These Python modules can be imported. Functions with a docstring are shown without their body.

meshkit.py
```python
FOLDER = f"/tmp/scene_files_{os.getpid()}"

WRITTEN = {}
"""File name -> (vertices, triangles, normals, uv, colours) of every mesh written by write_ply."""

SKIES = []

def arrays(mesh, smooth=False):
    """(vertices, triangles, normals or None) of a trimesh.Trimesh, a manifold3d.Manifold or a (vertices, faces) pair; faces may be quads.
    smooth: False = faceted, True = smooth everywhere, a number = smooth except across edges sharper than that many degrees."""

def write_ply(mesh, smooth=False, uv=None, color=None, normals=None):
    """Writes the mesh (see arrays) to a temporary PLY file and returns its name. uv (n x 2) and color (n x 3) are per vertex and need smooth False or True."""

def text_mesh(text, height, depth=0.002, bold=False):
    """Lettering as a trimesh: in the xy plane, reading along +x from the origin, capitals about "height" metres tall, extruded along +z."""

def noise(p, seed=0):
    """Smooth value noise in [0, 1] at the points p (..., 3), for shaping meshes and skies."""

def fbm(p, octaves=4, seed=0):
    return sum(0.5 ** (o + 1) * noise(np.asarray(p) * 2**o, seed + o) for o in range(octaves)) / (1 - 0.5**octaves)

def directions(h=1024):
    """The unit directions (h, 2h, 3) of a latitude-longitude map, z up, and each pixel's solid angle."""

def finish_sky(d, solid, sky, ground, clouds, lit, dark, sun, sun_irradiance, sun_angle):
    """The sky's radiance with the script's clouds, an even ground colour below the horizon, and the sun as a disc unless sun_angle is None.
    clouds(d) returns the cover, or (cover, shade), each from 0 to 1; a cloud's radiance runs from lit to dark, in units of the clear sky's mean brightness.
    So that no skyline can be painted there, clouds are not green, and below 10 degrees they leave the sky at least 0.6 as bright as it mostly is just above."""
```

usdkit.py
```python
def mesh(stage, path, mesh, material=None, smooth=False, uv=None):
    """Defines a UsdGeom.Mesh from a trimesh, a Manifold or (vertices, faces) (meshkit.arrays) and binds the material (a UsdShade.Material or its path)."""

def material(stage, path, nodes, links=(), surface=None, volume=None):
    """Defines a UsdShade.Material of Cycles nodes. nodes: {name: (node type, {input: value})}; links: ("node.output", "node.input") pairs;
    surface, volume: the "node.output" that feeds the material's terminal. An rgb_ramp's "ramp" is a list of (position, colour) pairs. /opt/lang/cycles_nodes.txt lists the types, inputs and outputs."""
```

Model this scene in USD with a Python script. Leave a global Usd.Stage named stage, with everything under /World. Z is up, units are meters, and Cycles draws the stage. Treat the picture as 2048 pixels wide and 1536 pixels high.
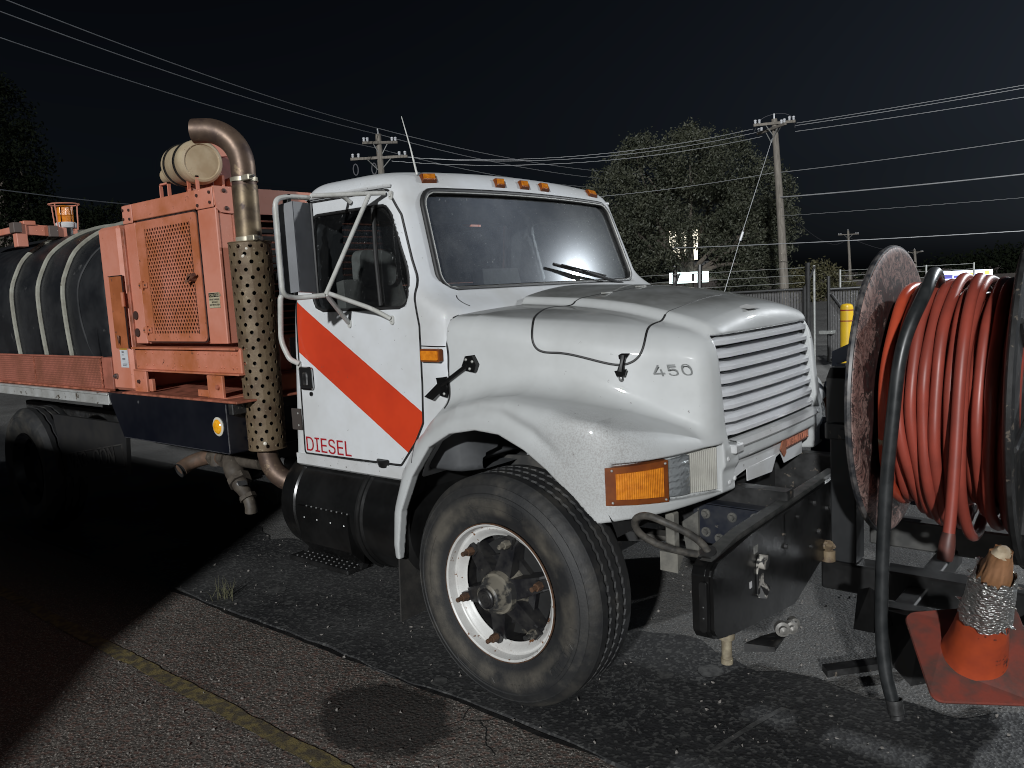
import math, random
import numpy as np
import trimesh
import shapely
from shapely.geometry import Polygon, Point, LineString
from shapely import affinity
import usdkit, meshkit
from pxr import Usd, UsdGeom, UsdLux, UsdShade, Gf, Sdf, Vt

stage = Usd.Stage.CreateInMemory()
UsdGeom.SetStageUpAxis(stage, 'Z'); UsdGeom.SetStageMetersPerUnit(stage, 1.0)
world = UsdGeom.Xform.Define(stage, '/World'); stage.SetDefaultPrim(world.GetPrim())
UsdGeom.Scope.Define(stage, '/World/Looks')

# ---------------------------------------------------------------- camera
CAM = np.array([2.2258, -2.5006, 1.7944])
RIGHT = np.array([0.7699, 0.6360, -0.0528]); UP = np.array([-0.0352, 0.1251, 0.9915]); FWD = np.array([-0.6372, 0.7615, -0.1181])
def orth():
    f = FWD / np.linalg.norm(FWD); r = RIGHT - f * (RIGHT @ f); r /= np.linalg.norm(r); u = np.cross(r, f)
    return r, u, f
RIGHT, UP, FWD = orth()
cam = UsdGeom.Camera.Define(stage, '/World/camera')
M = Gf.Matrix4d(*RIGHT, 0, *UP, 0, *(-FWD), 0, *CAM, 1)
cam.AddTransformOp().Set(M)
cam.CreateHorizontalApertureAttr(36.0); cam.CreateVerticalApertureAttr(27.0)
cam.CreateFocalLengthAttr(36.0 * 1632.4 / 2048); cam.CreateClippingRangeAttr((0.05, 2000.0))
cam.CreateExposureAttr(0.0)
LAMP_I = 2400.0

# ---------------------------------------------------------------- sky and lights (night: a floodlit yard)
L1 = np.array([0.42, -0.907, 0.0]); L1 /= np.linalg.norm(L1); EL1 = math.radians(19)
L1 = np.array([L1[0] * math.cos(EL1), L1[1] * math.cos(EL1), math.sin(EL1)])
dome = UsdLux.DomeLight.Define(stage, '/World/sky')
sky = usdkit.material(stage, '/World/Looks/sky_look', {
    's': ('sky_texture', {'sky_type': 'single_scattering', 'sun_disc': False, 'sun_elevation': math.radians(32), 'sun_rotation': math.radians(36), 'air_density': 1.0, 'aerosol_density': 2.2}),
    'h': ('mix_color', {'blend_type': 'multiply', 'fac': 1.0, 'b': (.74, .92, 1.22)}),
    'ds': ('hsv', {'hue': .5, 'saturation': .12, 'value': 1.0, 'fac': 1.0}), 'gm': ('gamma', {'gamma': 2.4}), 'b': ('background_shader', {'strength': 0.00016})}, [('s.color', 'ds.color'), ('ds.color', 'gm.color'), ('gm.color', 'h.a'), ('h.result', 'b.color')], surface='b.background')
UsdShade.MaterialBindingAPI.Apply(dome.GetPrim()).Bind(sky)
dome.GetPrim().SetCustomDataByKey('kind', 'structure')

def aim(light, d):
    z = np.asarray(d, float) / np.linalg.norm(d); x = np.cross([0, 0, 1], z); x /= np.linalg.norm(x); y = np.cross(z, x)
    return Gf.Matrix4d(*x, 0, *y, 0, *z, 0, 0, 0, 0, 1)
sun = UsdLux.DistantLight.Define(stage, '/World/yard_flood_key')
sun.CreateIntensityAttr(0.75); sun.CreateAngleAttr(1.6); sun.CreateNormalizeAttr(True); sun.CreateColorAttr(Gf.Vec3f(0.97, 0.99, 1.0))
sun.AddTransformOp().Set(aim(sun, L1))

# ---------------------------------------------------------------- helpers
used = {}
def uniq(parent, name):
    key = (parent, name); n = used.get(key, 0); used[key] = n + 1
    return f'{parent}/{name}' if n == 0 else f'{parent}/{name}_{n:03d}'
LOOKS = '/World/Looks/'
def cat(*ms):
    ms = [m for m in ms if m is not None]
    vs, fs, n = [], [], 0
    for m in ms:
        v, f = (np.asarray(m.vertices), np.asarray(m.faces)) if hasattr(m, 'faces') else m
        f = np.asarray(f)
        if f.shape[1] == 4: f = np.vstack([f[:, [0, 1, 2]], f[:, [0, 2, 3]]])
        vs.append(np.asarray(v, float)); fs.append(f + n); n += len(v)
    return trimesh.Trimesh(np.vstack(vs), np.vstack(fs), process=False)
class Thing:
    def __init__(s, name, base, label, category, group=None, kind=None):
        s.base = np.array(base, float); s.path = uniq('/World', name)
        x = UsdGeom.Xform.Define(stage, s.path); x.AddTranslateOp().Set(Gf.Vec3d(*map(float, s.base)))
        p = x.GetPrim(); s.prim = p
        if label: p.SetCustomDataByKey('label', label)
        if category: p.SetCustomDataByKey('category', category)
        if group: p.SetCustomDataByKey('group', group)
        if kind: p.SetCustomDataByKey('kind', kind)
    def add(s, name, mesh, mat, parent=None, smooth=30, label=None, normals=None, kind=None):
        path = uniq(parent or s.path, name)
        if isinstance(mesh, (list, tuple)) and not isinstance(mesh[0], np.ndarray): mesh = cat(*mesh)
        if normals is None:
            v, f, n = meshkit.arrays(mesh, smooth)
        else: v, f, n = np.asarray(mesh[0]), np.asarray(mesh[1]), normals
        put(path, v - s.base, f, n, mat)
        pr = stage.GetPrimAtPath(path)
        if label: pr.SetCustomDataByKey('label', label)
        if kind: pr.SetCustomDataByKey('kind', kind)
        return path
def put(path, v, f, n, mat):
    f = np.asarray(f); v = np.asarray(v); u = np.unique(f)
    if len(u) != len(v):
        m = np.zeros(len(v), np.int64); m[u] = np.arange(len(u)); f = m[f]; v = v[u]; n = None if n is None else np.asarray(n)[u]
    m = UsdGeom.Mesh.Define(stage, path)
    m.CreatePointsAttr(Vt.Vec3fArray.FromNumpy(np.ascontiguousarray(v, np.float32)))
    f = np.asarray(f)
    m.CreateFaceVertexCountsAttr(Vt.IntArray.FromNumpy(np.full(len(f), f.shape[1], np.int32)))
    m.CreateFaceVertexIndicesAttr(Vt.IntArray.FromNumpy(np.ascontiguousarray(f, np.int32).ravel()))
    m.CreateSubdivisionSchemeAttr('none')
    if n is not None:
        m.CreateNormalsAttr(Vt.Vec3fArray.FromNumpy(np.ascontiguousarray(n, np.float32))); m.SetNormalsInterpolation('vertex')
    UsdShade.MaterialBindingAPI.Apply(m.GetPrim()).Bind(mat)
    return m
def single(name, mesh, mat, label=None, category=None, group=None, kind=None, smooth=30):
    path = uniq('/World', name)
    if isinstance(mesh, (list, tuple)) and not isinstance(mesh[0], np.ndarray): mesh = cat(*mesh)
    v, f, n = meshkit.arrays(mesh, smooth)
    put(path, v, f, n, mat); p = stage.GetPrimAtPath(path)
    for k, t in (('label', label), ('category', category), ('group', group), ('kind', kind)):
        if t: p.SetCustomDataByKey(k, t)
    return p
# shapes -----------------------------------------------------------
def box(lo, hi, bev=0.0):
    lo, hi = np.minimum(lo, hi).astype(float), np.maximum(lo, hi).astype(float)
    if bev <= 0:
        m = trimesh.creation.box(hi - lo); m.apply_translation((lo + hi) / 2); return m
    b = min(bev, 0.49 * (hi - lo).min()); pts = []
    for sx in (0, 1):
        for sy in (0, 1):
            for sz in (0, 1):
                c = np.where([sx, sy, sz], hi, lo); d = np.where([sx, sy, sz], -b, b)
                for k in range(3):
                    q = c + d; q[k] = c[k]; pts.append(q)
    return trimesh.convex.convex_hull(np.array(pts))
def hull(pts): return trimesh.convex.convex_hull(np.asarray(pts, float))
def frame_of(t):
    t = np.asarray(t, float) / np.linalg.norm(t)
    a = np.cross(t, [0, 0, 1.0]) if abs(t[2]) < 0.9 else np.cross(t, [1.0, 0, 0]); a /= np.linalg.norm(a)
    return t, a, np.cross(t, a)
def cyl(a, b, r, r2=None, n=20, caps=True):
    a, b = np.asarray(a, float), np.asarray(b, float); t, u, w = frame_of(b - a); r2 = r if r2 is None else r2
    th = np.arange(n) * 2 * np.pi / n; c = np.cos(th)[:, None] * u + np.sin(th)[:, None] * w
    v = np.vstack([a + r * c, b + r2 * c]); i = np.arange(n); j = (i + 1) % n
    f = np.vstack([np.stack([i, j, j + n], 1), np.stack([i, j + n, i + n], 1)])
    if caps:
        v = np.vstack([v, a + r * c, b + r2 * c, [a], [b]])
        f = np.vstack([f, np.stack([j + 2 * n, i + 2 * n, np.full(n, 4 * n)], 1), np.stack([i + 3 * n, j + 3 * n, np.full(n, 4 * n + 1)], 1)])
    m = trimesh.Trimesh(v, f, process=False)
    if np.dot(np.cross(v[f[0, 1]] - v[f[0, 0]], v[f[0, 2]] - v[f[0, 0]]), c[0]) < 0: m.invert()
    return m
def tube(pts, r, n=10, closed=False, caps=True):
    p = np.asarray(pts, float); N = len(p); r = np.broadcast_to(r, (N,)).astype(float)
    t = (np.roll(p, -1, 0) - np.roll(p, 1, 0)) if closed else np.gradient(p, axis=0)
    t /= np.linalg.norm(t, axis=1, keepdims=True) + 1e-12
    _, a, _ = frame_of(t[0]); A = np.zeros_like(p)
    for k in range(N):
        a = a - t[k] * (a @ t[k]); a /= np.linalg.norm(a) + 1e-12; A[k] = a
    B = np.cross(t, A); th = np.arange(n) * 2 * np.pi / n
    if closed:   # untwist
        e = A[-1] - t[0] * (A[-1] @ t[0]); e /= np.linalg.norm(e); ang = math.atan2(e @ B[0], e @ A[0])
        for k in range(N):
            s = -ang * k / (N - 1); A[k], B[k] = A[k] * math.cos(s) + B[k] * math.sin(s), B[k] * math.cos(s) - A[k] * math.sin(s)
    v = (p[:, None] + r[:, None, None] * (np.cos(th)[None, :, None] * A[:, None] + np.sin(th)[None, :, None] * B[:, None])).reshape(-1, 3)
    K = N if closed else N - 1; i, j = np.meshgrid(np.arange(K), np.arange(n), indexing='ij'); i2 = (i + 1) % N
    q = np.stack([i * n + j, i * n + (j + 1) % n, i2 * n + (j + 1) % n, i2 * n + j], -1).reshape(-1, 4)
    f = np.vstack([q[:, [0, 1, 2]], q[:, [0, 2, 3]]])
    if caps and not closed:
        k = np.arange(n); j = (k + 1) % n; o = len(v)
        v = np.vstack([v, v[:n], v[o - n:o], [p[0]], [p[-1]]])
        f = np.vstack([f, np.stack([o + j, o + k, np.full(n, o + 2 * n)], 1), np.stack([o + n + k, o + n + j, np.full(n, o + 2 * n + 1)], 1)])
    return trimesh.Trimesh(v, f, process=False)
def smooth_path(pts, n=40, closed=False):
    from scipy.interpolate import CubicSpline
    p = np.asarray(pts, float)
    if closed: p = np.vstack([p, p[:1]])
    d = np.r_[0, np.cumsum(np.linalg.norm(np.diff(p, axis=0), axis=1))]
    s = CubicSpline(d, p, bc_type='periodic' if closed else 'not-a-knot' if len(p) > 3 else 'natural')
    return s(np.linspace(0, d[-1], n + closed)[:n] if closed else np.linspace(0, d[-1], n))
def round_path(pts, rad=0.03, seg=5):
    p = np.asarray(pts, float); out = [p[0]]
    for k in range(1, len(p) - 1):
        a, b = p[k - 1] - p[k], p[k + 1] - p[k]; la, lb = np.linalg.norm(a), np.linalg.norm(b); r = min(rad, la * .45, lb * .45)
        s, e = p[k] + a / la * r, p[k] + b / lb * r
        for t in np.linspace(0, 1, seg + 1): out.append((1 - t) ** 2 * s + 2 * t * (1 - t) * p[k] + t * t * e)
    out.append(p[-1]); return np.array(out)
def lathe(prof, a, b, n=48, closed=False):
    """prof: (distance along the axis from a, radius) pairs; axis from a towards b."""
    a = np.asarray(a, float); t, u, w = frame_of(np.asarray(b, float) - a); th = np.arange(n) * 2 * np.pi / n
    c = np.cos(th)[:, None] * u + np.sin(th)[:, None] * w; P = np.asarray(prof, float); N = len(P)
    v = (a + P[:, 0][:, None, None] * t + P[:, 1][:, None, None] * c[None]).reshape(-1, 3)
    K = N if closed else N - 1; i, j = np.meshgrid(np.arange(K), np.arange(n), indexing='ij'); i2 = (i + 1) % N
    q = np.stack([i * n + j, i2 * n + j, i2 * n + (j + 1) % n, i * n + (j + 1) % n], -1).reshape(-1, 4)
    return trimesh.Trimesh(v, np.vstack([q[:, [0, 1, 2]], q[:, [0, 2, 3]]]), process=False)
def extrude(poly, o, ux, uy, depth, centre=False):
    """a shapely polygon (or point list) in the plane o + x ux + y uy, given a depth along ux x uy."""
    poly = poly if hasattr(poly, 'exterior') else Polygon(poly)
    poly = shapely.geometry.polygon.orient(poly)
    m = trimesh.creation.extrude_polygon(poly, depth, engine='earcut')
    ux, uy = np.asarray(ux, float), np.asarray(uy, float); ux, uy = ux / np.linalg.norm(ux), uy / np.linalg.norm(uy); nz = np.cross(ux, uy)
    v = np.asarray(m.vertices); z = v[:, 2] - (depth / 2 if centre else 0)
    return trimesh.Trimesh(np.asarray(o, float) + v[:, :1] * ux + v[:, 1:2] * uy + z[:, None] * nz, m.faces, process=False)
def rrect(x0, y0, x1, y1, r, seg=5):
    b = shapely.box(min(x0, x1), min(y0, y1), max(x0, x1), max(y0, y1)); return b.buffer(-r).buffer(r, quad_segs=seg)
def bolt(p, nrm, r=0.012, h=0.01, n=6):
    p = np.asarray(p, float); t = np.asarray(nrm, float) / np.linalg.norm(nrm); return cyl(p - t * 0.002, p + t * h, r, r * .9, n)
def dome_bolt(p, nrm, r=0.01, h=0.006, n=10):
    p = np.asarray(p, float); t = np.asarray(nrm, float) / np.linalg.norm(nrm)
    return lathe([(-.002, r), (h * .5, r * .9), (h * .9, r * .5), (h, 1e-5)], p, p + t, n)
def text(s, height, o, ux, uy, depth=0.0015, bold=False, stretch=1.0):
    m = meshkit.text_mesh(s, height, depth, bold); ux, uy = np.asarray(ux, float), np.asarray(uy, float)
    ux, uy = ux / np.linalg.norm(ux), uy / np.linalg.norm(uy); v = np.asarray(m.vertices); nz = np.cross(ux, uy)
    return trimesh.Trimesh(np.asarray(o, float) + v[:, :1] * stretch * ux + v[:, 1:2] * uy + v[:, 2:] * nz, m.faces, process=False)

def perf_sheet(nu, nv, du, dv, r, thick=0.003, stagger=True, seg=8):
    """a perforated sheet in (u, v, w): cells with a round hole, every other row shifted by half a cell; rim walls give it thickness."""
    th = (np.arange(seg * 1) + 0.5) * 2 * np.pi / seg
    hole = np.stack([r * np.cos(th), r * np.sin(th)], 1)
    # outer ring: square points at the same angles
    k = np.maximum(np.abs(np.cos(th)), np.abs(np.sin(th))); sq = np.stack([np.cos(th) / k * du / 2, np.sin(th) / k * dv / 2], 1)
    cor = np.array([[du / 2, dv / 2], [-du / 2, dv / 2], [-du / 2, -dv / 2], [du / 2, -dv / 2]])
    ang = np.arctan2(cor[:, 1] / dv, cor[:, 0] / du) % (2 * np.pi)
    V, F, n = [], [], 0
    ring = [(t, p) for t, p in zip(np.arctan2(sq[:, 1] / dv, sq[:, 0] / du) % (2 * np.pi), sq)] + list(zip(ang, cor))
    ring.sort(key=lambda a: a[0]); rp = np.array([p for _, p in ring]); ra = np.array([t for t, _ in ring])
    hv = np.vstack([hole, hole, rp]); zz = np.r_[np.zeros(seg), np.full(seg, -thick), np.zeros(len(rp))]
    cell = np.column_stack([hv, zz]); fc = []
    hang = np.arctan2(hole[:, 1] , hole[:, 0]) % (2 * np.pi)
    near = [int(np.argmin(np.abs((hang - t + np.pi) % (2 * np.pi) - np.pi))) for t in ra]
    R = len(rp)
    for i in range(R):
        j = (i + 1) % R; fc.append((2 * seg + i, 2 * seg + j, near[j]))
        if near[i] != near[j]: fc.append((2 * seg + i, near[j], near[i]))
    for i in range(seg):
        j = (i + 1) % seg; fc += [(i, j, seg + j), (i, seg + j, seg + i)]
    fc = np.array(fc); out_v, out_f = [], []
    for b in range(nv):
        for a in range(nu):
            off = np.array([(a + (0.5 if stagger and b % 2 else 0)) * du, b * dv, 0])
            out_v.append(cell + off); out_f.append(fc + n); n += len(cell)
    return np.vstack(out_v), np.vstack(out_f)

# signed-distance bodies -------------------------------------------
def smin(a, b, k): h = np.clip(0.5 + 0.5 * (b - a) / k, 0, 1); return b + (a - b) * h - k * h * (1 - h)
def smax(a, b, k): return -smin(-a, -b, k)
def sdf_poly(x, z, P):
    P = np.asarray(P, float); d = np.full(np.shape(x), 1e9, np.float32); s = np.ones(np.shape(x), np.float32)
    for i in range(len(P)):
        a, b = P[i], P[i - 1]; e = b - a; wx, wz = x - a[0], z - a[1]
        t = np.clip((wx * e[0] + wz * e[1]) / (e @ e), 0, 1); bx, bz = wx - e[0] * t, wz - e[1] * t
        d = np.minimum(d, bx * bx + bz * bz)
        c1, c2, c3 = z >= a[1], z < b[1], e[0] * wz > e[1] * wx
        flip = (c1 & c2 & c3) | (~c1 & ~c2 & ~c3); s = np.where(flip, -s, s)
    return s * np.sqrt(d)
def surface_nets(fn, lo, hi, h, newton=2):
    ax = [np.arange(l, u + h, h) for l, u in zip(lo, hi)]
    X, Y, Z = np.meshgrid(*[a.astype(np.float32) for a in ax], indexing='ij', sparse=True)
    F = np.broadcast_to(fn(X, Y, Z), tuple(len(a) for a in ax)).astype(np.float32)
    S = F < 0; nx, ny, nz = F.shape
    C = np.zeros((nx - 1, ny - 1, nz - 1), np.uint8)
    for dx in (0, 1):
        for dy in (0, 1):
            for dz in (0, 1): C += S[dx:nx - 1 + dx, dy:ny - 1 + dy, dz:nz - 1 + dz]
    act = np.argwhere((C > 0) & (C < 8)); idx = np.full(C.shape, -1, np.int64); idx[tuple(act.T)] = np.arange(len(act))
    acc = np.zeros((len(act), 3)); cnt = np.zeros(len(act)); i0 = act
    cs = [(a, b, c) for a in (0, 1) for b in (0, 1) for c in (0, 1)]
    for p in cs:
        for k in range(3):
            if p[k]: continue
            q = list(p); q[k] = 1
            fa, fb = F[i0[:, 0] + p[0], i0[:, 1] + p[1], i0[:, 2] + p[2]], F[i0[:, 0] + q[0], i0[:, 1] + q[1], i0[:, 2] + q[2]]
            m = (fa < 0) != (fb < 0); t = np.where(m, fa / np.where(fa - fb == 0, 1, fa - fb), 0)
            pos = np.array(p, float)[None].repeat(len(act), 0); pos[:, k] = t
            acc[m] += pos[m]; cnt[m] += 1
    v = np.array([a[0] for a in ax]) + h * (act + acc / np.maximum(cnt, 1)[:, None])
    fs = []
    for k in range(3):
        a, b = (k + 1) % 3, (k + 2) % 3
        sl = [slice(1, -1)] * 3; sl[k] = slice(None, -1); s1 = list(sl); s1[k] = slice(1, None)
        full0 = S[tuple(sl)]; full1 = S[tuple(s1)]; e = np.argwhere(full0 != full1)
        g = full0[tuple(e.T)]; c = e.copy(); c[:, a] += 1; c[:, b] += 1
        def at(da, db):
            q = c.copy(); q[:, a] -= da; q[:, b] -= db; return idx[tuple(q.T)]
        quad = np.stack([at(1, 1), at(0, 1), at(0, 0), at(1, 0)], 1)
        quad[~g] = quad[~g][:, ::-1]; fs.append(quad)
    f = np.vstack(fs); f = f[(f >= 0).all(1)]
    def grad(p, e=0.0015):
        g = np.empty_like(p)
        for k in range(3):
            d = np.zeros(3); d[k] = e
            g[:, k] = (fn(*(p + d).T) - fn(*(p - d).T)) / (2 * e)
        return g
    v0 = v.copy()
    for _ in range(newton):
        g = grad(v); val = fn(*v.T); step = -(val / np.maximum((g * g).sum(1), 0.05))[:, None] * g
        l = np.linalg.norm(step, axis=1, keepdims=True); v = v + step * np.minimum(1, 0.5 * h / np.maximum(l, 1e-9))
    v = np.clip(v, v0 - h, v0 + h)
    g = grad(v, 0.003); n = g / np.maximum(np.linalg.norm(g, axis=1, keepdims=True), 1e-9)
    return v, f, n
def cast(fn, o, d, t0=0.0, t1=8.0, steps=900):
    o, d = np.asarray(o, float), np.asarray(d, float); ts = np.linspace(t0, t1, steps); p = o + ts[:, None] * d; s = fn(*p.T) < 0
    if not s.any(): return None
    k = int(np.argmax(s)); a, b = ts[max(k - 1, 0)], ts[k]
    for _ in range(30):
        m = (a + b) / 2
        if fn(*(o + m * d)[:, None])[0] < 0: b = m
        else: a = m
    return o + b * d
def grad_at(fn, p, e=0.003):
    p = np.atleast_2d(p); g = np.empty_like(p)
    for k in range(3):
        d = np.zeros(3); d[k] = e; g[:, k] = (fn(*(p + d).T) - fn(*(p - d).T)) / (2 * e)
    return g / (np.linalg.norm(g, axis=1, keepdims=True) + 1e-9)
def ribbon(P, N, w, lift=0.0012):
    """a flat strip of width w along the points P, lying on the surface with normals N."""
    P, N = np.asarray(P, float), np.asarray(N, float); t = np.gradient(P, axis=0); s = np.cross(N, t); s /= np.linalg.norm(s, axis=1, keepdims=True) + 1e-9
    w = np.broadcast_to(w, (len(P),))[:, None]
    rows = [P - s * w / 2 - N * .004, P - s * w / 2 + N * lift, P + s * w / 2 + N * lift, P + s * w / 2 - N * .004]
    v = np.stack(rows, 1).reshape(-1, 3); k = np.arange(len(P) - 1)[:, None] * 4
    q = np.vstack([k + [j, j + 4, j + 5, j + 1] for j in range(3)]); q = q[:, ::-1]
    return trimesh.Trimesh(v, np.vstack([q[:, [0, 1, 2]], q[:, [0, 2, 3]]]), process=False)
def pick(v, f, n, mask):
    f = f[mask]; u, inv = np.unique(f, return_inverse=True); return v[u], inv.reshape(f.shape), n[u]
# ---------------------------------------------------------------- materials
def C(*c): return tuple(c) if len(c) == 3 else (c[0],) * 3
_m = {}
def surf(name, c1, c2=None, scale=6.0, rough=0.5, metal=0.0, bump=0.0, bscale=60.0, ramp=(0.4, 0.62), detail=5.0, rvar=0.0, spots=None, coat=0.0, spec=0.5, dist=0.0, croug=0.06):
    """an even paint, metal, rubber ... with a second tone mottled in; spots=(colour, scale, threshold, softness) adds small specks."""
    if name in _m: return _m[name]
    c1 = C(*c1) if np.ndim(c1) else C(c1); c2 = c1 if c2 is None else (C(*c2) if np.ndim(c2) else C(c2))
    n = {'g': ('texture_coordinate', {}), 'n': ('noise_texture', {'scale': scale, 'detail': detail, 'roughness': 0.6, 'distortion': dist}),
         'r': ('rgb_ramp', {'ramp': [(ramp[0], c1), (ramp[1], c2)]}),
         'p': ('principled_bsdf', {'roughness': rough, 'metallic': metal, 'coat_weight': coat, 'coat_roughness': croug, 'specular_ior_level': spec})}
    l = [('g.object', 'n.vector'), ('n.fac', 'r.fac')]; last = 'r.color'
    if spots:
        sc, ssc, th, so = spots
        n['sn'] = ('noise_texture', {'scale': ssc, 'detail': 3.0, 'roughness': 0.7}); n['sr'] = ('map_range', {'from_min': th, 'from_max': th + so, 'to_min': 0.0, 'to_max': 1.0, 'clamp': True})
        n['sm'] = ('mix_color', {'b': C(*sc)})
        l += [('g.object', 'sn.vector'), ('sn.fac', 'sr.value'), ('sr.result', 'sm.fac'), (last, 'sm.a')]; last = 'sm.result'
    l.append((last, 'p.base_color'))
    if rvar:
        n['rv'] = ('map_range', {'from_min': 0.3, 'from_max': 0.7, 'to_min': max(rough - rvar, 0.02), 'to_max': rough + rvar, 'clamp': True}); l += [('n.fac', 'rv.value'), ('rv.result', 'p.roughness')]
    if bump:
        n['bn'] = ('noise_texture', {'scale': bscale, 'detail': 4.0, 'roughness': 0.6}); n['b'] = ('bump', {'strength': 1.0, 'distance': bump})
        l += [('g.object', 'bn.vector'), ('bn.fac', 'b.height'), ('b.normal', 'p.normal')]
    _m[name] = usdkit.material(stage, LOOKS + name, n, l, surface='p.BSDF'); return _m[name]
def emit(name, col, s):
    if name not in _m: _m[name] = usdkit.material(stage, LOOKS + name, {'e': ('emission', {'color': C(*col), 'strength': s})}, [], surface='e.emission')
    return _m[name]

white_paint = surf('white_paint', (.66, .68, .70), (.60, .62, .63), scale=3, rough=.32, rvar=.06, spec=.5, spots=((.33, .31, .28), 38, .735, .03), bump=.0002, bscale=9)
dark_rubber = surf('dark_rubber', .012, .02, scale=20, rough=.55)
black_paint = surf('black_paint', .006, .010, scale=5, rough=.28, rvar=.08, spec=.5)
black_satin = surf('black_satin', .008, .013, scale=8, rough=.42, rvar=.1, spots=((.05, .048, .045), 30, .68, .05))
black_worn = surf('black_worn', .012, .03, scale=9, rough=.5, rvar=.1, spots=((.12, .10, .08), 26, .62, .05), bump=.0006)
bare_steel = surf('bare_steel', .32, .18, scale=14, rough=.38, metal=.9, rvar=.12)
chrome = surf('chrome', .75, .6, scale=8, rough=.16, metal=1.0, rvar=.06)
galv = surf('galv', (.42, .42, .40), (.30, .30, .28), scale=25, rough=.5, metal=.3)
liner_black = surf('liner_black', .006, .012, scale=7, rough=.8, spots=((.05, .045, .035), 11, .64, .05))
# ---------------------------------------------------------------- truck body shapes (x forward, y away, z up; the truck's middle is y = YC)
from scipy.interpolate import PchipInterpolator, CubicSpline
YC = 1.12
ARCH = [(-.60, .30), (-.595, .55), (-.55, .79), (-.46, .965), (-.34, 1.11), (-.21, 1.18), (-.06, 1.207), (.07, 1.198), (.20, 1.145), (.31, 1.075), (.42, .985), (.505, .885), (.53, .83), (.55, .30)]
FLARE = [(-.66, .40), (-.665, .55), (-.645, .78), (-.58, .97), (-.47, 1.13), (-.34, 1.235), (-.2, 1.30), (-.05, 1.338), (.1, 1.35), (.3, 1.322), (.5, 1.268), (.66, 1.20), (.8, 1.135), (1.0, 1.06), (1.0, .40)]
_S = PchipInterpolator([-.6, -.33, -.1, .1, .3, .5, .65, .8], [1.03, 1.022, .980, .925, .85, .755, .665, .60])
_H = PchipInterpolator([-.6, -.25, .05, .3, .5, .65, .75, .85], [1.80, 1.785, 1.772, 1.747, 1.71, 1.672, 1.635, 1.59])
_XF = PchipInterpolator([0, .42, .6, .8, .95, 1.06, 1.12, 1.17], [.79, .785, .768, .725, .665, .585, .50, .36])
_ZB = PchipInterpolator([-.7, .5, .56, .7, .9], [.52, .875, .885, .895, .92])
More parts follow.
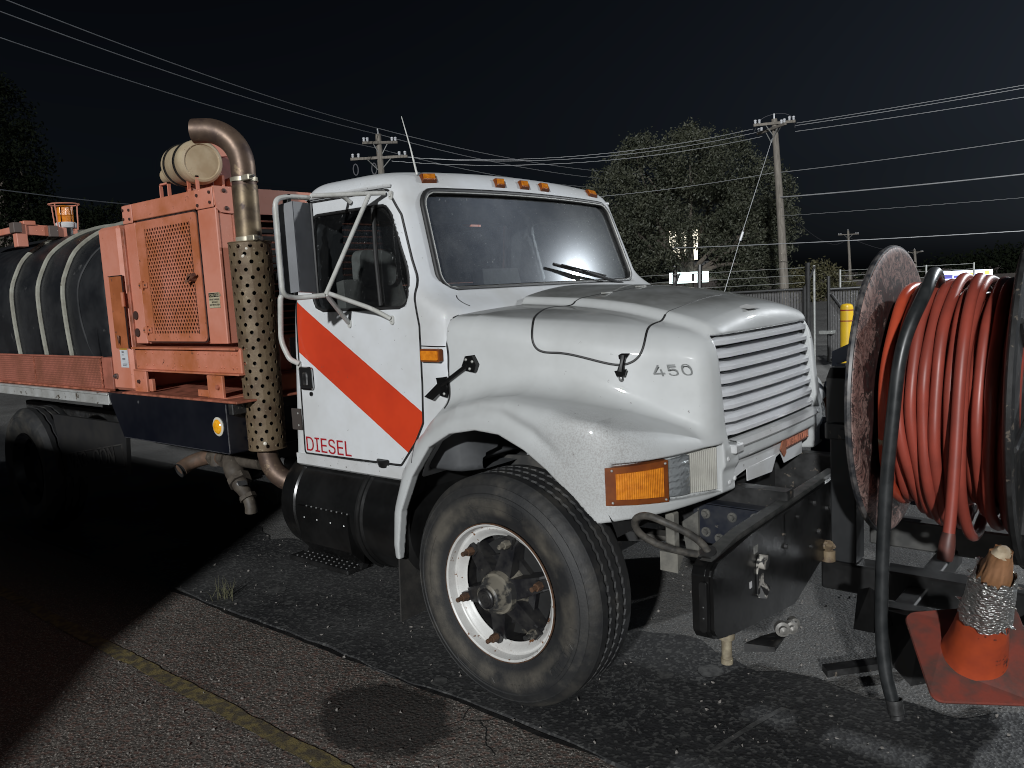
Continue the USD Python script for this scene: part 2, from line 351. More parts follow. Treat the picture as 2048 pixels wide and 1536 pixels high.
def hood_fn(x, y, z):
    v = np.abs(y - YC); H = _H(x)
    side = (v - _S(x) + .16 * (z - 1.30) * np.clip((x + .33) / .5, 0, 1)) * .93
    front = x - (.792 - .055 * v * v - .085 * (z - 1.11))
    # raised middle
    top = (z - (H - .22 * v * v)) * .96
    mid = smax(top, v - (.50 + .06 * (x - .2)) , .035)
    deck = z - (H - .080 - (.06 + .26 * np.clip((x + .2) / .7, 0, 1)) * (v - .3) ** 2)
    low = smax(deck, side, .095)
    A = smin(smax(mid, side, .1), low, .03)
    A = smax(A, front, .06); A = smax(A, 1.02 - z, .02); A = smax(A, -.318 - x, .006)
    # fender
    d_arch = sdf_poly(x, z, ARCH)
    groove = .014 * np.exp(-((d_arch - .085) / .028) ** 2) * np.clip((.45 - x) / .2, 0, 1)
    outer = v - (1.152 - groove - .05 * np.clip((.62 - z) / .3, 0, 1))
    vmin = .47 + .53 * np.clip((-.20 - x) / .05, 0, 1)
    B = smax(sdf_poly(x, z, FLARE), outer, .085)
    fx = (x - _XF(np.clip(v, 0, 1.17))) * .8
    B = smax(B, fx, .07); B = smax(B, vmin - v, .01)
    zb = _ZB(np.clip(x, -.7, .9)); B = np.where(x > .45, smax(B, (zb - z), .015), B); B = smax(B, .55 - z, .004)
    D = smin(A, B, .115 - .08 * np.clip((x - .25) / .35, 0, 1))
    # pod over the lamps: a soft brow
    # wheel arch and the well behind its lip
    D = smax(D, -smax(d_arch, v * 0 + .38 - v, .005), .008)
    well = smax(d_arch - .07 * np.clip((.46 - x) / .10, 0, 1), np.maximum(v - 1.105, .38 - v), .02)
    D = smax(D, -well, .006)
    # grille mouth
    g = np.maximum(np.maximum(v - .523, np.abs(z - 1.325 - .0 * v) - .225), .70 - x)
    D = smax(D, -g, .012)
    # lamp recess on both front corners
    tl = (v - .58) / .51
    lr = np.maximum(np.maximum(np.abs(v - .836) - .258, np.abs(z - (1.015 + .016 * tl)) - (.099 - .022 * tl)), (_XF(np.clip(v, 0, 1.17)) - .035) - x)
    lr = np.maximum(lr, .56 - x)
    D = smax(D, -lr, .01)
    return D
def ws_x(z, v): return -.452 - .33 * (z - 1.81) - .055 * v * v
WIN = [(-.80, 2.216), (-.755, 2.214), (-.725, 2.195), (-.692, 2.144), (-.637, 2.016), (-.59, 1.912), (-.562, 1.82), (-.556, 1.77), (-.572, 1.738), (-.61, 1.722), (-1.192, 1.721), (-1.245, 1.742), (-1.272, 1.79), (-1.325, 2.16), (-1.318, 2.2), (-1.28, 2.216)]
def ws_poly(y, z):   # windshield opening seen from the front: half-width falls with height, corners rounded
    v = np.abs(y - YC); hw = .862 - .105 * (z - 1.80)
    zt = 2.292 - .02 * v * v; zb = 1.792 - .022 * v * v * 0
    a = v - hw; b = np.maximum(z - zt, zb - z)
    r = .085; qa, qb = a + r, b + r
    return np.minimum(np.maximum(qa, qb), 0) + np.sqrt(np.maximum(qa, 0) ** 2 + np.maximum(qb, 0) ** 2) - r
def cab_outer(x, y, z):
    v = np.abs(y - YC)
    lean = .17 * np.maximum(z - 1.74, 0); lean = .17 * (np.sqrt((z - 1.74) ** 2 + .004) + (z - 1.74)) / 2
    side = v - (1.02 - lean - .5 * np.maximum(x + .335, 0) * np.clip((1.80 - z) / .05, 0, 1))
    w = ws_x(z, v); low = -.26 - 1.9 * (np.sqrt((z - 1.70) ** 2 + .001) + (z - 1.70)) / 2 - .02 * v
    front = (x - smax(w, low, .10)) * .9
    rear = (-1.535 + .10 * (z - .95)) - x
    roof = z - (2.418 - .045 * v * v - .035 * np.clip((x + 1.0) / .4, 0, 1) ** 2)
    D = smax(side, rear, .07); D = smax(D, front, .11); D = smax(D, roof, .10); D = smax(D, .925 - z, .03)
    return D
def cab_fn(x, y, z):
    D = cab_outer(x, y, z); v = np.abs(y - YC)
    inner = cab_outer(x, y, z) + .035
    D = np.maximum(D, -inner)
    sw = np.maximum(sdf_poly(x, z, WIN), .6 - v); D = smax(D, -sw, .004)
    D = smax(D, -np.maximum(ws_poly(y, z), -.95 - x), .004)
    rw = np.maximum(np.maximum(v - .72, np.abs(z - 2.02) - .19), x + 1.3); D = smax(D, -rw, .004)
    D = smax(D, -np.maximum(sdf_poly(x, z, ARCH) - .05, .6 - v), .005)
    return D
def liner_fn(x, y, z):
    D = np.maximum(cab_outer(x, y, z) + .036, -(cab_outer(x, y, z) + .075)); v = np.abs(y - YC)
    sw = np.maximum(sdf_poly(x, z, WIN) - .004, .6 - v); D = np.maximum(D, -sw)
    D = np.maximum(D, -np.maximum(ws_poly(y, z) - .004, -.95 - x))
    rw = np.maximum(np.maximum(v - .715, np.abs(z - 2.02) - .185), x + 1.3)
    return np.maximum(D, -rw)
# ---------------------------------------------------------------- the truck
def both_fn(x, y, z): return np.minimum(hood_fn(x, y, z), cab_outer(x, y, z))
def on_side(P, fn=both_fn, inwards=(0, 1, 0), n=100):
    """puts points (x, y, z) on the body's surface: each is cast along "inwards" from outside."""
    P = np.array(P, float).reshape(-1, 3); d = np.array(inwards, float); ts = np.linspace(-.35, .55, n)
    Q = P[:, None] + ts[None, :, None] * d; S = fn(*Q.reshape(-1, 3).T).reshape(len(P), n) < 0
    hit = S.any(1); k = np.maximum(S.argmax(1), 1); a, b = ts[k - 1], ts[k]
    for _ in range(22):
        m = (a + b) / 2; s = fn(*(P + m[:, None] * d).T) < 0; b = np.where(s, m, b); a = np.where(s, a, m)
    return np.where(hit[:, None], P + b[:, None] * d, P)
def dense(P, step=.012, closed=False):
    P = np.asarray(P, float)
    if closed: P = np.vstack([P, P[:1]])
    d = np.r_[0, np.cumsum(np.linalg.norm(np.diff(P, axis=0), axis=1))]; t = np.linspace(0, d[-1], max(int(d[-1] / step), 4))
    return np.stack([np.interp(t, d, P[:, k]) for k in range(3)], 1)
def spl(P, step=.012, closed=False):
    P = np.asarray(P, float); L = np.linalg.norm(np.diff(P, axis=0), axis=1).sum(); return smooth_path(P, max(int(L / step), 6), closed)
def newton(fn, P, k=4):
    P = np.array(P, float)
    for _ in range(k):
        e = 1e-3; g = np.stack([(fn(*(P + np.eye(3)[a] * e).T) - fn(*(P - np.eye(3)[a] * e).T)) / (2 * e) for a in range(3)], 1)
        P = P - (fn(*P.T) / np.maximum((g * g).sum(1), .1))[:, None] * g
    return P

def paint(name, base, dirt, stripe=False, chalk=False, specks=.735):
    """truck enamel: mottled grime, fine specks; optional warning stripe across the door and chalky blotch on the fender."""
    n = {'g': ('geometry', {}), 'n': ('noise_texture', {'scale': 2.6, 'detail': 7.0, 'roughness': .62}), 'r': ('rgb_ramp', {'ramp': [(.38, base), (.66, dirt)]}),
         'sn': ('noise_texture', {'scale': 45.0, 'detail': 2.0, 'roughness': .6}), 'sr': ('map_range', {'from_min': specks, 'from_max': specks + .04, 'to_min': 0., 'to_max': .75, 'clamp': True}),
         'sm': ('mix_color', {'b': (.10, .09, .08)}), 'rr': ('map_range', {'from_min': .3, 'from_max': .7, 'to_min': .40, 'to_max': .55, 'clamp': True}),
         'bn': ('noise_texture', {'scale': 160.0, 'detail': 2.0}), 'bb': ('bump', {'strength': .6, 'distance': .00022}), 'p': ('principled_bsdf', {'roughness': .3, 'coat_weight': .45, 'coat_roughness': .035, 'specular_ior_level': .3})}
    l = [('g.position', 'n.vector'), ('n.fac', 'r.fac'), ('g.position', 'sn.vector'), ('sn.fac', 'sr.value'), ('n.fac', 'rr.value'), ('rr.result', 'p.roughness'), ('g.position', 'bn.vector'), ('bn.fac', 'bb.height'), ('bb.normal', 'p.normal')]
    last = 'r.color'
    if stripe:   # band between two straight lines in the door's plane: z = z0 + slope * x
        n['xyz'] = ('separate_xyz', {}); n['m1'] = ('math', {'math_type': 'multiply_add', 'value2': -STRIPE_SLOPE, 'value3': 0.0}); n['a1'] = ('math', {'math_type': 'add'})
        n['w'] = ('noise_texture', {'scale': 30.0, 'detail': 3.0}); n['wm'] = ('math', {'math_type': 'multiply_add', 'value2': .004, 'value3': -.002}); n['a2'] = ('math', {'math_type': 'add'})
        n['hi'] = ('math', {'math_type': 'less_than', 'value2': STRIPE[1]}); n['lo'] = ('math', {'math_type': 'greater_than', 'value2': STRIPE[0]}); n['an'] = ('math', {'math_type': 'multiply'})
        n['oc'] = ('rgb_ramp', {'ramp': [(.4, (.60, .052, .016)), (.65, (.50, .038, .012))]}); n['mx'] = ('mix_color', {})
        l += [('g.position', 'xyz.vector'), ('xyz.x', 'm1.value1'), ('m1.value', 'a1.value1'), ('xyz.z', 'a1.value2'), ('g.position', 'w.vector'), ('w.fac', 'wm.value1'), ('a1.value', 'a2.value1'), ('wm.value', 'a2.value2'),
              ('a2.value', 'hi.value1'), ('a2.value', 'lo.value1'), ('hi.value', 'an.value1'), ('lo.value', 'an.value2'), ('n.fac', 'oc.fac'), (last, 'mx.a'), ('oc.color', 'mx.b'), ('an.value', 'mx.fac')]; last = 'mx.result'
    if chalk:
        # worn patch on the fender's front corner and a darker tone where the hood top faces up
        n['d'] = ('vector_math', {'vector_math_type' if False else 'math_type': 'distance', 'vector2': (.50, 0.02, 1.12)}); n['dm'] = ('map_range', {'from_min': .12, 'from_max': .30, 'to_min': 1., 'to_max': 0., 'clamp': True})
        n['cn'] = ('noise_texture', {'scale': 150.0, 'detail': 6.0, 'roughness': .75}); n['cr'] = ('map_range', {'from_min': .47, 'from_max': .56, 'to_min': 0., 'to_max': 1., 'clamp': True}); n['cm'] = ('math', {'math_type': 'multiply'})
        n['cx'] = ('mix_color', {'b': (.27, .25, .24)}); n['c6'] = ('math', {'math_type': 'multiply', 'value2': .5})
        l += [('g.position', 'd.vector1'), ('d.value', 'dm.value'), ('g.position', 'cn.vector'), ('cn.fac', 'cr.value'), ('dm.result', 'cm.value1'), ('cr.result', 'cm.value2'), ('cm.value', 'c6.value1'), (last, 'cx.a'), ('c6.value', 'cx.fac')]; last = 'cx.result'
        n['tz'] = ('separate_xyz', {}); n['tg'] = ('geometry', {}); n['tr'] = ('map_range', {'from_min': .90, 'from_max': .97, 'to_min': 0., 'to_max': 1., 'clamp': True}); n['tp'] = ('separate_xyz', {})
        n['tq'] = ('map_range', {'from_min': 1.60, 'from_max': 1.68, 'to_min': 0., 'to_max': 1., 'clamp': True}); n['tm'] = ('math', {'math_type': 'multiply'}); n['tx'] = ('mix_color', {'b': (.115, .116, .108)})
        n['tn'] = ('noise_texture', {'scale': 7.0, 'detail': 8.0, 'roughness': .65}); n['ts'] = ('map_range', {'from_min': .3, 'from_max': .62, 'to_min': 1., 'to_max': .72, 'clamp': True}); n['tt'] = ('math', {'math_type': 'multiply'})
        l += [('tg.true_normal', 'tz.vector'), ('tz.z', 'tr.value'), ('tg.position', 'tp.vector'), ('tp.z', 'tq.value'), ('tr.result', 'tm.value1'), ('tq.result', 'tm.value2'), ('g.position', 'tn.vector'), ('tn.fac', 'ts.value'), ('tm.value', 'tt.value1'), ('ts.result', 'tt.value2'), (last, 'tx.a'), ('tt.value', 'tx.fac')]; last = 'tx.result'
    l += [(last, 'sm.a'), ('sr.result', 'sm.fac'), ('sm.result', 'p.base_color')]
    return usdkit.material(stage, LOOKS + name, n, l, surface='p.BSDF')
STRIPE_SLOPE = -.592; STRIPE = (.674, .944)   # z - slope * x between these
cab_paint = paint('cab_paint', (.63, .65, .67), (.53, .535, .53))
door_paint = paint('door_paint', (.65, .67, .69), (.56, .57, .57), stripe=True)
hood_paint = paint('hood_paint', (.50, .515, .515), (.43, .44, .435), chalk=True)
trim_white = paint('trim_white', (.58, .59, .60), (.46, .46, .45), specks=.7)

truck = Thing('work_truck', (0, YC, 0), 'white conventional cab diesel work truck with orange door stripe, parked on asphalt', 'truck')
# hood with both fenders
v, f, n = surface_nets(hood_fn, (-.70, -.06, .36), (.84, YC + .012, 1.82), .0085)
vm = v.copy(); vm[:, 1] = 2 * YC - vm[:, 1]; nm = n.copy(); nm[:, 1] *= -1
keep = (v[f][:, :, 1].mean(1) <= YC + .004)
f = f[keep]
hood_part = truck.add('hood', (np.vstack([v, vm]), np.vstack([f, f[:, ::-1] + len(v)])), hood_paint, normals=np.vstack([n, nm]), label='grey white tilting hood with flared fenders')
# cab shell, split into the cab and its near door
v, f, n = surface_nets(cab_fn, (-1.58, .06, .88), (-.24, 2.18, 2.48), .0125)
DOOR = [(-.735, 2.283), (-.651, 2.159), (-.572, 1.945), (-.52, 1.819), (-.483, 1.639), (-.488, 1.37), (-.499, 1.187), (-.56, 1.09), (-.669, .971), (-1.054, .967), (-1.428, .963), (-1.422, 1.199), (-1.416, 1.508), (-1.412, 1.785), (-1.40, 2.0), (-1.385, 2.26), (-1.35, 2.285)]
cen = v[f].mean(1)
isd = (sdf_poly(cen[:, 0], cen[:, 2], DOOR) < 0) & (cen[:, 1] < .26)
truck.add('cab', pick(v, f, n, ~isd)[:2], cab_paint, normals=pick(v, f, n, ~isd)[2])
door = truck.add('door', pick(v, f, n, isd)[:2], door_paint, normals=pick(v, f, n, isd)[2], label='white door crossed by a wide orange stripe')
v, f, n = surface_nets(liner_fn, (-1.52, .1, .92), (-.28, 2.14, 2.44), .022)
cab_trim = surf('cab_trim', (.07, .073, .077), (.05, .052, .055), scale=8, rough=.7)
truck.add('headliner', (v, f), cab_trim, normals=n)

def seam(pts, w, name, parent, fn=both_fn, mat=None, lift=.0012, side=True, step=.010):
    P = spl(pts, step); P = newton(fn, P, 5); N = grad_at(fn, P)
    return truck.add(name, ribbon(P, N, w, lift), mat or dark_rubber, parent=parent, smooth=True)
dp = dense(np.array([(a, .1, b) for a, b in np.array(Polygon(DOOR).buffer(-.018, quad_segs=5).buffer(.018, quad_segs=5).exterior.coords)[:-1]]), .012, True)
dp = on_side(dp, cab_outer); N = grad_at(cab_outer, dp)
truck.add('door_seal', ribbon(dp, N, .012), dark_rubber, parent=door, smooth=True)
seam([(-.411, .28, 1.765), (-.385, .262, 1.746), (-.352, .262, 1.729), (-.330, .28, 1.715)], .005, 'panel_gap', hood_part)
seam([(-.309, .40, 1.745), (-.309, .33, 1.735), (-.309, .25, 1.72), (-.309, .17, 1.685), (-.309, .13, 1.62), (-.309, .11, 1.549), (-.309, .11, 1.417), (-.309, .10, 1.30), (-.309, .09, 1.24)], .010, 'panel_gap', hood_part, fn=hood_fn, lift=.002)
seam([(-.478, .1, 1.548), (-.42, .12, 1.546), (-.33, .16, 1.544)], .005, 'panel_gap', hood_part)
HP = [(.012, .637, 1.71), (-.004, .624, 1.690), (-.051, .600, 1.684), (-.068, .546, 1.673), (-.042, .451, 1.654), (.012, .327, 1.615), (.046, .273, 1.577), (.066, .249, 1.545), (.09, .242, 1.523), (.118, .245, 1.512), (.171, .263, 1.507), (.252, .29, 1.493), (.332, .315, 1.471), (.385, .335, 1.457), (.43, .352, 1.452), (.458, .372, 1.458), (.485, .394, 1.479), (.496, .424, 1.521), (.487, .469, 1.572), (.482, .517, 1.599), (.485, .565, 1.611), (.491, .592, 1.619), (.498, .61, 1.642)]
seam(HP, .010, 'panel_gap', hood_part)
seam([(.012, .637, 1.71), (.036, .66, 1.724), (.085, .75, 1.738), (.13, .84, 1.745), (.155, 1.0, 1.75), (.155, 1.25, 1.75), (.13, 1.4, 1.745)], .006, 'panel_gap', hood_part)
seam([(.498, .61, 1.642), (.512, .69, 1.66), (.52, .85, 1.68), (.522, 1.1, 1.69)], .003, 'panel_gap', hood_part)
# fender flare's joint
seam([(-.50, .06, 1.125), (-.475, .0, 1.10), (-.46, -.022, 1.07), (-.455, -.025, 1.03)], .004, 'panel_gap', hood_part)
# hood hinge plates
for c in ((.105, .765, 1.74), (.15, 1.0, 1.75)):
    P = newton(both_fn, [c])[0]; truck.add('hinge_plate', box(P + [-.012, -.035, -.002], P + [.012, .035, .006], .002), galv, parent=hood_part)
# vent plate on the hood top
P = newton(both_fn, [(.70, .98, 1.65)])[0]; nn = grad_at(both_fn, P)[0]
truck.add('nose_emblem', hull([P + [-.03, -.05, .002], P + [.03, -.05, -.006], P + [.035, .07, -.006], P + [-.01, .02, .004], P + [0, 0, .014]]), trim_white, parent=hood_part)

# --- glass
def glass(name, dust, dscale, tint=(.75, .78, .78), haze=.0, hrough=.3):
    return usdkit.material(stage, LOOKS + name, {
        'fr': ('fresnel', {'IOR': 1.5}), 'f2': ('math', {'math_type': 'maximum', 'value2': .06}), 't': ('transparent_bsdf', {'color': tint}), 'gl': ('glossy_bsdf', {'color': (1, 1, 1), 'roughness': .015}), 'm1': ('mix_closure', {}),
        'hz': ('glossy_bsdf', {'color': (.8, .85, .9), 'roughness': hrough}), 'mh': ('mix_closure', {'fac': haze}),
        'g': ('geometry', {}), 'n': ('noise_texture', {'scale': dscale, 'detail': 7.0, 'roughness': .75}), 'r': ('map_range', {'from_min': .40, 'from_max': .75, 'to_min': dust * .35, 'to_max': dust * 2.2, 'clamp': True}),
        'n2': ('noise_texture', {'scale': 75.0, 'detail': 1.0, 'roughness': .5}), 'r2': ('map_range', {'from_min': .73, 'from_max': .78, 'to_min': 0., 'to_max': .35, 'clamp': True}), 'ad': ('math', {'math_type': 'add', 'use_clamp': True}),
        'd': ('diffuse_bsdf', {'color': (.45, .46, .46)}), 'm2': ('mix_closure', {})},
        [('fr.fac', 'f2.value1'), ('f2.value', 'm1.fac'), ('t.BSDF', 'm1.closure1'), ('gl.BSDF', 'm1.closure2'), ('m1.closure', 'mh.closure1'), ('hz.BSDF', 'mh.closure2'), ('g.position', 'n.vector'), ('n.fac', 'r.value'), ('g.position', 'n2.vector'), ('n2.fac', 'r2.value'),
         ('r.result', 'ad.value1'), ('r2.result', 'ad.value2'), ('ad.value', 'm2.fac'), ('mh.closure', 'm2.closure1'), ('d.BSDF', 'm2.closure2')], surface='m2.closure')
ws_glass = glass('windshield_glass', .075, 2.2, haze=.018, hrough=.20)
side_glass = glass('side_glass', .012, 2.0, tint=(.55, .57, .57))
ys = np.linspace(.20, 2.04, 47); zs = np.linspace(1.775, 2.315, 23); Y, Z = np.meshgrid(ys, zs, indexing='ij')
X = ws_x(Z, np.abs(Y - YC)) - .012; V = np.stack([X, Y, Z], -1).reshape(-1, 3); i, j = np.meshgrid(np.arange(46), np.arange(22), indexing='ij')
q = np.stack([i * 23 + j, (i + 1) * 23 + j, (i + 1) * 23 + j + 1, i * 23 + j + 1], -1).reshape(-1, 4)
q = q[(ws_poly(V[q][:, :, 1], V[q][:, :, 2]) < .02).any(1)]
truck.add('windshield', (V, q), ws_glass, smooth=True)
# gaskets: black rubber with a bright bead
th = np.linspace(0, 2 * np.pi, 241)[:-1]
def ws_loop(off):
    out = []
    for t in th:
        d = np.array([math.cos(t), math.sin(t)]); a, b = 0., 1.3
        for _ in range(30):
            m = (a + b) / 2
            if ws_poly(YC + d[0] * m, 2.05 + d[1] * m) < off: a = m
            else: b = m
        y, z = YC + d[0] * a, 2.05 + d[1] * a; out.append((ws_x(z, abs(y - YC)), y, z))
    return np.array(out)
truck.add('windshield_gasket', tube(ws_loop(-.004) + [.0, 0, 0], .017, 8, closed=True), dark_rubber, smooth=True)
truck.add('windshield_gasket_bead', tube(ws_loop(-.012) + [.012, 0, 0], .004, 6, closed=True), galv, smooth=True)
wp = Polygon(WIN).buffer(.006)
def side_pt(x, z, off=0.): return on_side([(x, .15, z)], cab_outer)[0] + [0, off, 0]
wb = np.array(Polygon(WIN).buffer(-.012).buffer(.012).exterior.coords)[:-1]
wl = dense(np.column_stack([wb[:, 0], np.full(len(wb), .15), wb[:, 1]]), .02, True)[:-1]; wl = on_side(wl, cab_outer)
truck.add('window_gasket', tube(wl + [0, .010, 0], .011, 6, closed=True), dark_rubber, parent=door, smooth=True)
g = np.array([(x, z) for x in np.linspace(-1.35, -.53, 30) for z in np.linspace(1.70, 2.235, 18)])
gy = on_side(np.column_stack([g[:, 0], np.full(len(g), .15), g[:, 1]]), cab_outer)[:, 1] + .014
V = np.column_stack([g[:, 0], gy, g[:, 1]]); i, j = np.meshgrid(np.arange(29), np.arange(17), indexing='ij')
q = np.stack([i * 18 + j, (i + 1) * 18 + j, (i + 1) * 18 + j + 1, i * 18 + j + 1], -1).reshape(-1, 4); q = q[(sdf_poly(V[q][:, :, 0], V[q][:, :, 2], WIN) < .01).any(1)]
truck.add('side_window', (V, q), side_glass, parent=door, smooth=True)
Vf = V.copy(); Vf[:, 1] = 2 * YC - V[:, 1]; truck.add('side_window', (Vf, q[:, ::-1]), side_glass, smooth=True, label='far side window')
truck.add('vent_divider', tube([side_pt(-.839, 2.206, .006), side_pt(-.793, 1.96, .004), side_pt(-.747, 1.737, .006)], .011, 8), dark_rubber, parent=door)
truck.add('rear_window', box((-1.43, .42, 1.84), (-1.425, 1.82, 2.20)), side_glass)
# --- cab interior
seat_grey = surf('seat_grey', (.22, .22, .21), (.16, .16, .15), scale=12, rough=.85); dash_mat = surf('dash_black', .02, .03, scale=9, rough=.6)
truck.add('dashboard', hull([(-.72, .2, 1.70), (-.50, .2, 1.765), (-.40, .22, 1.72), (-.40, .22, 1.35), (-.70, .2, 1.40), (-.72, 2.04, 1.70), (-.50, 2.04, 1.765), (-.40, 2.02, 1.72), (-.40, 2.02, 1.35), (-.70, 2.04, 1.40)]), dash_mat)
truck.add('cab_floor', box((-1.46, .16, .98), (-.36, 2.08, 1.02)), dash_mat)
for nm, y0, y1, hh in (('passenger_seat', .28, .86, 1.86), ('driver_seat', 1.42, 1.94, 1.90)):
    s = truck.add(nm, hull([(-1.34, y0, 1.05), (-.86, y0, 1.05), (-.84, y0 + .03, 1.34), (-1.34, y0 + .02, 1.38), (-1.34, y1, 1.05), (-.86, y1, 1.05), (-.84, y1 - .03, 1.34), (-1.34, y1 - .02, 1.38)]), seat_grey)
    truck.add('seat_back', hull([(-1.36, y0 + .02, 1.3), (-1.22, y0 + .02, 1.34), (-1.39, y0 + .06, hh), (-1.32, y0 + .08, hh + .02), (-1.36, y1 - .02, 1.3), (-1.22, y1 - .02, 1.34), (-1.39, y1 - .06, hh), (-1.32, y1 - .08, hh + .02)]), seat_grey, parent=s)
hd = [(-1.33, y, z) for y, z in rrect(.47, 1.86, .70, 2.06, .04, 4).exterior.coords]
truck.add('headrest', extrude(rrect(.46, 1.84, .72, 2.04, .05, 4), (-1.36, 0, 0), (0, 1, 0), (0, 0, 1), .07), surf('headrest_grey', (.30, .31, .30), (.24, .24, .23), scale=20, rough=.8))
wc = np.array([-.80, 1.66, 1.78]); wt, wu, ww = frame_of((-.72, 0, .68)); tt = np.linspace(0, 2 * np.pi, 49)[:-1]
sw = truck.add('steering_wheel', tube(wc + .225 * (np.cos(tt)[:, None] * wu + np.sin(tt)[:, None] * ww), .014, 8, closed=True), dash_mat)
truck.add('steering_spokes', [cyl(wc, wc + .22 * (math.cos(a) * wu + math.sin(a) * ww), .012, n=6) for a in (.4, 2.7, 4.7)] + [cyl(wc - wt * .3, wc, .03)], dash_mat, parent=sw)
truck.add('belt_post', tube([(-1.33, 1.12, 1.70), (-1.34, 1.11, 2.0), (-1.34, 1.08, 2.10)], .013, 8), galv)
# wiper
wp0, wp1 = np.array([-.415, 1.66, 1.80]), np.array([-.44, 1.12, 1.905])
def wsp(y, z, o=.02): return np.array([ws_x(z, abs(y - YC)) + o, y, z])
wiper = truck.add('wiper', [tube([wsp(1.80, 1.775, .03), wsp(1.62, 1.805, .045), wsp(1.36, 1.86, .04)], [.010, .008, .006], 6)], black_paint)
truck.add('wiper_blade', [tube([wsp(1.70, 1.80), wsp(1.4, 1.85), wsp(1.12, 1.905)], .009, 6), tube([wsp(1.60, 1.83, .03), wsp(1.36, 1.865, .045), wsp(1.18, 1.90, .03)], .006, 6)], black_paint, parent=wiper)

# --- grille
alu = surf('slat_metal', (.74, .75, .77), (.68, .69, .71), scale=12, rough=.26, metal=.1, rvar=.06, coat=.4, spec=.7)
grille = truck.add('grille', [box((.70, YC - .525, 1.085), (.704, YC + .525, 1.56))], liner_black, label='horizontal slat grille')
NS = 8
for k in range(NS):
    zc = 1.118 + (k + .5) * (1.548 - 1.118) / NS; xg = .792 - .085 * (zc - 1.11); h = .0180
    prof = [(xg - .052, zc + h + .010), (xg - .006, zc + h * .55), (xg + .002, zc + .006), (xg + .002, zc - h * .55), (xg - .01, zc - h * .75), (xg - .052, zc - h * .2)]
    V = []
    for y in np.linspace(YC - .523, YC + .523, 15):
        bow = -.055 * (y - YC) ** 2; e = .012 * max(0, abs(y - YC) - .505) / .02
        V += [(x + bow - e * 2, y, z) for x, z in prof]
    V = np.array(V); m = len(prof); i, j = np.meshgrid(np.arange(14), np.arange(m), indexing='ij')
    q = np.stack([i * m + j, i * m + (j + 1) % m, (i + 1) * m + (j + 1) % m, (i + 1) * m + j], -1).reshape(-1, 4)
    truck.add('slat', (V, q), alu, parent=grille, smooth=25)
# bottom rail of the grille
yy = np.linspace(YC - .47, YC + .53, 21)
V = np.vstack([[(.79 - .055 * (y - YC) ** 2 + a, y, b) for a, b in ((-.03, 1.075), (.012, 1.075), (.016, 1.083), (.012, 1.108), (-.03, 1.112))] for y in yy]); i, j = np.meshgrid(np.arange(20), np.arange(5), indexing='ij')
q = np.stack([i * 5 + j, (i + 1) * 5 + j, (i + 1) * 5 + (j + 1) % 5, i * 5 + (j + 1) % 5], -1).reshape(-1, 4)
truck.add('grille_rail', (V, q[:, ::-1]), trim_white, smooth=20)
truck.add('grille_rail_end', box((.775, .60, 1.062), (.81, .68, 1.100), .006), trim_white)
# valance below the grille
VAL = [(.63, 1.078), (.63, .935), (.71, .950), (.79, .962), (.795, .905), (1.05, .893), (1.10, .952), (1.155, .962), (1.20, .905), (1.44, .905), (1.44, .965), (1.54, .965), (1.54, 1.078)]
def valance(poly, x0, th, n=1):
    m = extrude(Polygon(poly), (0, 0, 0), (0, 1, 0), (0, 0, 1), th); V = np.asarray(m.vertices).copy(); V[:, 0] += x0 - .055 * (V[:, 1] - YC) ** 2; return trimesh.Trimesh(V, m.faces, process=False)
vl = truck.add('valance', valance(Polygon(VAL), .772, .004), trim_white)
truck.add('badge', valance(Polygon([(1.128, .983), (1.165, 1.03), (1.195, 1.028), (1.195, .955), (1.172, .94)]), .782, .006), surf('badge_copper', (.42, .16, .09), (.30, .11, .07), scale=30, rough=.45, metal=.3), parent=vl, label='copper coloured arrow badge')
truck.add('badge_plate', valance(Polygon([(1.195, .970), (1.515, .972), (1.515, 1.022), (1.195, 1.020)]), .780, .005), surf('badge_dark', (.16, .07, .05), (.10, .05, .04), scale=20, rough=.5), parent=vl)
tm = text('INTERNATIONAL', .034, (.7855, 1.204, .980), (0, 1, 0), (0, 0, 1), .002, stretch=1.0)
tm.vertices[:, 1] = 1.204 + (tm.vertices[:, 1] - tm.vertices[:, 1].min()) * .302 / np.ptp(tm.vertices[:, 1])
tm.vertices[:, 0] -= .055 * (tm.vertices[:, 1] - YC) ** 2 - .0; truck.add('badge_lettering', tm, surf('badge_letter', (.62, .24, .15), rough=.4, metal=.3), parent=vl)
for y, z in ((.572, 1.048), (.600, .943), (.642, .952), (1.60, 1.09), (1.585, .985), (1.62, .99)):
    P = on_side([(.9, y, z)], hood_fn, (-1, 0, 0))[0]; truck.add('rivet', dome_bolt(P, grad_at(hood_fn, P)[0], .011, .006), trim_white, parent=hood_part)

# --- front lamps
amber = usdkit.material(stage, LOOKS + 'amber_lens', {'g': ('texture_coordinate', {}), 'w': ('wave_texture', {'scale': 45.0, 'bands_direction': 'y', 'distortion': .3}), 'n': ('noise_texture', {'scale': 40.0, 'detail': 3.0}), 'r': ('rgb_ramp', {'ramp': [(.3, (.55, .16, .012)), (.7, (.80, .27, .02))]}),
    'b': ('bump', {'distance': .002, 'strength': .7}), 'p': ('principled_bsdf', {'roughness': .2, 'subsurface_weight': .0, 'coat_weight': .6})}, [('g.object', 'w.vector'), ('g.object', 'n.vector'), ('n.fac', 'r.fac'), ('r.color', 'p.base_color'), ('w.fac', 'b.height'), ('b.normal', 'p.normal')], surface='p.BSDF')
amber_dark = surf('amber_rim', (.20, .055, .012), (.14, .035, .01), scale=14, rough=.35)
ribbed = surf('lamp_bezel', (.50, .49, .44), (.40, .39, .35), scale=10, rough=.5)
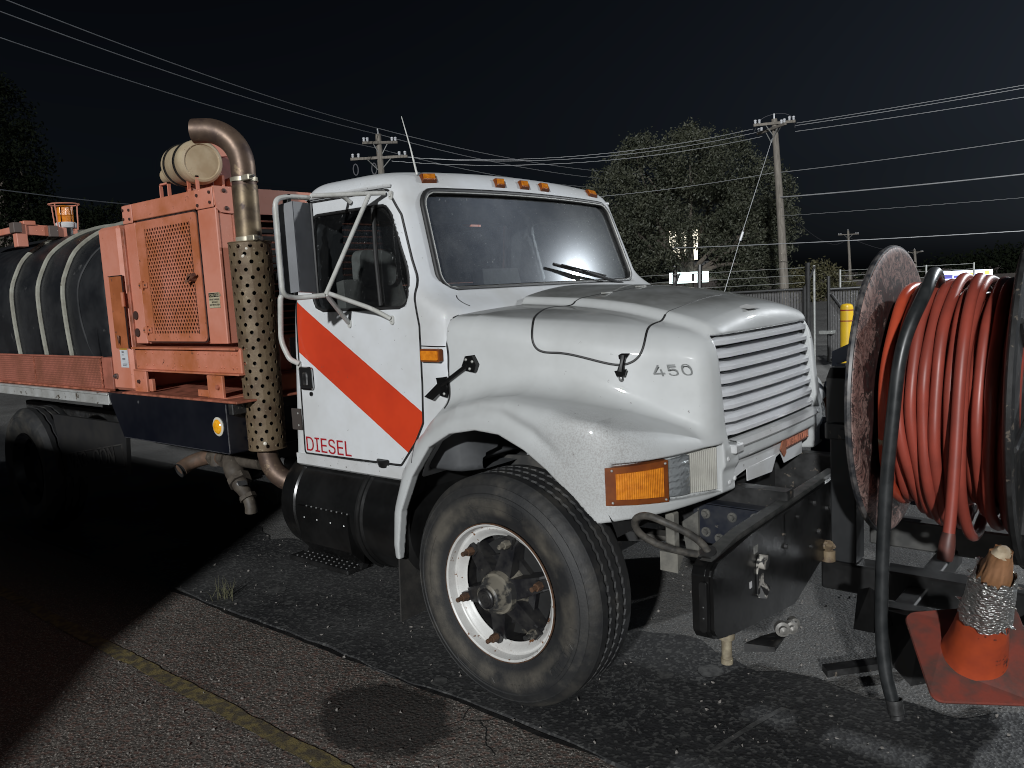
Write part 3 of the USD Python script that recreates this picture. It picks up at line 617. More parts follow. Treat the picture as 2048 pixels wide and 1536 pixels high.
lens_mat = usdkit.material(stage, LOOKS + 'headlamp_lens', {'g': ('texture_coordinate', {}), 'w': ('wave_texture', {'scale': 11.0, 'bands_direction': 'z', 'distortion': 6.0, 'detail': 3.0, 'detail_scale': 2.0}), 'b': ('bump', {'distance': .0035}), 'p': ('principled_bsdf', {'base_color': (.30, .32, .33), 'roughness': .14, 'metallic': .35, 'coat_weight': .8, 'specular_ior_level': .8})},
    [('g.object', 'w.vector'), ('w.fac', 'b.height'), ('b.normal', 'p.normal')], surface='p.BSDF')
def front_patch(y0, y1, zlo, zhi, off, nu=14, nv=6, mirror=False):
    """a curved panel following the front corner between y0 and y1 (zlo, zhi functions of y), off in front of the fascia."""
    rows = []
    for y in np.linspace(y0, y1, nu):
        v = abs(y - YC); e = 1e-3; s = (_XF(v + e) - _XF(v - e)) / (2 * e); nv_ = np.array([1, s if y < YC else -s, 0]) ; nv_ = np.array([1., s, 0.]); nv_ /= np.linalg.norm(nv_)
        for z in np.linspace(zlo(y), zhi(y), nv): rows.append(np.array([_XF(v), y, z]) + nv_ * off)
    V = np.array(rows); i, j = np.meshgrid(np.arange(nu - 1), np.arange(nv), indexing='ij'); i, j = np.meshgrid(np.arange(nu - 1), np.arange(nv - 1), indexing='ij')
    return V, np.stack([i * nv + j, (i + 1) * nv + j, (i + 1) * nv + j + 1, i * nv + j + 1], -1).reshape(-1, 4)
def solid_patch(y0, y1, zlo, zhi, off, th, nu=14, nv=6):
    a, q = front_patch(y0, y1, zlo, zhi, off, nu, nv); b, _ = front_patch(y0, y1, zlo, zhi, off - th, nu, nv); N = len(a)
    ed = [k * nv for k in range(nu)] + [(nu - 1) * nv + k for k in range(1, nv)] + [k * nv + nv - 1 for k in range(nu - 2, -1, -1)] + [k for k in range(nv - 2, 0, -1)]
    s = [[ed[k], ed[k - 1], ed[k - 1] + N, ed[k] + N] for k in range(len(ed))]
    return trimesh.Trimesh(np.vstack([a, b]), np.vstack([np.vstack([q, q[:, ::-1] + N, np.array(s)])[:, [0, 1, 2]], np.vstack([q, q[:, ::-1] + N, np.array(s)])[:, [0, 2, 3]]]), process=False)
zt = lambda y: 1.114 - .014 * (.54 - y) / .51; zb = lambda y: .917 + .034 * (.54 - y) / .51
for side in (0, 1):
    mir = (lambda m: m) if side == 0 else (lambda m: trimesh.Trimesh(np.asarray(m.vertices) * [1, -1, 1] + [0, 2 * YC, 0], np.asarray(m.faces)[:, ::-1], process=False))
    ts = truck.add('turn_signal', mir(solid_patch(.026, .232, lambda y: zb(y) + .002, lambda y: zt(y) - .002, .006, .04)), amber_dark)
    truck.add('turn_signal_lens', mir(solid_patch(.050, .208, lambda y: zb(y) + .026, lambda y: zt(y) - .026, .013, .03)), amber, parent=ts)
    truck.add('lens_screw', mir(cat(*[dome_bolt(np.array([_XF(YC - y), y, z]) + [.008, -.006, 0], (1, -.6, 0), .005, .004) for y in (.04, .22) for z in (zb(y) + .013, zt(y) - .013)])), galv, parent=ts)
    bz = truck.add('lamp_bezel', mir(cat(solid_patch(.234, .535, lambda y: zb(y) + .004, lambda y: zt(y) - .004, -.05, .01))), ribbed)
    rb = [solid_patch(y, y + .005, lambda y: zb(y) + .012, lambda y: zt(y) - .010, -.030 + .022 * (y - .36) / .17, .04, 2, 2) for y in np.arange(.372, .525, .0105)]
    truck.add('bezel_rib', mir(cat(*rb)), ribbed, parent=bz)
    hl = cat(solid_patch(.236, .362, lambda y: zb(y) + .016, lambda y: zt(y) - .010, -.006, .04, 10, 8)); Vh = hl.vertices; yc_, zc_ = .299, 1.015
    Vh[:, 0] += .018 * (1 - ((Vh[:, 1] - yc_) / .07) ** 2) * (1 - ((Vh[:, 2] - zc_) / .1) ** 2) - .012
    truck.add('headlight', mir(hl), lens_mat, smooth=40)

# --- roof clearance lamps, drip rails, antenna
for yc_ in (.41, .91, YC - .005, 1.30, 1.83):
    P = on_side([(-.3, yc_, 2.338 + .008 * (1 - abs(yc_ - YC)))], cab_outer, (-1, 0, 0))[0]; N = grad_at(cab_outer, P)[0]
    t = np.array([0, 1., 0]); t = t - N * (t @ N); t /= np.linalg.norm(t); u = np.cross(N, t); u = u if u[2] > 0 else -u
    sl = .012
    def pad(w, h, d): return hull([P + t * (sx * w + sl * sz) + u * sz * h - N * .01 for sx in (-1, 1) for sz in (-1, 1)] + [P + t * (sx * (w - .006) + sl * sz) + u * sz * (h - .005) + N * d for sx in (-1, 1) for sz in (-1, 1)])
    w = .050 if yc_ in (.41, 1.83) else .040
    cl = truck.add('clearance_lamp', pad(w, .031, .014), amber_dark); truck.add('clearance_lens', pad(w - .007, .023, .018), amber, parent=cl)
dr = on_side(dense([(-1.38, .2, 2.306), (-.72, .2, 2.302)], .05), cab_outer)
truck.add('drip_rail', tube(dr + [0, -.012, 0], .009, 6), trim_white)
dr2 = dr.copy(); dr2[:, 1] = 2 * YC - dr2[:, 1]; truck.add('drip_rail', tube(dr2 + [0, .012, 0], .009, 6), trim_white)
truck.add('antenna', tube([(-.70, .36, 2.36), (-.735, .36, 2.50), (-.782, .36, 2.65)], [.006, .0035, .002], 6), galv)
P = on_side([(-.9, 2.0, 2.27)], cab_outer)[0]
truck.add('roof_bolt', cyl((-.66, 1.93, 2.28), (-.66, 1.99, 2.285), .012), trim_white)

# --- door hardware
hd = truck.add('door_handle', [extrude(rrect(-1.402, 1.318, -1.300, 1.430, .014), (0, .102, 0), (1, 0, 0), (0, 0, 1), .016)], surf('handle_black', .01, .015, rough=.3), parent=door)
truck.add('door_handle_trim', [tube(np.array([(x, .088, z) for x, z in rrect(-1.404, 1.316, -1.298, 1.432, .016).exterior.coords[:-1]]), .004, 6, closed=True)], chrome, parent=door)
truck.add('door_handle_lever', box((-1.372, .076, 1.335), (-1.33, .09, 1.405), .006), surf('lever_metal', .25, .12, scale=30, rough=.3, metal=.9), parent=door)
truck.add('door_lock', cyl((-1.328, .102, 1.290), (-1.328, .092, 1.290), .011), black_paint, parent=door)
truck.add('door_lettering', text('DIESEL', .077, (-1.418, .0985, .980), (1, 0, 0), (0, 0, 1), .001, stretch=1.03), surf('red_letter', (.36, .012, .018), rough=.5), parent=door, label='DIESEL in red capitals')
truck.add('sill', hull([(x, y, z) for x in (-1.50, -.64) for y, z in ((.094, .961), (.094, .905), (.11, .893), (.2, .90), (.2, .961))]), trim_white)
truck.add('corner_plate', box((-1.512, .092, 1.09), (-1.432, .10, 1.205)), surf('plate_brown', (.06, .05, .045), rough=.5))
for z in (1.115, 1.18): truck.add('rivet', dome_bolt((-1.455, .092, z), (0, -1, 0), .006, .004), galv)
# faded number on the hood side
tm = text('450', .050, (0, 0, 0), (1, 0, 0), (0, 0, 1), .0007, stretch=1.35); tv = np.asarray(tm.vertices)
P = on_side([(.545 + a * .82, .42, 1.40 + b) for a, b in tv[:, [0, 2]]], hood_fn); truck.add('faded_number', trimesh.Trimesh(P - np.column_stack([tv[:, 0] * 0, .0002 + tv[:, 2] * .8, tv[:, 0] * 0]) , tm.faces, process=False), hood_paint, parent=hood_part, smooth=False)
# side marker
mk = truck.add('side_marker', extrude(rrect(-.468, 1.478, -.345, 1.536, .008), (0, .1, 0), (1, 0, 0), (0, 0, 1), .022), amber_dark); truck.add('side_marker_lens', extrude(rrect(-.46, 1.486, -.353, 1.528, .006), (0, .1, 0), (1, 0, 0), (0, 0, 1), .028), amber, parent=mk)
# hood latch (black rubber strap) and its two brackets
lt = truck.add('hood_latch', hull([(-.452, .092, 1.318), (-.40, .092, 1.305), (-.335, .11, 1.358), (-.36, .105, 1.392), (-.452, .072, 1.318), (-.40, .072, 1.305), (-.335, .09, 1.358), (-.36, .085, 1.392)]), black_paint)
truck.add('latch_strap', tube([(-.35, .085, 1.372), (-.21, .112, 1.462)], .012, 8), black_paint, parent=lt)
A = on_side([(-.20, .2, 1.468)], hood_fn)[0]
truck.add('latch_bracket', hull([A + [a, d, b] for a, b in ((-.045, -.012), (-.02, .035), (.02, .04), (.042, -.002), (.03, -.035), (-.02, -.03)) for d in (.01, -.014)]), black_paint, parent=lt)
truck.add('latch_bracket', hull([np.array((-.352, .10, 1.36)) + [a, d, b] for a, b in ((-.03, .045), (.015, .05), (.035, .005), (.025, -.04), (-.01, -.035)) for d in (.01, -.016)]), black_paint, parent=lt)
for a, b in ((-.015, .02), (.022, .012), (.005, -.02)): truck.add('latch_bolt', dome_bolt(A + [a, -.014, b], (0, -1, 0), .007, .006), galv, parent=lt)
truck.add('latch_bolt', dome_bolt((-.335, .084, 1.335), (0, -1, 0), .007, .006), galv, parent=lt)
# rubber hold-down on the hood's side panel
A = on_side([(.437, .36, 1.487)], hood_fn)[0]; B = on_side([(.430, .36, 1.425)], hood_fn)[0]; N = grad_at(hood_fn, A)[0]
hk = truck.add('hood_hook', hull([A + [-.026, -.006, .012], A + [.026, .006, .012], A + [.014, -.012, -.01], A + [-.014, -.016, -.01], A + [0, .015, 0]]), black_paint)
truck.add('hook_strap', [tube([A + N * .018, A * .5 + B * .5 + N * .026, B + N * .02], [.012, .010, .016], 8), hull([B + N * .01 + [a, 0, b] for a, b in ((-.03, 0), (.03, .01), (.02, -.018), (-.02, -.022))] + [B + N * .03 + [a, 0, b] for a, b in ((-.03, 0), (.03, .01), (.02, -.018), (-.02, -.022))])], black_paint, parent=hk)
truck.add('hook_bolt', dome_bolt(B + N * .02 + [0, 0, -.03], N, .011, .012), bare_steel, parent=hk)
# ---------------------------------------------------------------- wheels
tyre_mat = usdkit.material(stage, LOOKS + 'tyre_rubber', {'g': ('geometry', {}), 'n': ('noise_texture', {'scale': 9.0, 'detail': 7.0, 'roughness': .7}), 'r': ('rgb_ramp', {'ramp': [(.36, (.012, .0125, .0140)), (.54, (.019, .0195, .020)), (.70, (.048, .045, .040))]}),
    'd': ('vector_math', {'math_type': 'distance', 'vector2': (0., 0., .507)}), 'dr': ('rgb_ramp', {'ramp': [(.33, (0, 0, 0)), (.36, (.9, .9, .9)), (.40, (.75, .75, .75)), (.43, (.05, .05, .05)), (.47, (.10, .10, .10)), (.50, (.5, .5, .5))]}), 'n2': ('noise_texture', {'scale': 5.0, 'detail': 6.0, 'roughness': .6}), 'm': ('math', {'math_type': 'multiply'}), 'nr': ('map_range', {'from_min': .42, 'from_max': .62, 'to_min': 0., 'to_max': .95, 'clamp': True}),
    'sx': ('separate_xyz', {}), 'sy': ('map_range', {'from_min': .0, 'from_max': .03, 'to_min': 1., 'to_max': .12, 'clamp': True}), 'm2': ('math', {'math_type': 'multiply'}),
    'mx': ('mix_color', {'b': (.105, .094, .076)}), 'bn': ('noise_texture', {'scale': 120.0, 'detail': 4.0}), 'b': ('bump', {'distance': .0008}), 'p': ('principled_bsdf', {'roughness': .62})},
    [('g.position', 'n.vector'), ('n.fac', 'r.fac'), ('g.position', 'd.vector1'), ('d.value', 'dr.fac'), ('g.position', 'n2.vector'), ('n2.fac', 'nr.value'), ('dr.color', 'm.value1'), ('nr.result', 'm.value2'), ('g.position', 'sx.vector'), ('sx.y', 'sy.value'), ('m.value', 'm2.value1'), ('sy.result', 'm2.value2'), ('r.color', 'mx.a'), ('m2.value', 'mx.fac'), ('mx.result', 'p.base_color'), ('g.position', 'bn.vector'), ('bn.fac', 'b.height'), ('b.normal', 'p.normal')], surface='p.BSDF')
rim_white = surf('rim_white', (.60, .60, .58), (.52, .51, .49), scale=9, rough=.38, spots=((.16, .07, .03), 24, .63, .04), bump=.0004)
rust = surf('rust', (.11, .055, .028), (.055, .03, .018), scale=40, rough=.8, bump=.0008)
hub_black = surf('hub_black', (.010, .010, .012), (.026, .025, .024), scale=16, rough=.38, rvar=.12, spots=((.16, .14, .11), 34, .72, .05))
hub_worn = surf('hub_worn', (.028, .028, .028), (.17, .155, .125), scale=16, rough=.42, ramp=(.46, .56))
R0 = .507
def tyre(cx, y0, cz, sgn=1, n=288, detail=True):
    prof = [(.012, .296), (-.004, .305), (-.012, .33), (-.022, .365), (-.027, .40), (-.0268, .418), (-.022, .432), (-.0245, .437), (-.018, .452), (-.010, .466), (-.0115, .471), (.004, .487), (.015, .497), (.026, .503)]
    tread = [.030]
    for g in (.078, .132, .186): tread += [('a', g - .010), ('b', g - .006), ('c', g + .006), ('d', g + .010)]
    tread += [.234]
    rows = [(y, r, 0) for y, r in prof]
    for t in tread:
        if isinstance(t, tuple): rows.append((t[1], R0 if t[0] in 'ad' else R0 - .013, 1))
        else: rows.append((t, R0 - .001, 0))
    rows += [(.252, .498, 0), (.272, .47, 0), (.292, .42, 0), (.29, .38, 0), (.275, .33, 0), (.25, .296, 0)]
    th = np.arange(n) * 2 * np.pi / n; z = np.where((np.arange(n) // 2) % 2 == 0, .0035, -.0035); ph = np.arange(n) % 4
    z = np.array([0, .0042, 0, -.0042])[ph]
    V = []
    for y, r, zz in rows:
        rr = r - (.0015 * ((np.arange(n) // 2) % 2) if .470 < r < .499 and y < .1 else 0)
        V.append(np.stack([cx + rr * np.cos(th), y0 + sgn * (y + zz * z), cz + rr * np.sin(th)], 1))
    V = np.vstack(V); V[:, 2] = np.where(V[:, 2] < .004, .0015, V[:, 2]); K = len(rows)
    i, j = np.meshgrid(np.arange(K - 1), np.arange(n), indexing='ij'); q = np.stack([i * n + j, i * n + (j + 1) % n, (i + 1) * n + (j + 1) % n, (i + 1) * n + j], -1).reshape(-1, 4)
    if sgn < 0: q = q[:, ::-1]
    return V, q[:, ::-1]
def ring_slot(cx, cz, y, r, a0, a1, w, t=.0022):
    """a raised outline (stadium) moulded on a tyre's wall."""
    a = np.linspace(a0, a1, 14); up = np.linspace(np.pi, 0, 6)
    pts = [((r + w) * math.cos(k), (r + w) * math.sin(k)) for k in a] + [((r) * math.cos(a1 + .035), r * math.sin(a1 + .035))] + [((r - w) * math.cos(k), (r - w) * math.sin(k)) for k in a[::-1]] + [(r * math.cos(a0 - .035), r * math.sin(a0 - .035))]
    return tube([(cx + p, y, cz + q) for p, q in pts], t, 5, closed=True)
wh = truck.add('wheel', lathe([(.0, .296), (-.007, .301), (-.013, .300), (-.0145, .295), (-.010, .289), (.012, .284), (.026, .281), (.030, .276), (.028, .268), (.034, .258), (.046, .248), (.054, .238), (.056, .234)], (0, 0, .507), (0, 1, .507), 96), rim_white, label='front wheel with white rim and black spokes')
truck.add('rim_edge', lathe([(.001, .2965), (-.008, .3035), (-.0145, .3025), (-.0155, .299), (-.012, .297)], (0, 0, .507), (0, 1, .507), 96), rust, parent=wh)
truck.add('tyre', tyre(0, 0, .507), tyre_mat, parent=wh, smooth=24)
for args in ((-.027, .395, 1.15, 1.85, .02), (-.0268, .40, -.75, -.35, .02), (-.026, .405, 2.6, 3.3, .016), (-.026, .405, 4.1, 4.6, .016)):
    truck.add('tyre_moulding', ring_slot(0, .507, args[0], args[1], args[2], args[3], args[4]), tyre_mat, parent=wh)
for k in range(26):
    a = -1.45 + .052 * k
    if k % 6 in (1, 2, 3, 4): 
        c, s_ = math.cos(a), math.sin(a); o = np.array([.405 * c, -.0265, .507 + .405 * s_]); e = np.array([c, 0, s_]); t = np.array([-s_, 0, c])
        truck.add('tyre_moulding', hull([o + e * x + t * y + [0, z, 0] for x in (-.016, .016) for y in (-.0045 - .002 * (k % 3), .0045) for z in (-.0018, .003)]), tyre_mat, parent=wh)
truck.add('rim_barrel', lathe([(.055, .235), (.06, .243), (.16, .243), (.20, .28)], (0, 0, .507), (0, 1, .507), 64), hub_black, parent=wh)
truck.add('brake_drum', lathe([(.20, .01), (.20, .20), (.09, .21), (.088, .17), (.085, .02)], (0, 0, .507), (0, 1, .507), 48), liner_black, parent=wh)
truck.add('hub', lathe([(.11, .12), (.06, .115), (.03, .098), (.0, .092), (-.02, .088), (-.022, .078), (-.03, .072), (-.075, .058), (-.080, .05), (-.0801, .0001)], (0, 0, .507), (0, 1, .507), 36), hub_worn, parent=wh)
truck.add('hub_cap', cat(lathe([(-.078, .044), (-.090, .043), (-.094, .038), (-.090, .033), (-.090, .026), (-.093, .024), (-.093, .016), (-.089, .014), (-.089, .0001)], (0, 0, .507), (0, 1, .507), 30)), hub_black, parent=wh, smooth=20)
for k in range(6):
    a = math.radians(a0 := 17.5 + 60 * k); e = np.array([math.cos(a), 0, math.sin(a)]); t = np.array([-math.sin(a), 0, math.cos(a)]); o = np.array([0, 0, .507])
    def sp(r, w, y): return [o + e * r + t * w + [0, y, 0], o + e * r - t * w + [0, y, 0]]
    truck.add('spoke', hull(sp(.06, .046, .0) + sp(.06, .05, .10) + sp(.185, .034, .030) + sp(.238, .03, .055) + sp(.238, .04, .14) + sp(.215, .03, .032)), hub_black, parent=wh)
    truck.add('rim_clamp', hull(sp(.20, .020, .022) + sp(.246, .019, .018) + sp(.248, .02, .04) + sp(.196, .022, .04)), hub_black, parent=wh)
    truck.add('wheel_nut', cat(bolt(o + e * .222 + [0, .02, 0], (0, -1, 0), .019, .032), cyl(o + e * .222, o + e * .222 + [0, -.040, 0], .0105, n=10)), rust if k in (0, 2, 3, 4) else hub_worn, parent=wh)
    a2 = a + math.radians(30); e2 = np.array([math.cos(a2), 0, math.sin(a2)]); t2 = np.array([-math.sin(a2), 0, math.cos(a2)])
    truck.add('spoke_web', hull([o + e2 * r + t2 * w + [0, y, 0] for r, w in ((.06, .02), (.15, .045)) for w in (-w, w) for y in (.06, .10)]), hub_black, parent=wh)
# the wheel's twin on the far side and the rear wheels under the deck
def plain_wheel(cx, y0, sgn):
    w = truck.add('wheel', lathe([(.0, .296), (-.012, .30), (.012, .284), (.05, .25), (.10, .243), (.12, .01)], (cx, y0, .507), (cx, y0 + sgn, .507), 48), hub_black)
    truck.add('tyre', tyre(cx, y0, .507, sgn, 96), tyre_mat, parent=w, smooth=24)
plain_wheel(0, 2 * YC, -1); plain_wheel(-5.15, .02, 1); plain_wheel(-5.15, 2 * YC - .02, -1)
# inner fender liner, black
lin = np.array(Polygon(ARCH).buffer(.055).exterior.coords)[:-1]; lin = lin[lin[:, 1] > .36]
k0 = int(np.argmin(lin[:, 0] + 10 * (lin[:, 1] > .42))); lin = np.roll(lin, -k0, 0)
if lin[1, 1] < lin[0, 1] + .001 and abs(lin[1,0]-lin[0,0])>.3: lin = np.roll(lin[::-1], 1, 0)
lin = lin[np.argsort(np.unwrap(np.arctan2(lin[:, 1] - .50, lin[:, 0])))[::-1]]
for nm, ya, yb in (('wheel_well', .03, .60), ('wheel_well', 2 * YC - .60, 2 * YC - .03)):
    V = np.vstack([[(x, y, z) for x, z in lin] for y in (ya, yb)]); m = len(lin); i = np.arange(m - 1)
    q = np.stack([i, i + 1, i + 1 + m, i + m], 1)
    side = np.vstack([V, [[0., (yb if ya < 1 else ya), .75]]]); fan = np.stack([i + (m if ya < 1 else 0), i + 1 + (m if ya < 1 else 0), np.full(m - 1, 2 * m)], 1)
    truck.add(nm, trimesh.Trimesh(side, np.vstack([q[:, [0, 1, 2]], q[:, [0, 2, 3]], fan]), process=False), liner_black, smooth=30)
dusty = surf('dusty_black', (.03, .03, .03), (.075, .07, .062), scale=7, rough=.75, detail=8)
truck.add('splash_panel', hull([(-.70, .50, .76), (-.52, .50, .965), (-.1, .50, .99), (-.02, .50, .80), (-.70, .52, .76), (-.52, .52, .965), (-.1, .52, .99), (-.02, .52, .80)]), dusty)
truck.add('splash_panel', hull([(-.86, .36, .58), (-.70, .50, .78), (-.53, .50, .97), (-.68, .33, .66), (-.84, .39, .58), (-.68, .53, .78)]), dusty)
# --- chassis
for y in (.70, 1.46): truck.add('chassis_rail', box((-7.0, y, .70), (.98, y + .08, .90), .006), black_worn)
truck.add('front_axle', hull([(-.05, .2, .44), (.05, .2, .44), (-.05, .2, .54), (.05, .2, .54), (-.05, 2.0, .44), (.05, 2.0, .44), (-.05, 2.0, .54), (.05, 2.0, .54)]), black_worn)
truck.add('leaf_spring', hull([(-.75, .62, .62), (.62, .62, .66), (0, .62, .56), (-.75, .70, .62), (.62, .70, .66), (0, .70, .56), (0, .62, .62), (0, .70, .62)]), dusty)
truck.add('engine_block', box((-.35, .82, .62), (.66, 1.42, 1.30), .05), liner_black)
truck.add('radiator', box((.60, .62, .95), (.68, 1.62, 1.54), .01), liner_black)
# --- fuel tank with step
from manifold3d import Manifold, CrossSection
mt = cyl((0, 0, 0), (1, 0, 0), 1)
def mf(m):
    import manifold3d
    return m.to_mesh()
TX0, TX1, TY, TZ, TR = -1.63, -.58, .315, .665, .29
tank_prof = [(0, .0001), (.0, .22), (.012, .262), (.04, .285), (.07, TR)] + [(.13, TR), (.14, TR + .008), (.165, TR + .008), (.175, TR)] + [(.66, TR), (.67, TR + .010), (.72, TR + .010), (.73, TR)] + [(.98, TR), (1.01, .285), (1.038, .262), (1.05, .22), (1.05, .0001)]
ft = truck.add('fuel_tank', lathe(tank_prof, (TX0, TY, TZ), (TX1, TY, TZ), 72), black_paint, smooth=25, label='glossy black round fuel tank')
truck.add('tank_step', [hull([(x, y, z) for x in (-1.415, -1.00) for y, z in ((.010, .700), (.10, .705), (.10, .42), (.022, .50), (.010, .60))])], black_paint, parent=ft)
dot_mat = surf('tread_dot', (.30, .30, .30), (.16, .16, .16), scale=60, rough=.35, metal=.7)
for a in range(10):
    for b in range(3):
        if a == 0 and b == 0: continue
        truck.add('tread_dot', dome_bolt((-1.39 + a * .042 + (.02 if b % 2 else 0), .022 + b * .024, .702), (0, 0, 1), .0055, .004, 6), dot_mat, parent=ft)
for a in range(4): truck.add('tread_dot', dome_bolt((-1.36 + a * .11, .010, .64), (0, -1, 0), .005, .004, 6), dot_mat, parent=ft)
truck.add('tank_strap', tube([(-.93 + .0, TY + (TR + .012) * math.sin(t), TZ + (TR + .012) * math.cos(t)) for t in np.linspace(-2.6, .4, 30)], .012, 6), black_satin, parent=ft)
truck.add('tank_bracket', box((-.96, TY - .20, .925), (-.90, TY - .12, .975), .008), black_worn, parent=ft)
truck.add('filler_neck', lathe([(0, .05), (.05, .05), (.055, .058), (.085, .058), (.09, .05), (.09, .001)], (-.80, .16, .915), (-.80, .13, 1.0), 24), black_satin, parent=ft)
truck.add('fuel_tank', lathe(tank_prof, (TX0, 2 * YC - TY, TZ), (TX1, 2 * YC - TY, TZ), 48), black_paint, smooth=25, label='added unseen far side fuel tank')  # unseen tank, added with the far boxes to stop mast light under the deck
truck.add('added_far_box', box((-4.5, 1.75, .34), (-1.75, 2.28, 1.16), .02), black_satin)  # unseen box, added to keep mast light from passing under the deck
truck.add('added_far_skirt', box((-7.4, 2.2, .14), (-1.75, 2.285, 1.17), .01), black_satin)  # unseen panel, added to block lamplight and keep the underside dark
stp = truck.add('lower_step', box((-1.545, .02, .372), (-1.045, .20, .398), .006), black_satin)
for x in (-1.53, -1.06): truck.add('step_hanger', hull([(x, .10, .385), (x + .03, .10, .385), (x, .14, .385), (x + .03, .14, .385), (x, .20, .56), (x + .03, .20, .56), (x, .25, .56), (x + .03, .25, .56)]), black_satin, parent=stp)
for a in range(11):
    for b in range(4): truck.add('step_dot', dome_bolt((-1.50 + a * .042 + (.02 if b % 2 else 0), .045 + b * .036, .398), (0, 0, 1), .0065, .004, 6), dot_mat, parent=stp)
truck.add('mud_flap', hull([(-.64, .015, .57), (-.625, -.015, .24), (-.63, .30, .24), (-.645, .30, .57), (-.632, .015, .57), (-.617, -.015, .24), (-.622, .30, .24), (-.637, .30, .57)]), surf('flap_rubber', (.022, .021, .02), (.04, .037, .033), scale=14, rough=.75))
# --- exhaust
guard_mat = surf('guard_steel', (.17, .125, .075), (.10, .065, .038), scale=10, rough=.55, metal=.25, detail=8, bump=.0006, rvar=.1, spots=((.30, .25, .17), 45, .63, .08))
stack_mat = surf('stack_steel', (.155, .105, .075), (.065, .042, .035), scale=7, rough=.5, metal=.5, detail=8, rvar=.1, spots=((.30, .22, .14), 18, .60, .1))
EX, EY = -1.785, .105
EH = np.array([-.80, -.60, 0.]); E0 = np.array([EX, EY, 0.])
ex = truck.add('exhaust_stack', tube(np.vstack([smooth_path([(EX, EY, .99), (EX, EY, 1.6), (EX, EY, 2.2), (EX, EY, 2.525)], 12)[:-1], [E0 + EH * (.20 - .20 * math.cos(t)) + [0, 0, 2.525 + .20 * math.sin(t)] for t in np.linspace(0, math.pi / 2, 18)], [E0 + EH * .255 + [0, 0, 2.725]]]), .0655, 28, caps=False), stack_mat, label='rusty exhaust stack bent sideways at the top')
truck.add('stack_bore', tube([E0 + EH * .18 + [0, 0, 2.725], E0 + EH * .25 + [0, 0, 2.725]], .060, 20), liner_black, parent=ex)
truck.add('stack_sleeve', lathe([(0, .0657), (0, .0695), (.30, .0695), (.30, .0657)], (EX, EY, 2.12), (EX, EY, 2.42), 28), surf('sleeve_steel', (.21, .16, .10), (.09, .065, .045), scale=8, rough=.45, metal=.6, detail=8, spots=((.05, .035, .03), 12, .58, .1)), parent=ex)
nu, nv = 11, 27; gv, gf = perf_sheet(nu, nv, 1.0, .0425, .0, .0)  if False else (None, None)
V, F = perf_sheet(nu, nv, .0657, .0425, .0112, .004, True, 12)
ang = V[:, 0] / (.0657 * nu) * 2 * np.pi; rr = .1155 - .010 * (V[:, 1] / (.0425 * nv) < -9) + V[:, 2]; zz = .965 + (V[:, 1] + .02) / (.0425 * nv) * 1.147
rr = rr * (.90 + .10 * np.clip((zz - .965) / 1.147, 0, 1))
gu = truck.add('heat_guard', trimesh.Trimesh(np.stack([EX + rr * np.cos(ang), EY + rr * np.sin(ang), zz], 1), F[:, ::-1], process=False), guard_mat, parent=ex, smooth=40)
truck.add('guard_rim', [tube([(EX + r * math.cos(t), EY + r * math.sin(t), z) for t in np.linspace(0, 2 * np.pi, 33)[:-1]], .0035, 6, closed=True) for z, r in ((.962, .1035), (2.113, .115))], guard_mat, parent=ex)
truck.add('muffler', lathe([(0, .066), (.01, .082), (1.1, .088), (1.11, .066)], (EX, EY, .985), (EX, EY, 2.1), 28), liner_black, parent=ex)
for z, a in ((1.005, .3), (2.075, .35), (2.035, .55)): truck.add('guard_screw', dome_bolt((EX + .11 * math.cos(-a - .4), EY + .11 * math.sin(-a - .4), z), (math.cos(-a - .4), math.sin(-a - .4), 0), .011, .006), surf('screw_pale', (.6, .56, .48), rough=.4), parent=ex)
truck.add('exhaust_elbow', tube(smooth_path([(EX, EY, 1.0), (EX, EY, .90), (EX + .04, EY + .02, .81), (EX + .16, EY + .10, .74), (EX + .3, EY + .2, .70)], 16), .058, 22), stack_mat, parent=ex)
for z in (2.44, 2.12):
    cl = truck.add('stack_clamp', [lathe([(0, .068), (0, .0735), (.022, .0735), (.022, .068)], (EX, EY, z), (EX, EY, z + .022), 28), box((EX + .055, EY - .055, z - .004), (EX + .125, EY - .025, z + .026), .004)], surf('clamp_steel', (.50, .46, .36), (.36, .32, .24), scale=20, rough=.4, metal=.5), parent=ex)
    truck.add('clamp_bolt', cyl((EX + .12, EY - .04, z + .011), (EX + .165, EY - .045, z + .011), .007, n=8), bare_steel, parent=ex)
truck.add('guard_bracket', box((EX + .06, .2, 1.9), (-1.5, .24, 1.94), .003), black_satin, parent=ex)
truck.add('cab_back_tank', box((-1.74, .40, .98), (-1.58, 1.9, 1.42), .02), black_satin)
# --- mirror with its bracket
mir_grey = surf('mirror_grey', (.13, .137, .15), (.105, .11, .12), scale=9, rough=.45); arm_mat = surf('arm_paint', (.52, .52, .50), (.42, .42, .39), scale=18, rough=.4, spots=((.12, .07, .04), 40, .70, .04))
MX = -.95
mr = truck.add('side_mirror', [hull([(MX - .012, -.300, 1.812), (MX - .012, -.300, 2.205), (MX + .052, -.236, 1.824), (MX + .052, -.236, 2.228), (MX - .012, -.236, 1.82), (MX - .012, -.236, 2.226)]),
    hull([(MX + .052, -.232, 1.824), (MX + .052, -.232, 2.228), (MX + .012, -.107, 1.814), (MX + .012, -.107, 2.228), (MX - .012, -.107, 1.814), (MX - .012, -.107, 2.228), (MX - .012, -.232, 1.824), (MX - .012, -.232, 2.228)])], mir_grey, label='dark grey backed mirror on a white tube bracket', smooth=15)
truck.add('mirror_glass', box((MX - .017, -.29, 1.83), (MX - .012, -.115, 2.20)), surf('mirror_silver', .8, rough=.02, metal=1.0), parent=mr)
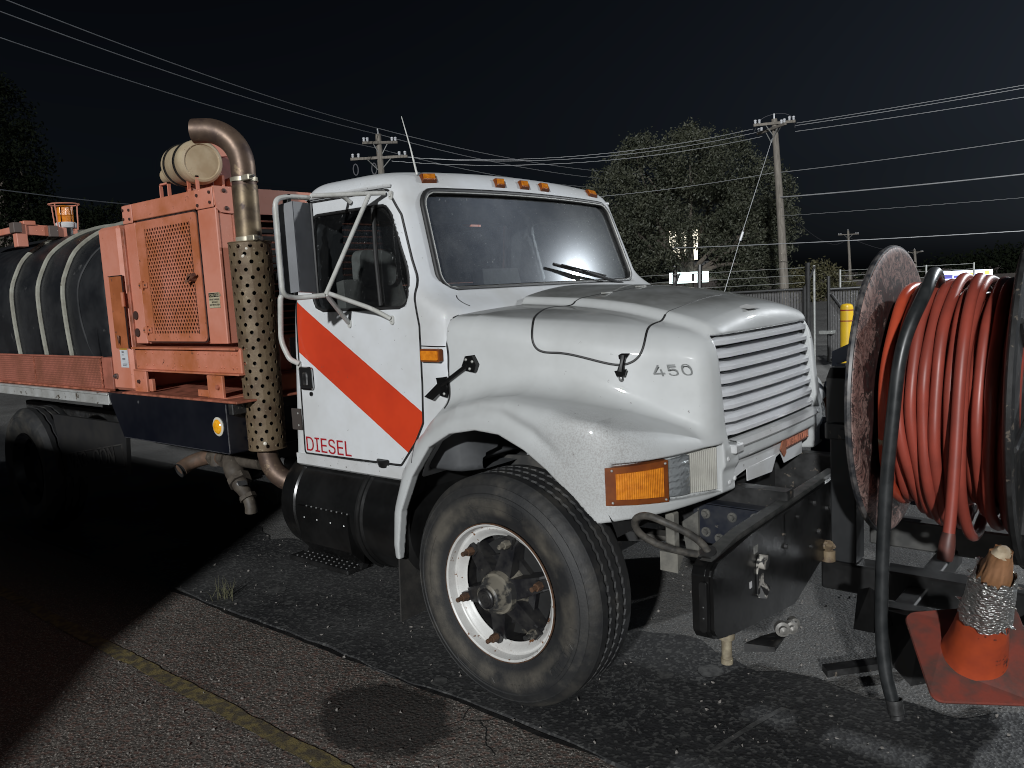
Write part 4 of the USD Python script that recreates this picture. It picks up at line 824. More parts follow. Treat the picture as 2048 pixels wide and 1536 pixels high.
truck.add('mirror_edge', tube([(MX - .005, -.107, 1.80), (MX + .012, -.103, 1.815), (MX + .012, -.103, 2.228), (MX - .005, -.107, 2.24)], .007, 6), black_satin, parent=mr)
truck.add('mirror_clip', [box((MX - .01, -.245, 2.222), (MX + .03, -.222, 2.262), .004), box((MX - .01, -.25, 1.79), (MX + .03, -.226, 1.83), .004)], black_paint, parent=mr)
mb = truck.add('mirror_bracket', tube(round_path([(MX + .02, -.12, 2.252), (MX + .02, -.235, 2.252), (MX + .035, -.315, 2.235), (MX + .035, -.315, 1.81), (MX + .02, -.235, 1.795), (MX + .08, -.12, 1.802)], .06, 6), .0115, 12), arm_mat)
A1, A2, B1, B2 = (np.array(side_pt(x, z)) for x, z in ((-.715, 2.262), (-.99, 2.25), (-.974, 1.664), (-.662, 1.676)))
J = np.array([MX + .03, -.11, 2.26]); K = np.array([MX + .085, -.115, 1.805])
for nm, P, r in (('bracket_arm', [J, J * .35 + A1 * .65 + [0, 0, .004], A1 + [-.02, -.02, .005]], .0110), ('bracket_arm', [J, A2 + [.0, -.06, .03], A2 + [0, -.012, 0]], .011), ('bracket_arm', [A1 * .72 + J * .28, K], .0108), ('bracket_arm', [K, B1 + [0, -.012, 0]], .0115), ('bracket_arm', [K + [.02, 0, .004], B2 * .7 + K * .3 + [0, -.0, .012], B2 + [0, -.012, 0]], .0108)):
    truck.add(nm, tube(round_path(P, .04, 4), r, 12), arm_mat, parent=mb)
for B in (B1, B2, A1): truck.add('bracket_foot', [extrude(rrect(B[0] - .013, B[2] - .028, B[0] + .013, B[2] + .014, .011), (0, B[1] + .002, 0), (1, 0, 0), (0, 0, 1), .010), dome_bolt(B + [0, -.010, -.008], (0, -1, 0), .006, .005)], arm_mat, parent=mb)
gb = truck.add('grab_bar', tube(round_path([(-1.455, .09, 1.83), (-1.455, .045, 1.81), (-1.485, .045, 1.57), (-1.425, .05, 1.475), (-1.40, .085, 1.452)], .05, 5), .014, 12), arm_mat)
truck.add('grab_bar_foot', extrude(rrect(-1.425, 1.415, -1.395, 1.46, .012), (0, .098, 0), (1, 0, 0), (0, 0, 1), .012), arm_mat, parent=gb)
# --- bumper with its hose
def bump_poly(y): pass
FACE = [(-.032, .575), (-.034, .775), (-.020, .802), (.02, .822), (.30, .850), (1.30, .862), (1.30, .50), (1.02, .50), (.72, .412), (.14, .498), (.03, .525), (-.01, .545)]
fp = Polygon(FACE).buffer(-.02).buffer(.02)
def plate(poly, x0, x1): return extrude(poly, (x0, 0, 0), (0, 1, 0), (0, 0, 1), x1 - x0)
bp = truck.add('bumper', [plate(fp.buffer(-.012), .985, 1.000), plate(fp.buffer(-.004), .97, .988), plate(fp, .925, .972)], black_paint, smooth=40, label='deep black steel front bumper')
truck.add('bumper_cap', hull([(.94, .22, .846), (.99, .22, .846), (.94, 1.3, .864), (.99, 1.3, .864), (.94, .22, .856), (.985, .22, .856), (.94, 1.3, .874), (.985, 1.3, .874), (.94, .0, .818), (.985, .0, .818)]), surf('worn_edge', (.025, .027, .026), (.06, .06, .057), scale=25, rough=.5), parent=bp)
truck.add('end_plate', extrude(rrect(.955, .575, .983, .755, .013), (0, -.034, 0), (1, 0, 0), (0, 0, 1), .006), black_satin, parent=bp)
for z in (.625, .665): truck.add('end_bolt', dome_bolt((.969, -.040, z), (0, -1, 0), .006, .004), black_worn, parent=bp)
for y, z, r in ((.62, .70, .011), (.95, .80, .012), (.75, .79, .008), (1.0, .66, .013), (.90, .62, .008), (1.1, .74, .01), (.60, .755, .006)): truck.add('bumper_bolt', bolt((1.0, y, z), (1, 0, 0), r, .012), black_worn, parent=bp)
bkt = truck.add('bumper_bracket', [box((1.0, .335, .59), (1.006, .395, .725), .002), cyl((1.002, .365, .715), (1.03, .365, .715), .028, n=16), hull([(1.0, .35, .575), (1.03, .36, .575), (1.02, .42, .60), (1.0, .41, .62), (1.0, .36, .63)])], surf('peeling_white', (.02, .02, .02), (.42, .40, .36), scale=26, rough=.5, ramp=(.53, .57)), parent=bp)
truck.add('sticker', box((1.0, .318, .755), (1.0015, .352, .785)), surf('sticker_grey', (.15, .15, .14), (.3, .3, .28), scale=90, rough=.5), parent=bp)
truck.add('sticker', box((1.0, .276, .635), (1.0015, .294, .660)), surf('sticker_white', .62, rough=.5), parent=bp)
jk = truck.add('bumper_leg', [cyl((.97, .135, .515), (.97, .135, .49), .03, n=18), cyl((.97, .135, .50), (.97, .135, .40), .019, n=16), cyl((.97, .135, .415), (.97, .135, .395), .022, n=16)], surf('leg_cream', (.30, .26, .18), (.16, .13, .09), scale=22, rough=.6), parent=bp)
truck.add('grommet', lathe([(0, .03), (.014, .03), (.016, .02), (.016, .002)], (.945, .06, .822), (.945, .05, .84), 20), dark_rubber, parent=bp)
hose_grey = surf('grey_hose', (.035, .033, .030), (.09, .082, .07), scale=26, rough=.6)
truck.add('air_line', tube(smooth_path([(.945, .06, .83), (.90, .02, .895), (.82, -.03, .945), (.755, -.04, .96), (.705, -.03, .935), (.70, .0, .88), (.745, .04, .835), (.83, .12, .79), (.94, .25, .765)], 46), .0135, 12), hose_grey, label='grey hose looping out of the bumper')
# frame extension with bolted plates
for y in (.615, 1.59):
    rl = truck.add('frame_extension', [box((.60, y, .66), (1.0, y + .012, .835), .002), box((.60, y, .828), (1.0, y + .07, .836), .002)], surf('frame_navy', (.010, .013, .022), (.03, .032, .038), scale=12, rough=.45, spots=((.14, .13, .11), 22, .66, .06)))
    for x, z in ((.66, .79), (.66, .71), (.78, .79), (.78, .71), (.88, .80), (.885, .76), (.86, .68), (.72, .69)): truck.add('frame_bolt', [cyl((x, y + .001, z), (x, y - .005, z), .021, n=14), bolt((x, y - .004, z), (0, -1, 0), .013, .014)], surf('bolt_grey', (.09, .09, .085), (.17, .165, .15), scale=30, rough=.5, metal=.4), parent=rl)
truck.add('spring_hanger', [hull([(.55, .60, .74), (.63, .60, .80), (.63, .60, .62), (.57, .60, .62), (.55, .66, .74), (.63, .66, .80), (.63, .66, .62), (.57, .66, .62)])], surf('hanger_grime', (.07, .068, .062), (.13, .125, .11), scale=14, rough=.7, bump=.002, bscale=30))
truck.add('shackle', [box((.62, .33, .70), (.66, .38, .86), .006), hull([(.60, .32, .62), (.68, .32, .62), (.60, .32, .70), (.68, .32, .70), (.64, .39, .60), (.60, .39, .70), (.68, .39, .70)])], surf('shackle_dust', (.13, .125, .11), (.19, .18, .155), scale=16, rough=.8))
truck.add('cross_member', box((.86, .63, .60), (.94, 1.6, .74), .01), black_worn)
truck.add('tow_plate', [hull([(.80, .78, .70), (.99, .80, .80), (.80, .98, .70), (.99, 1.0, .80), (.80, .78, .685), (.99, .80, .785), (.80, .98, .685), (.99, 1.0, .785)])], black_worn)
for k, (z, w) in enumerate(((.95, .3), (.915, .3))): truck.add('intercooler_tube', tube([(.70, .72, z), (.71, .92, z), (.71, 1.05, z + .005)], .014, 8), black_worn)
# deck edge and far body
alu_rail = surf('deck_aluminium', (.52, .53, .52), (.38, .38, .36), scale=5, rough=.35, metal=.3, spots=((.10, .08, .06), 9, .60, .06))
truck.add('deck_rail', [box((-7.4, -.105, 1.165), (-3.25, -.085, 1.235), .004), box((-7.4, -.115, 1.225), (-3.25, -.085, 1.24), .003), box((-7.4, -.110, 1.160), (-3.25, -.085, 1.172), .003)], alu_rail)
truck.add('deck', box((-7.4, -.085, 1.175), (-1.80, 2.32, 1.238), .004), black_worn)
truck.add('rear_fender', [hull([(-3.55, .10, .62), (-3.5, .10, .98), (-4.75, .10, .98), (-4.60, .10, .48), (-3.55, .13, .62), (-3.5, .13, .98), (-4.75, .13, .98), (-4.60, .13, .48)])], surf('skirt_black', (.012, .012, .013), (.020, .019, .018), scale=4, rough=.6))
fl = text('VAC-CON', .115, (-4.52, .0965, .56), (.985, 0, .155), (-.155, 0, .985), .003, bold=True, stretch=1.05)
truck.add('skirt_lettering', fl, surf('worn_letters', (.045, .043, .04), (.022, .02, .02), scale=16, rough=.6))
bx = np.array([(-4.58, .52), (-3.56, .68), (-3.585, .83), (-4.605, .665)])
truck.add('skirt_border', tube(np.array([(x, .097, z) for x, z in bx]), .006, 6, closed=True), _m['worn_letters'])
# ---------------------------------------------------------------- engine housing on the deck
org = surf('salmon_paint', (.58, .235, .165), (.50, .165, .095), scale=3.2, rough=.5, detail=8, ramp=(.40, .66), rvar=.06, spots=((.16, .06, .03), 30, .70, .05), bump=.0003, bscale=50)
org_rusty = surf('salmon_rusty', (.55, .20, .13), (.38, .115, .042), scale=4.2, rough=.6, detail=9, ramp=(.36, .62), spots=((.13, .05, .03), 22, .655, .06), bump=.0004, bscale=60)
org_edge = surf('salmon_edge', (.40, .13, .08), (.20, .065, .035), scale=14, rough=.6)
cream = surf('cream_paint', (.44, .36, .24), (.34, .26, .16), scale=8, rough=.5, detail=7, spots=((.18, .11, .06), 26, .68, .06))
EXF, ER, EZ0, EZ1 = -1.93, -3.0, 1.56, 2.43
en = Thing('engine_housing', (-2.4, 1.1, 1.24), 'salmon orange engine housing with perforated side door behind the cab', 'engine housing')
core = en.add('housing', [box((ER, .02, EZ0), (ER + .02, 2.2, EZ1 - .01)), box((ER, .02, EZ1 - .03), (EXF, 2.2, EZ1 - .004)), box((ER, .02, EZ0), (EXF - .03, 2.2, EZ0 + .02)), box((ER, 2.18, EZ0), (EXF, 2.2, EZ1 - .01))], org)
en.add('dark_core', box((ER + .06, .10, EZ0 + .02), (EXF - .12, 2.12, EZ1 - .05)), liner_black)
# side: top band, corner posts, sill, door with holes
en.add('top_band', box((ER, .0, 2.325), (EXF, .02, EZ1), .004), org_rusty, parent=core)
en.add('band_plate', box((-2.115, -.006, 2.318), (EXF - .004, .0, EZ1 - .004), .002), org, parent=core)
en.add('band_plate', box((ER + .004, -.006, 2.315), (-2.87, .0, EZ1 - .004), .002), org, parent=core)
en.add('corner_post', box((-2.115, .002, EZ0), (EXF, .022, 2.318), .004), org, parent=core)
en.add('corner_post', box((ER, .002, EZ0), (-2.86, .022, 2.316), .004), org, parent=core)
for x, z in ((-1.96, 2.40), (-1.96, 2.345), (-2.09, 2.395), (-2.09, 2.34), (-2.98, 2.40), (-2.98, 2.345), (-2.90, 2.395), (-2.90, 2.34)): en.add('housing_bolt', bolt((x, -.006, z), (0, -1, 0), .010, .008), surf('dark_bolt', (.05, .025, .02), rough=.6), parent=core)
DX0, DX1, DZ0, DZ1 = -2.845, -2.125, 1.575, 2.312
PX0, PX1, PZ0, PZ1 = -2.735, -2.20, 1.63, 2.275
nu, nv = 17, 29; du, dv = (PX1 - PX0) / nu, (PZ1 - PZ0) / nv
V, F = perf_sheet(nu, nv, du, dv, .0100, .004, True, 8)
dr_ = Polygon(rrect(DX0, DZ0, DX1, DZ1, .03).exterior.coords, [[(PX0 - du * .0, PZ0 - dv * .5), (PX1 + du * .0, PZ0 - dv * .5), (PX1 + du * .0, PZ1 - dv * .5), (PX0 - du * .0, PZ1 - dv * .5)]])
pm = trimesh.Trimesh(np.stack([PX0 + du / 2 + V[:, 0] - du * .25, -.0062 - V[:, 2] * -1 * -1 + 0 * V[:, 0], PZ0 + V[:, 1]], 1), F, process=False)
pm.vertices[:, 0] = np.clip(pm.vertices[:, 0], PX0 - .02, PX1 + .02)
ed = en.add('side_door', [pm, extrude(dr_, (0, .004, 0), (1, 0, 0), (0, 0, 1), .010)], org_rusty, smooth=20, label='rusty orange door with a field of round holes')
en.add('door_flange', tube(np.array([(x, .002, z) for x, z in rrect(DX0 - .004, DZ0 - .004, DX1 + .004, DZ1 + .004, .03).exterior.coords[:-1]]), .0045, 5, closed=True), surf('gap_brown', (.03, .012, .01), rough=.9), parent=ed)
for z in (1.925, 1.645):
    en.add('door_hinge', [box((-2.86, -.016, z - .018), (-2.76, -.006, z + .018), .003), cyl((-2.81, -.018, z - .026), (-2.81, -.018, z + .026), .009, n=8)], org_rusty, parent=ed)
    for a in (-.035, .035): en.add('hinge_bolt', dome_bolt((-2.81 + a, -.016, z), (0, -1, 0), .007, .006), _m['dark_bolt'], parent=ed)
en.add('door_latch', [cyl((-2.20, -.005, 1.945), (-2.20, -.045, 1.945), .026, .02, n=14), hull([(-2.25, -.045, 1.925), (-2.15, -.045, 1.97), (-2.25, -.03, 1.925), (-2.15, -.03, 1.97), (-2.235, -.045, 1.91), (-2.145, -.03, 1.955)])], surf('latch_rust', (.10, .04, .03), (.20, .09, .05), scale=40, rough=.6), parent=ed)
for z in (1.74, 1.63): en.add('rubber_stop', [cyl((-2.965, -.001, z), (-2.965, -.006, z), .028, n=18)], _m['dark_bolt'], parent=core)
cp = en.add('caution_plate', box((-2.075, -.003, 1.765), (-1.965, .002, 1.852), .001), surf('label_cream', (.46, .41, .29), (.36, .31, .2), scale=30, rough=.6), parent=core)
en.add('caution_band', box((-2.072, -.0042, 1.826), (-1.968, -.0035, 1.849)), black_satin, parent=cp)
ink = surf('label_ink', (.05, .04, .03), rough=.7)
en.add('caution_text', text('CAUTION', .014, (-2.062, -.0044, 1.830), (1, 0, 0), (0, 0, 1), .0006, bold=True, stretch=1.25), _m['label_cream'], parent=cp)
for k, (t_, z) in enumerate((('DO NOT OPERATE', 1.808), ('WITHOUT', 1.793), ('EAR PROTECTION', 1.778))): en.add('caution_text', text(t_, .0085, (-2.068 + (.025 if k == 1 else 0), -.0036, z), (1, 0, 0), (0, 0, 1), .0006, bold=True, stretch=1.0), ink, parent=cp)
# front: top plate, frame, bar grille
en.add('front_plate', extrude(Polygon([(0, 2.432), (.76, 2.425), (2.2, 2.425), (2.2, 2.285), (.09, 2.285), (.035, 2.29), (.01, 2.31)]), (EXF - .012, 0, 0), (0, 1, 0), (0, 0, 1), .016), org, parent=core)
for y, z in ((.062, 2.408), (.07, 2.312), (1.2, 2.40)): en.add('housing_bolt', dome_bolt((EXF + .004, y, z), (1, 0, 0), .013, .009), _m['dark_bolt'], parent=core)
en.add('front_stile', box((EXF - .03, .022, EZ0), (EXF - .006, .12, 2.29), .003), org, parent=core)
en.add('front_stile', box((EXF - .03, 2.1, EZ0), (EXF - .006, 2.2, 2.29), .003), org, parent=core)
for k in range(17): en.add('grille_bar', cyl((EXF - .012, .10, 1.60 + k * .0405), (EXF - .012, 2.12, 1.60 + k * .0405), .0052, n=6), org_edge, parent=core)
for y in (.115, .14, .8, 1.5): en.add('grille_upright', cyl((EXF - .006, y, EZ0 + .01), (EXF - .006, y, 2.29), .007 if y < .12 else .004, n=6), org_edge, parent=core)
# skid below
en.add('skid_beam', [box((-2.99, -.02, 1.395), (-1.78, .03, 1.535), .006), box((-2.99, -.045, 1.528), (-1.79, .05, 1.540), .002), box((-2.99, -.045, 1.388), (-1.775, .05, 1.398), .002)], org_rusty, parent=core, label='riveted skid beam under the housing')
for x, dz in [(x, z) for x in (-2.85, -2.76, -2.50, -2.42, -2.22, -2.14, -1.98, -1.95, -1.86, -1.82) for z in (1.43, 1.505)]: en.add('skid_bolt', dome_bolt((x, -.020, dz), (0, -1, 0), .008, .006), org_rusty, parent=core)
en.add('skid_beam', box((-2.99, 1.9, 1.395), (-1.78, 1.95, 1.535), .006), org_rusty, parent=core)
en.add('skid_foot', [box((-2.10, -.05, 1.245), (-1.94, -.03, 1.385), .004), box((-2.11, -.05, 1.245), (-1.90, .12, 1.26), .003), box((-2.20, -.055, 1.30), (-2.08, -.045, 1.26), .002)], org_rusty, parent=core)
en.add('skid_foot', [box((-3.0, -.04, 1.25), (-2.84, -.02, 1.39), .004), box((-2.80, -.045, 1.262), (-2.76, -.02, 1.34), .004)], org_rusty, parent=core)
en.add('foot_bolt', bolt((-1.98, -.05, 1.32), (0, -1, 0), .016, .014), org_edge, parent=core)
en.add('foot_bolt', bolt((-2.93, -.04, 1.32), (0, -1, 0), .014, .012), _m['dark_bolt'], parent=core)
en.add('deck_plate', box((-3.05, -.105, 1.243), (-1.72, 2.3, 1.256), .003), org_edge, parent=core)
en.add('front_beam', box((-1.86, .2, 1.27), (-1.80, 2.1, 1.36), .006), org_rusty, parent=core)
# air cleaner on top
ax0, ax1 = np.array([-2.90, .37, 2.69]), np.array([-2.42, .24, 2.645]); AS = np.linalg.norm(ax1 - ax0) / .58
ac = en.add('air_cleaner', lathe([(AS * p_, q_) for p_, q_ in [(0, .0001), (0, .11), (.01, .128), (.06, .132), (.07, .128), (.46, .128), (.47, .134), (.53, .134), (.55, .128), (.575, .118), (.58, .105), (.572, .10), (.575, .0001)]], ax0, ax1, 40), cream, smooth=25, label='cream coloured air cleaner drum')
d_ = (ax1 - ax0) / np.linalg.norm(ax1 - ax0)
for s in (.10, .35): en.add('drum_band', lathe([(s - .014, .129), (s - .014, .136), (s + .014, .136), (s + .014, .129)], ax0, ax1, 40), black_satin, parent=ac)
en.add('intake_snout', tube(smooth_path([ax0 + [.05, 0, -.03], ax0 + [-.06, 0, -.035], ax0 + [-.19, 0, -.04]], 8), .052, 20), cream, parent=ac)
for x in (-2.84, -2.50):
    en.add('drum_stand', [box((x - .05, .20, 2.43), (x - .04, .22, 2.565)), box((x + .05, .20, 2.43), (x + .06, .22, 2.565)), box((x - .05, .20, 2.555), (x + .06, .22, 2.565))], org, parent=ac)
    en.add('drum_cradle', box((x - .05, .38, 2.43), (x + .05, .40, 2.58), .003), org, parent=ac)
en.add('turbo_pipe', tube(smooth_path([(-2.64, .34, 2.42), (-2.64, .34, 2.50), (-2.64, .34, 2.58)], 10), .045, 16), surf('pipe_pink', (.34, .17, .13), (.2, .1, .07), scale=12, rough=.5), parent=ac)
fp_ = np.array([-2.62, .52, 2.545])
bl = en.add('blower_wheel', lathe([(0, .0001), (0, .17), (.012, .18), (.05, .18), (.06, .17), (.065, .03), (.075, .028), (.075, .0001)], fp_, fp_ + [1, 0, 0], 40), surf('blower_red', (.26, .075, .06), (.18, .05, .04), scale=10, rough=.6), label='dull red round blower housing')
en.add('blower_hub', lathe([(.06, .045), (.10, .04), (.10, .022), (.085, .02), (.085, .0001)], fp_, fp_ + [1, 0, 0], 20), org, parent=bl)
en.add('blower_hood', extrude(Polygon([(.38, 2.70), (.39, 2.78), (.43, 2.83), (.50, 2.84), (.58, 2.80), (.61, 2.745), (.60, 2.72)]), (-2.84, 0, 0), (0, 1, 0), (0, 0, 1), .18), org, parent=bl)
en.add('blower_cowl', cyl((-2.80, .55, 2.43), (-2.80, .55, 2.74), .12, .10, n=20), surf('cowl_brown', (.13, .07, .05), (.08, .045, .03), scale=10, rough=.6), parent=bl)

# ---------------------------------------------------------------- narrow control cabinet
cc = Thing('control_cabinet', (-3.16, .2, 1.24), 'narrow salmon orange control cabinet with rusty flap between tank and housing', 'cabinet')
cb = cc.add('cabinet_body', box((-3.315, -.03, 1.25), (-3.035, 1.2, 2.315), .02), org)
cc.add('cabinet_flap', box((-3.215, -.036, 1.53), (-3.015 - .02, -.030, 1.995), .003), surf('flap_rusty', (.42, .13, .05), (.30, .085, .025), scale=5, rough=.6, detail=8, ramp=(.35, .6), spots=((.12, .045, .03), 24, .66, .05)))
cc.add('flap_gap', [box((-3.218, -.0385, 1.996), (-3.033, -.030, 2.001)), box((-3.036, -.0385, 1.53), (-3.031, -.030, 2.0))], _m['gap_brown'])
cc.add('flap_hinge', cyl((-3.03, -.042, 1.80), (-3.03, -.042, 1.89), .012, n=10), org_rusty)
cc.add('flap_latch', hull([(-3.18, -.034, 1.60), (-3.13, -.034, 1.61), (-3.14, -.05, 1.55), (-3.16, -.05, 1.62)]), _m['latch_rust'])
lb = cc.add('warning_label', box((-3.175, -.0325, 1.405), (-3.07, -.0305, 1.545)), surf('label_white', (.58, .60, .62), (.48, .5, .52), scale=20, rough=.5))
cc.add('label_band', box((-3.175, -.0332, 1.52), (-3.07, -.0326, 1.545)), surf('label_orange', (.42, .24, .04), rough=.5), parent=lb)
for k, (z, w) in enumerate(((1.50, .03), (1.485, .025), (1.455, .04), (1.425, .06), (1.415, .05))): cc.add('label_mark', box((-3.15, -.0332, z), (-3.15 + w, -.0326, z + (.012 if k in (0, 2) else .005))), surf('label_grey', (.18, .18, .2), rough=.6), parent=lb)
cc.add('side_channel', [box((-3.03, -.012, 1.25), (-2.995, .10, 2.29), .003)], org_edge)
cc.add('cabinet_bolt', [cyl((-3.25, -.03, 1.345), (-3.25, -.045, 1.345), .018, n=12), bolt((-3.25, -.044, 1.345), (0, -1, 0), .011, .012)], bare_steel)
cc.add('corner_bracket', hull([(-3.40, .05, 1.475), (-3.30, .05, 1.475), (-3.40, .03, 1.475), (-3.30, .03, 1.60), (-3.345, .04, 1.60), (-3.30, .05, 1.60)]), black_worn)

# ---------------------------------------------------------------- water tank
tank_poly = surf('tank_poly', (.010, .011, .013), (.019, .020, .022), scale=5, rough=.42, rvar=.1, detail=7, spots=((.07, .07, .07), 9, .66, .08))
PROF = [(.05, 1.24), (.03, 1.50), (.015, 1.85), (.03, 2.0), (.07, 2.10), (.125, 2.20), (.21, 2.28), (.33, 2.355), (.54, 2.43), (.8, 2.455), (1.12, 2.46)]
pf = smooth_path([(0, a, b) for a, b in PROF], 40)[:, 1:]; pf = np.vstack([pf, np.column_stack([2 * YC - pf[::-1, 0], pf[::-1, 1]])[1:]])
wt_ = Thing('water_tank', (-5.2, YC, 1.24), 'big black plastic water tank held down by three pale straps', 'tank')
xs = np.array([-3.40, -3.43, -3.50, -4.0, -4.5, -5.0, -5.6, -6.2, -6.9, -6.97, -7.0]); ins = np.array([.10, .04, 0, 0, 0, 0, 0, 0, 0, .04, .1])
cen = np.array([YC, 1.8]); V = np.vstack([np.column_stack([np.full(len(pf), x), cen + (pf - cen) * (1 - i_ * np.array([.9, 1.0]))]) for x, i_ in zip(xs, ins)]); m = len(pf)
i, j = np.meshgrid(np.arange(len(xs) - 1), np.arange(m - 1), indexing='ij'); q = np.stack([i * m + j, (i + 1) * m + j, (i + 1) * m + j + 1, i * m + j + 1], -1).reshape(-1, 4)
capf = np.array([(0, k + 1, k) for k in range(1, m - 1)]); capb = np.array([((len(xs) - 1) * m, (len(xs) - 1) * m + k, (len(xs) - 1) * m + k + 1) for k in range(1, m - 1)])
tb = wt_.add('tank_shell', trimesh.Trimesh(V, np.vstack([q[:, [0, 1, 2]], q[:, [0, 2, 3]], capf, capb]), process=False), tank_poly, smooth=40)
# moulded ribs and a shallow seam ring on the near side
for x in (-3.75, -4.27, -4.75): wt_.add('moulded_panel', hull([(x - .16, .012 + a, z) for a, z in ((.02, 1.30), (.004, 1.55), (.012, 1.80))] + [(x + .16, .012 + a, z) for a, z in ((.02, 1.30), (.004, 1.55), (.012, 1.80))] + [(x, .06, 1.5)]), tank_poly, parent=tb)
rg = np.array([-3.56, 0, 1.83]); th = np.linspace(0, 2 * np.pi, 49)[:-1]
yy_ = np.interp(np.clip(rg[2] + .42 * np.sin(th), 1.24, 2.44), pf[:40, 1], pf[:40, 0])
wt_.add('moulded_ring', tube(np.stack([rg[0] + .26 * np.cos(th), yy_ + .0, np.clip(rg[2] + .42 * np.sin(th), 1.24, 2.44)], 1), .012, 6, closed=True), tank_poly, parent=tb)
strap_mat = surf('strap_pale', (.33, .33, .28), (.24, .23, .19), scale=12, rough=.5, spots=((.1, .09, .06), 30, .66, .06))
for x in (-4.05, -4.50, -5.02): wt_.add('strap', tube(np.column_stack([np.full(len(pf), x) + .0, cen + (pf - cen) * 1.006]), .021, 8), strap_mat)
wt_.add('hatch', lathe([(0, .34), (.07, .33), (.08, .30), (.10, .29), (.105, .001)], (-4.0, .95, 2.44), (-4.0, .95, 3), 36), tank_poly)
wt_.add('manway', lathe([(0, .30), (.10, .29), (.11, .001)], (-3.62, 1.0, 2.43), (-3.62, 1.0, 3), 30), tank_poly)

# ---------------------------------------------------------------- side tray
tr_mat = usdkit.material(stage, LOOKS + 'expanded_metal', {'g': ('geometry', {}), 'mp': ('mapping', {'mapping_type': 'point', 'scale': (1.0, 1.0, 1.4), 'rotation': (0, .785, 0)}), 'v': ('checker_texture', {'scale': 62.0}), 'n': ('noise_texture', {'scale': 5.0, 'detail': 7.0}), 'r': ('rgb_ramp', {'ramp': [(.35, (.37, .125, .085)), (.65, (.24, .085, .05))]}),
    'm': ('mix_color', {'b': (.13, .045, .03)}), 'mf': ('math', {'math_type': 'multiply', 'value2': .55}), 'b': ('bump', {'distance': .002}), 'p': ('principled_bsdf', {'roughness': .6})}, [('g.position', 'mp.vector'), ('mp.vector', 'v.vector'), ('g.position', 'n.vector'), ('n.fac', 'r.fac'), ('r.color', 'm.a'), ('v.fac', 'mf.value1'), ('mf.value', 'm.fac'), ('m.result', 'p.base_color'), ('v.fac', 'b.height'), ('b.normal', 'p.normal')], surface='p.BSDF')
ty = Thing('side_tray', (-5.2, -.05, 1.24), 'long dull orange expanded metal tray along the deck below the tank', 'tray')
t1 = ty.add('tray_panel', box((-7.3, -.045, 1.255), (-3.44, -.035, 1.465)), tr_mat)
ty.add('tray_end', box((-3.44, -.04, 1.255), (-3.30, .14, 1.467), .003), surf('tray_plain', (.36, .12, .08), (.25, .085, .055), scale=7, rough=.6))
ty.add('tray_rim', box((-7.3, -.052, 1.462), (-3.43, -.028, 1.474), .003), _m['tray_plain'], parent=t1)
ty.add('tray_lip', box((-7.3, -.075, 1.240), (-3.30, -.03, 1.256), .003), org_edge, parent=t1)
for x in (-3.445, -4.58, -5.7): ty.add('tray_weld', tube([(x + .004 * math.sin(k * 2.1), -.048, 1.26 + k * .0135) for k in range(16)], .006, 5), org_edge, parent=t1)

# ---------------------------------------------------------------- beacon on its arm above the tank
bc = Thing('warning_beacon', (-5.0, .42, 2.46), 'amber beacon in a pink wire cage on a short arm above the tank', 'beacon')
b0 = np.array([-5.0, .475, 2.455])
bc.add('beacon_base', lathe([(0, .0001), (0, .075), (.035, .08), (.045, .07), (.045, .0001)], b0 + [0, 0, .02], b0 + [0, 0, 1], 24), surf('beacon_white', (.6, .6, .6), (.45, .45, .45), scale=20, rough=.4))
bc.add('beacon_lens', lathe([(0, .062), (.05, .062), (.055, .065), (.06, .062), (.12, .058), (.135, .04), (.138, .0001)], b0 + [0, 0, .065], b0 + [0, 0, 1], 24), amber)
bc.add('beacon_foot', cyl(b0 + [0, 0, -.06], b0 + [0, 0, .02], .065, n=16), black_satin)
cg = bc.add('cage_ring', tube([b0 + [.115 * math.cos(t), .115 * math.sin(t), .212] for t in np.linspace(0, 2 * np.pi, 41)[:-1]], .0055, 6, closed=True), org)
for a in (-2.6, -1.0, .6, 2.2): bc.add('cage_rod', tube([b0 + [.115 * math.cos(a), .115 * math.sin(a), .212], b0 + [.10 * math.cos(a), .10 * math.sin(a), .0]], .0055, 6), org, parent=cg)
ar = bc.add('beacon_arm', [hull([b0 + [0, y, z] for y, z in ((-.30, .02), (.06, .01), (.06, -.065), (-.36, -.04), (-.36, .045))] + [b0 + [.06, y, z] for y, z in ((-.30, .02), (.06, .01), (.06, -.065), (-.36, -.04), (-.36, .045))]), box(b0 + [-.02, -.35, .03], b0 + [.07, -.26, .065], .004), box(b0 + [-.01, -.41, -.14], b0 + [.07, -.33, .04], .004)], org)
for lo_, hi_ in (([-.01, -.43, -.03], [.085, -.37, .05]), ([.0, -.17, -.06], [.085, -.10, .03])): bc.add('arm_clamp', box(b0 + lo_, b0 + hi_, .004), surf('clamp_grey', (.10, .075, .065), rough=.6), parent=ar)
bc.add('arm_rail', box(b0 + [-.9, -.42, -.03], b0 + [0, -.36, .02], .004), org, parent=ar)

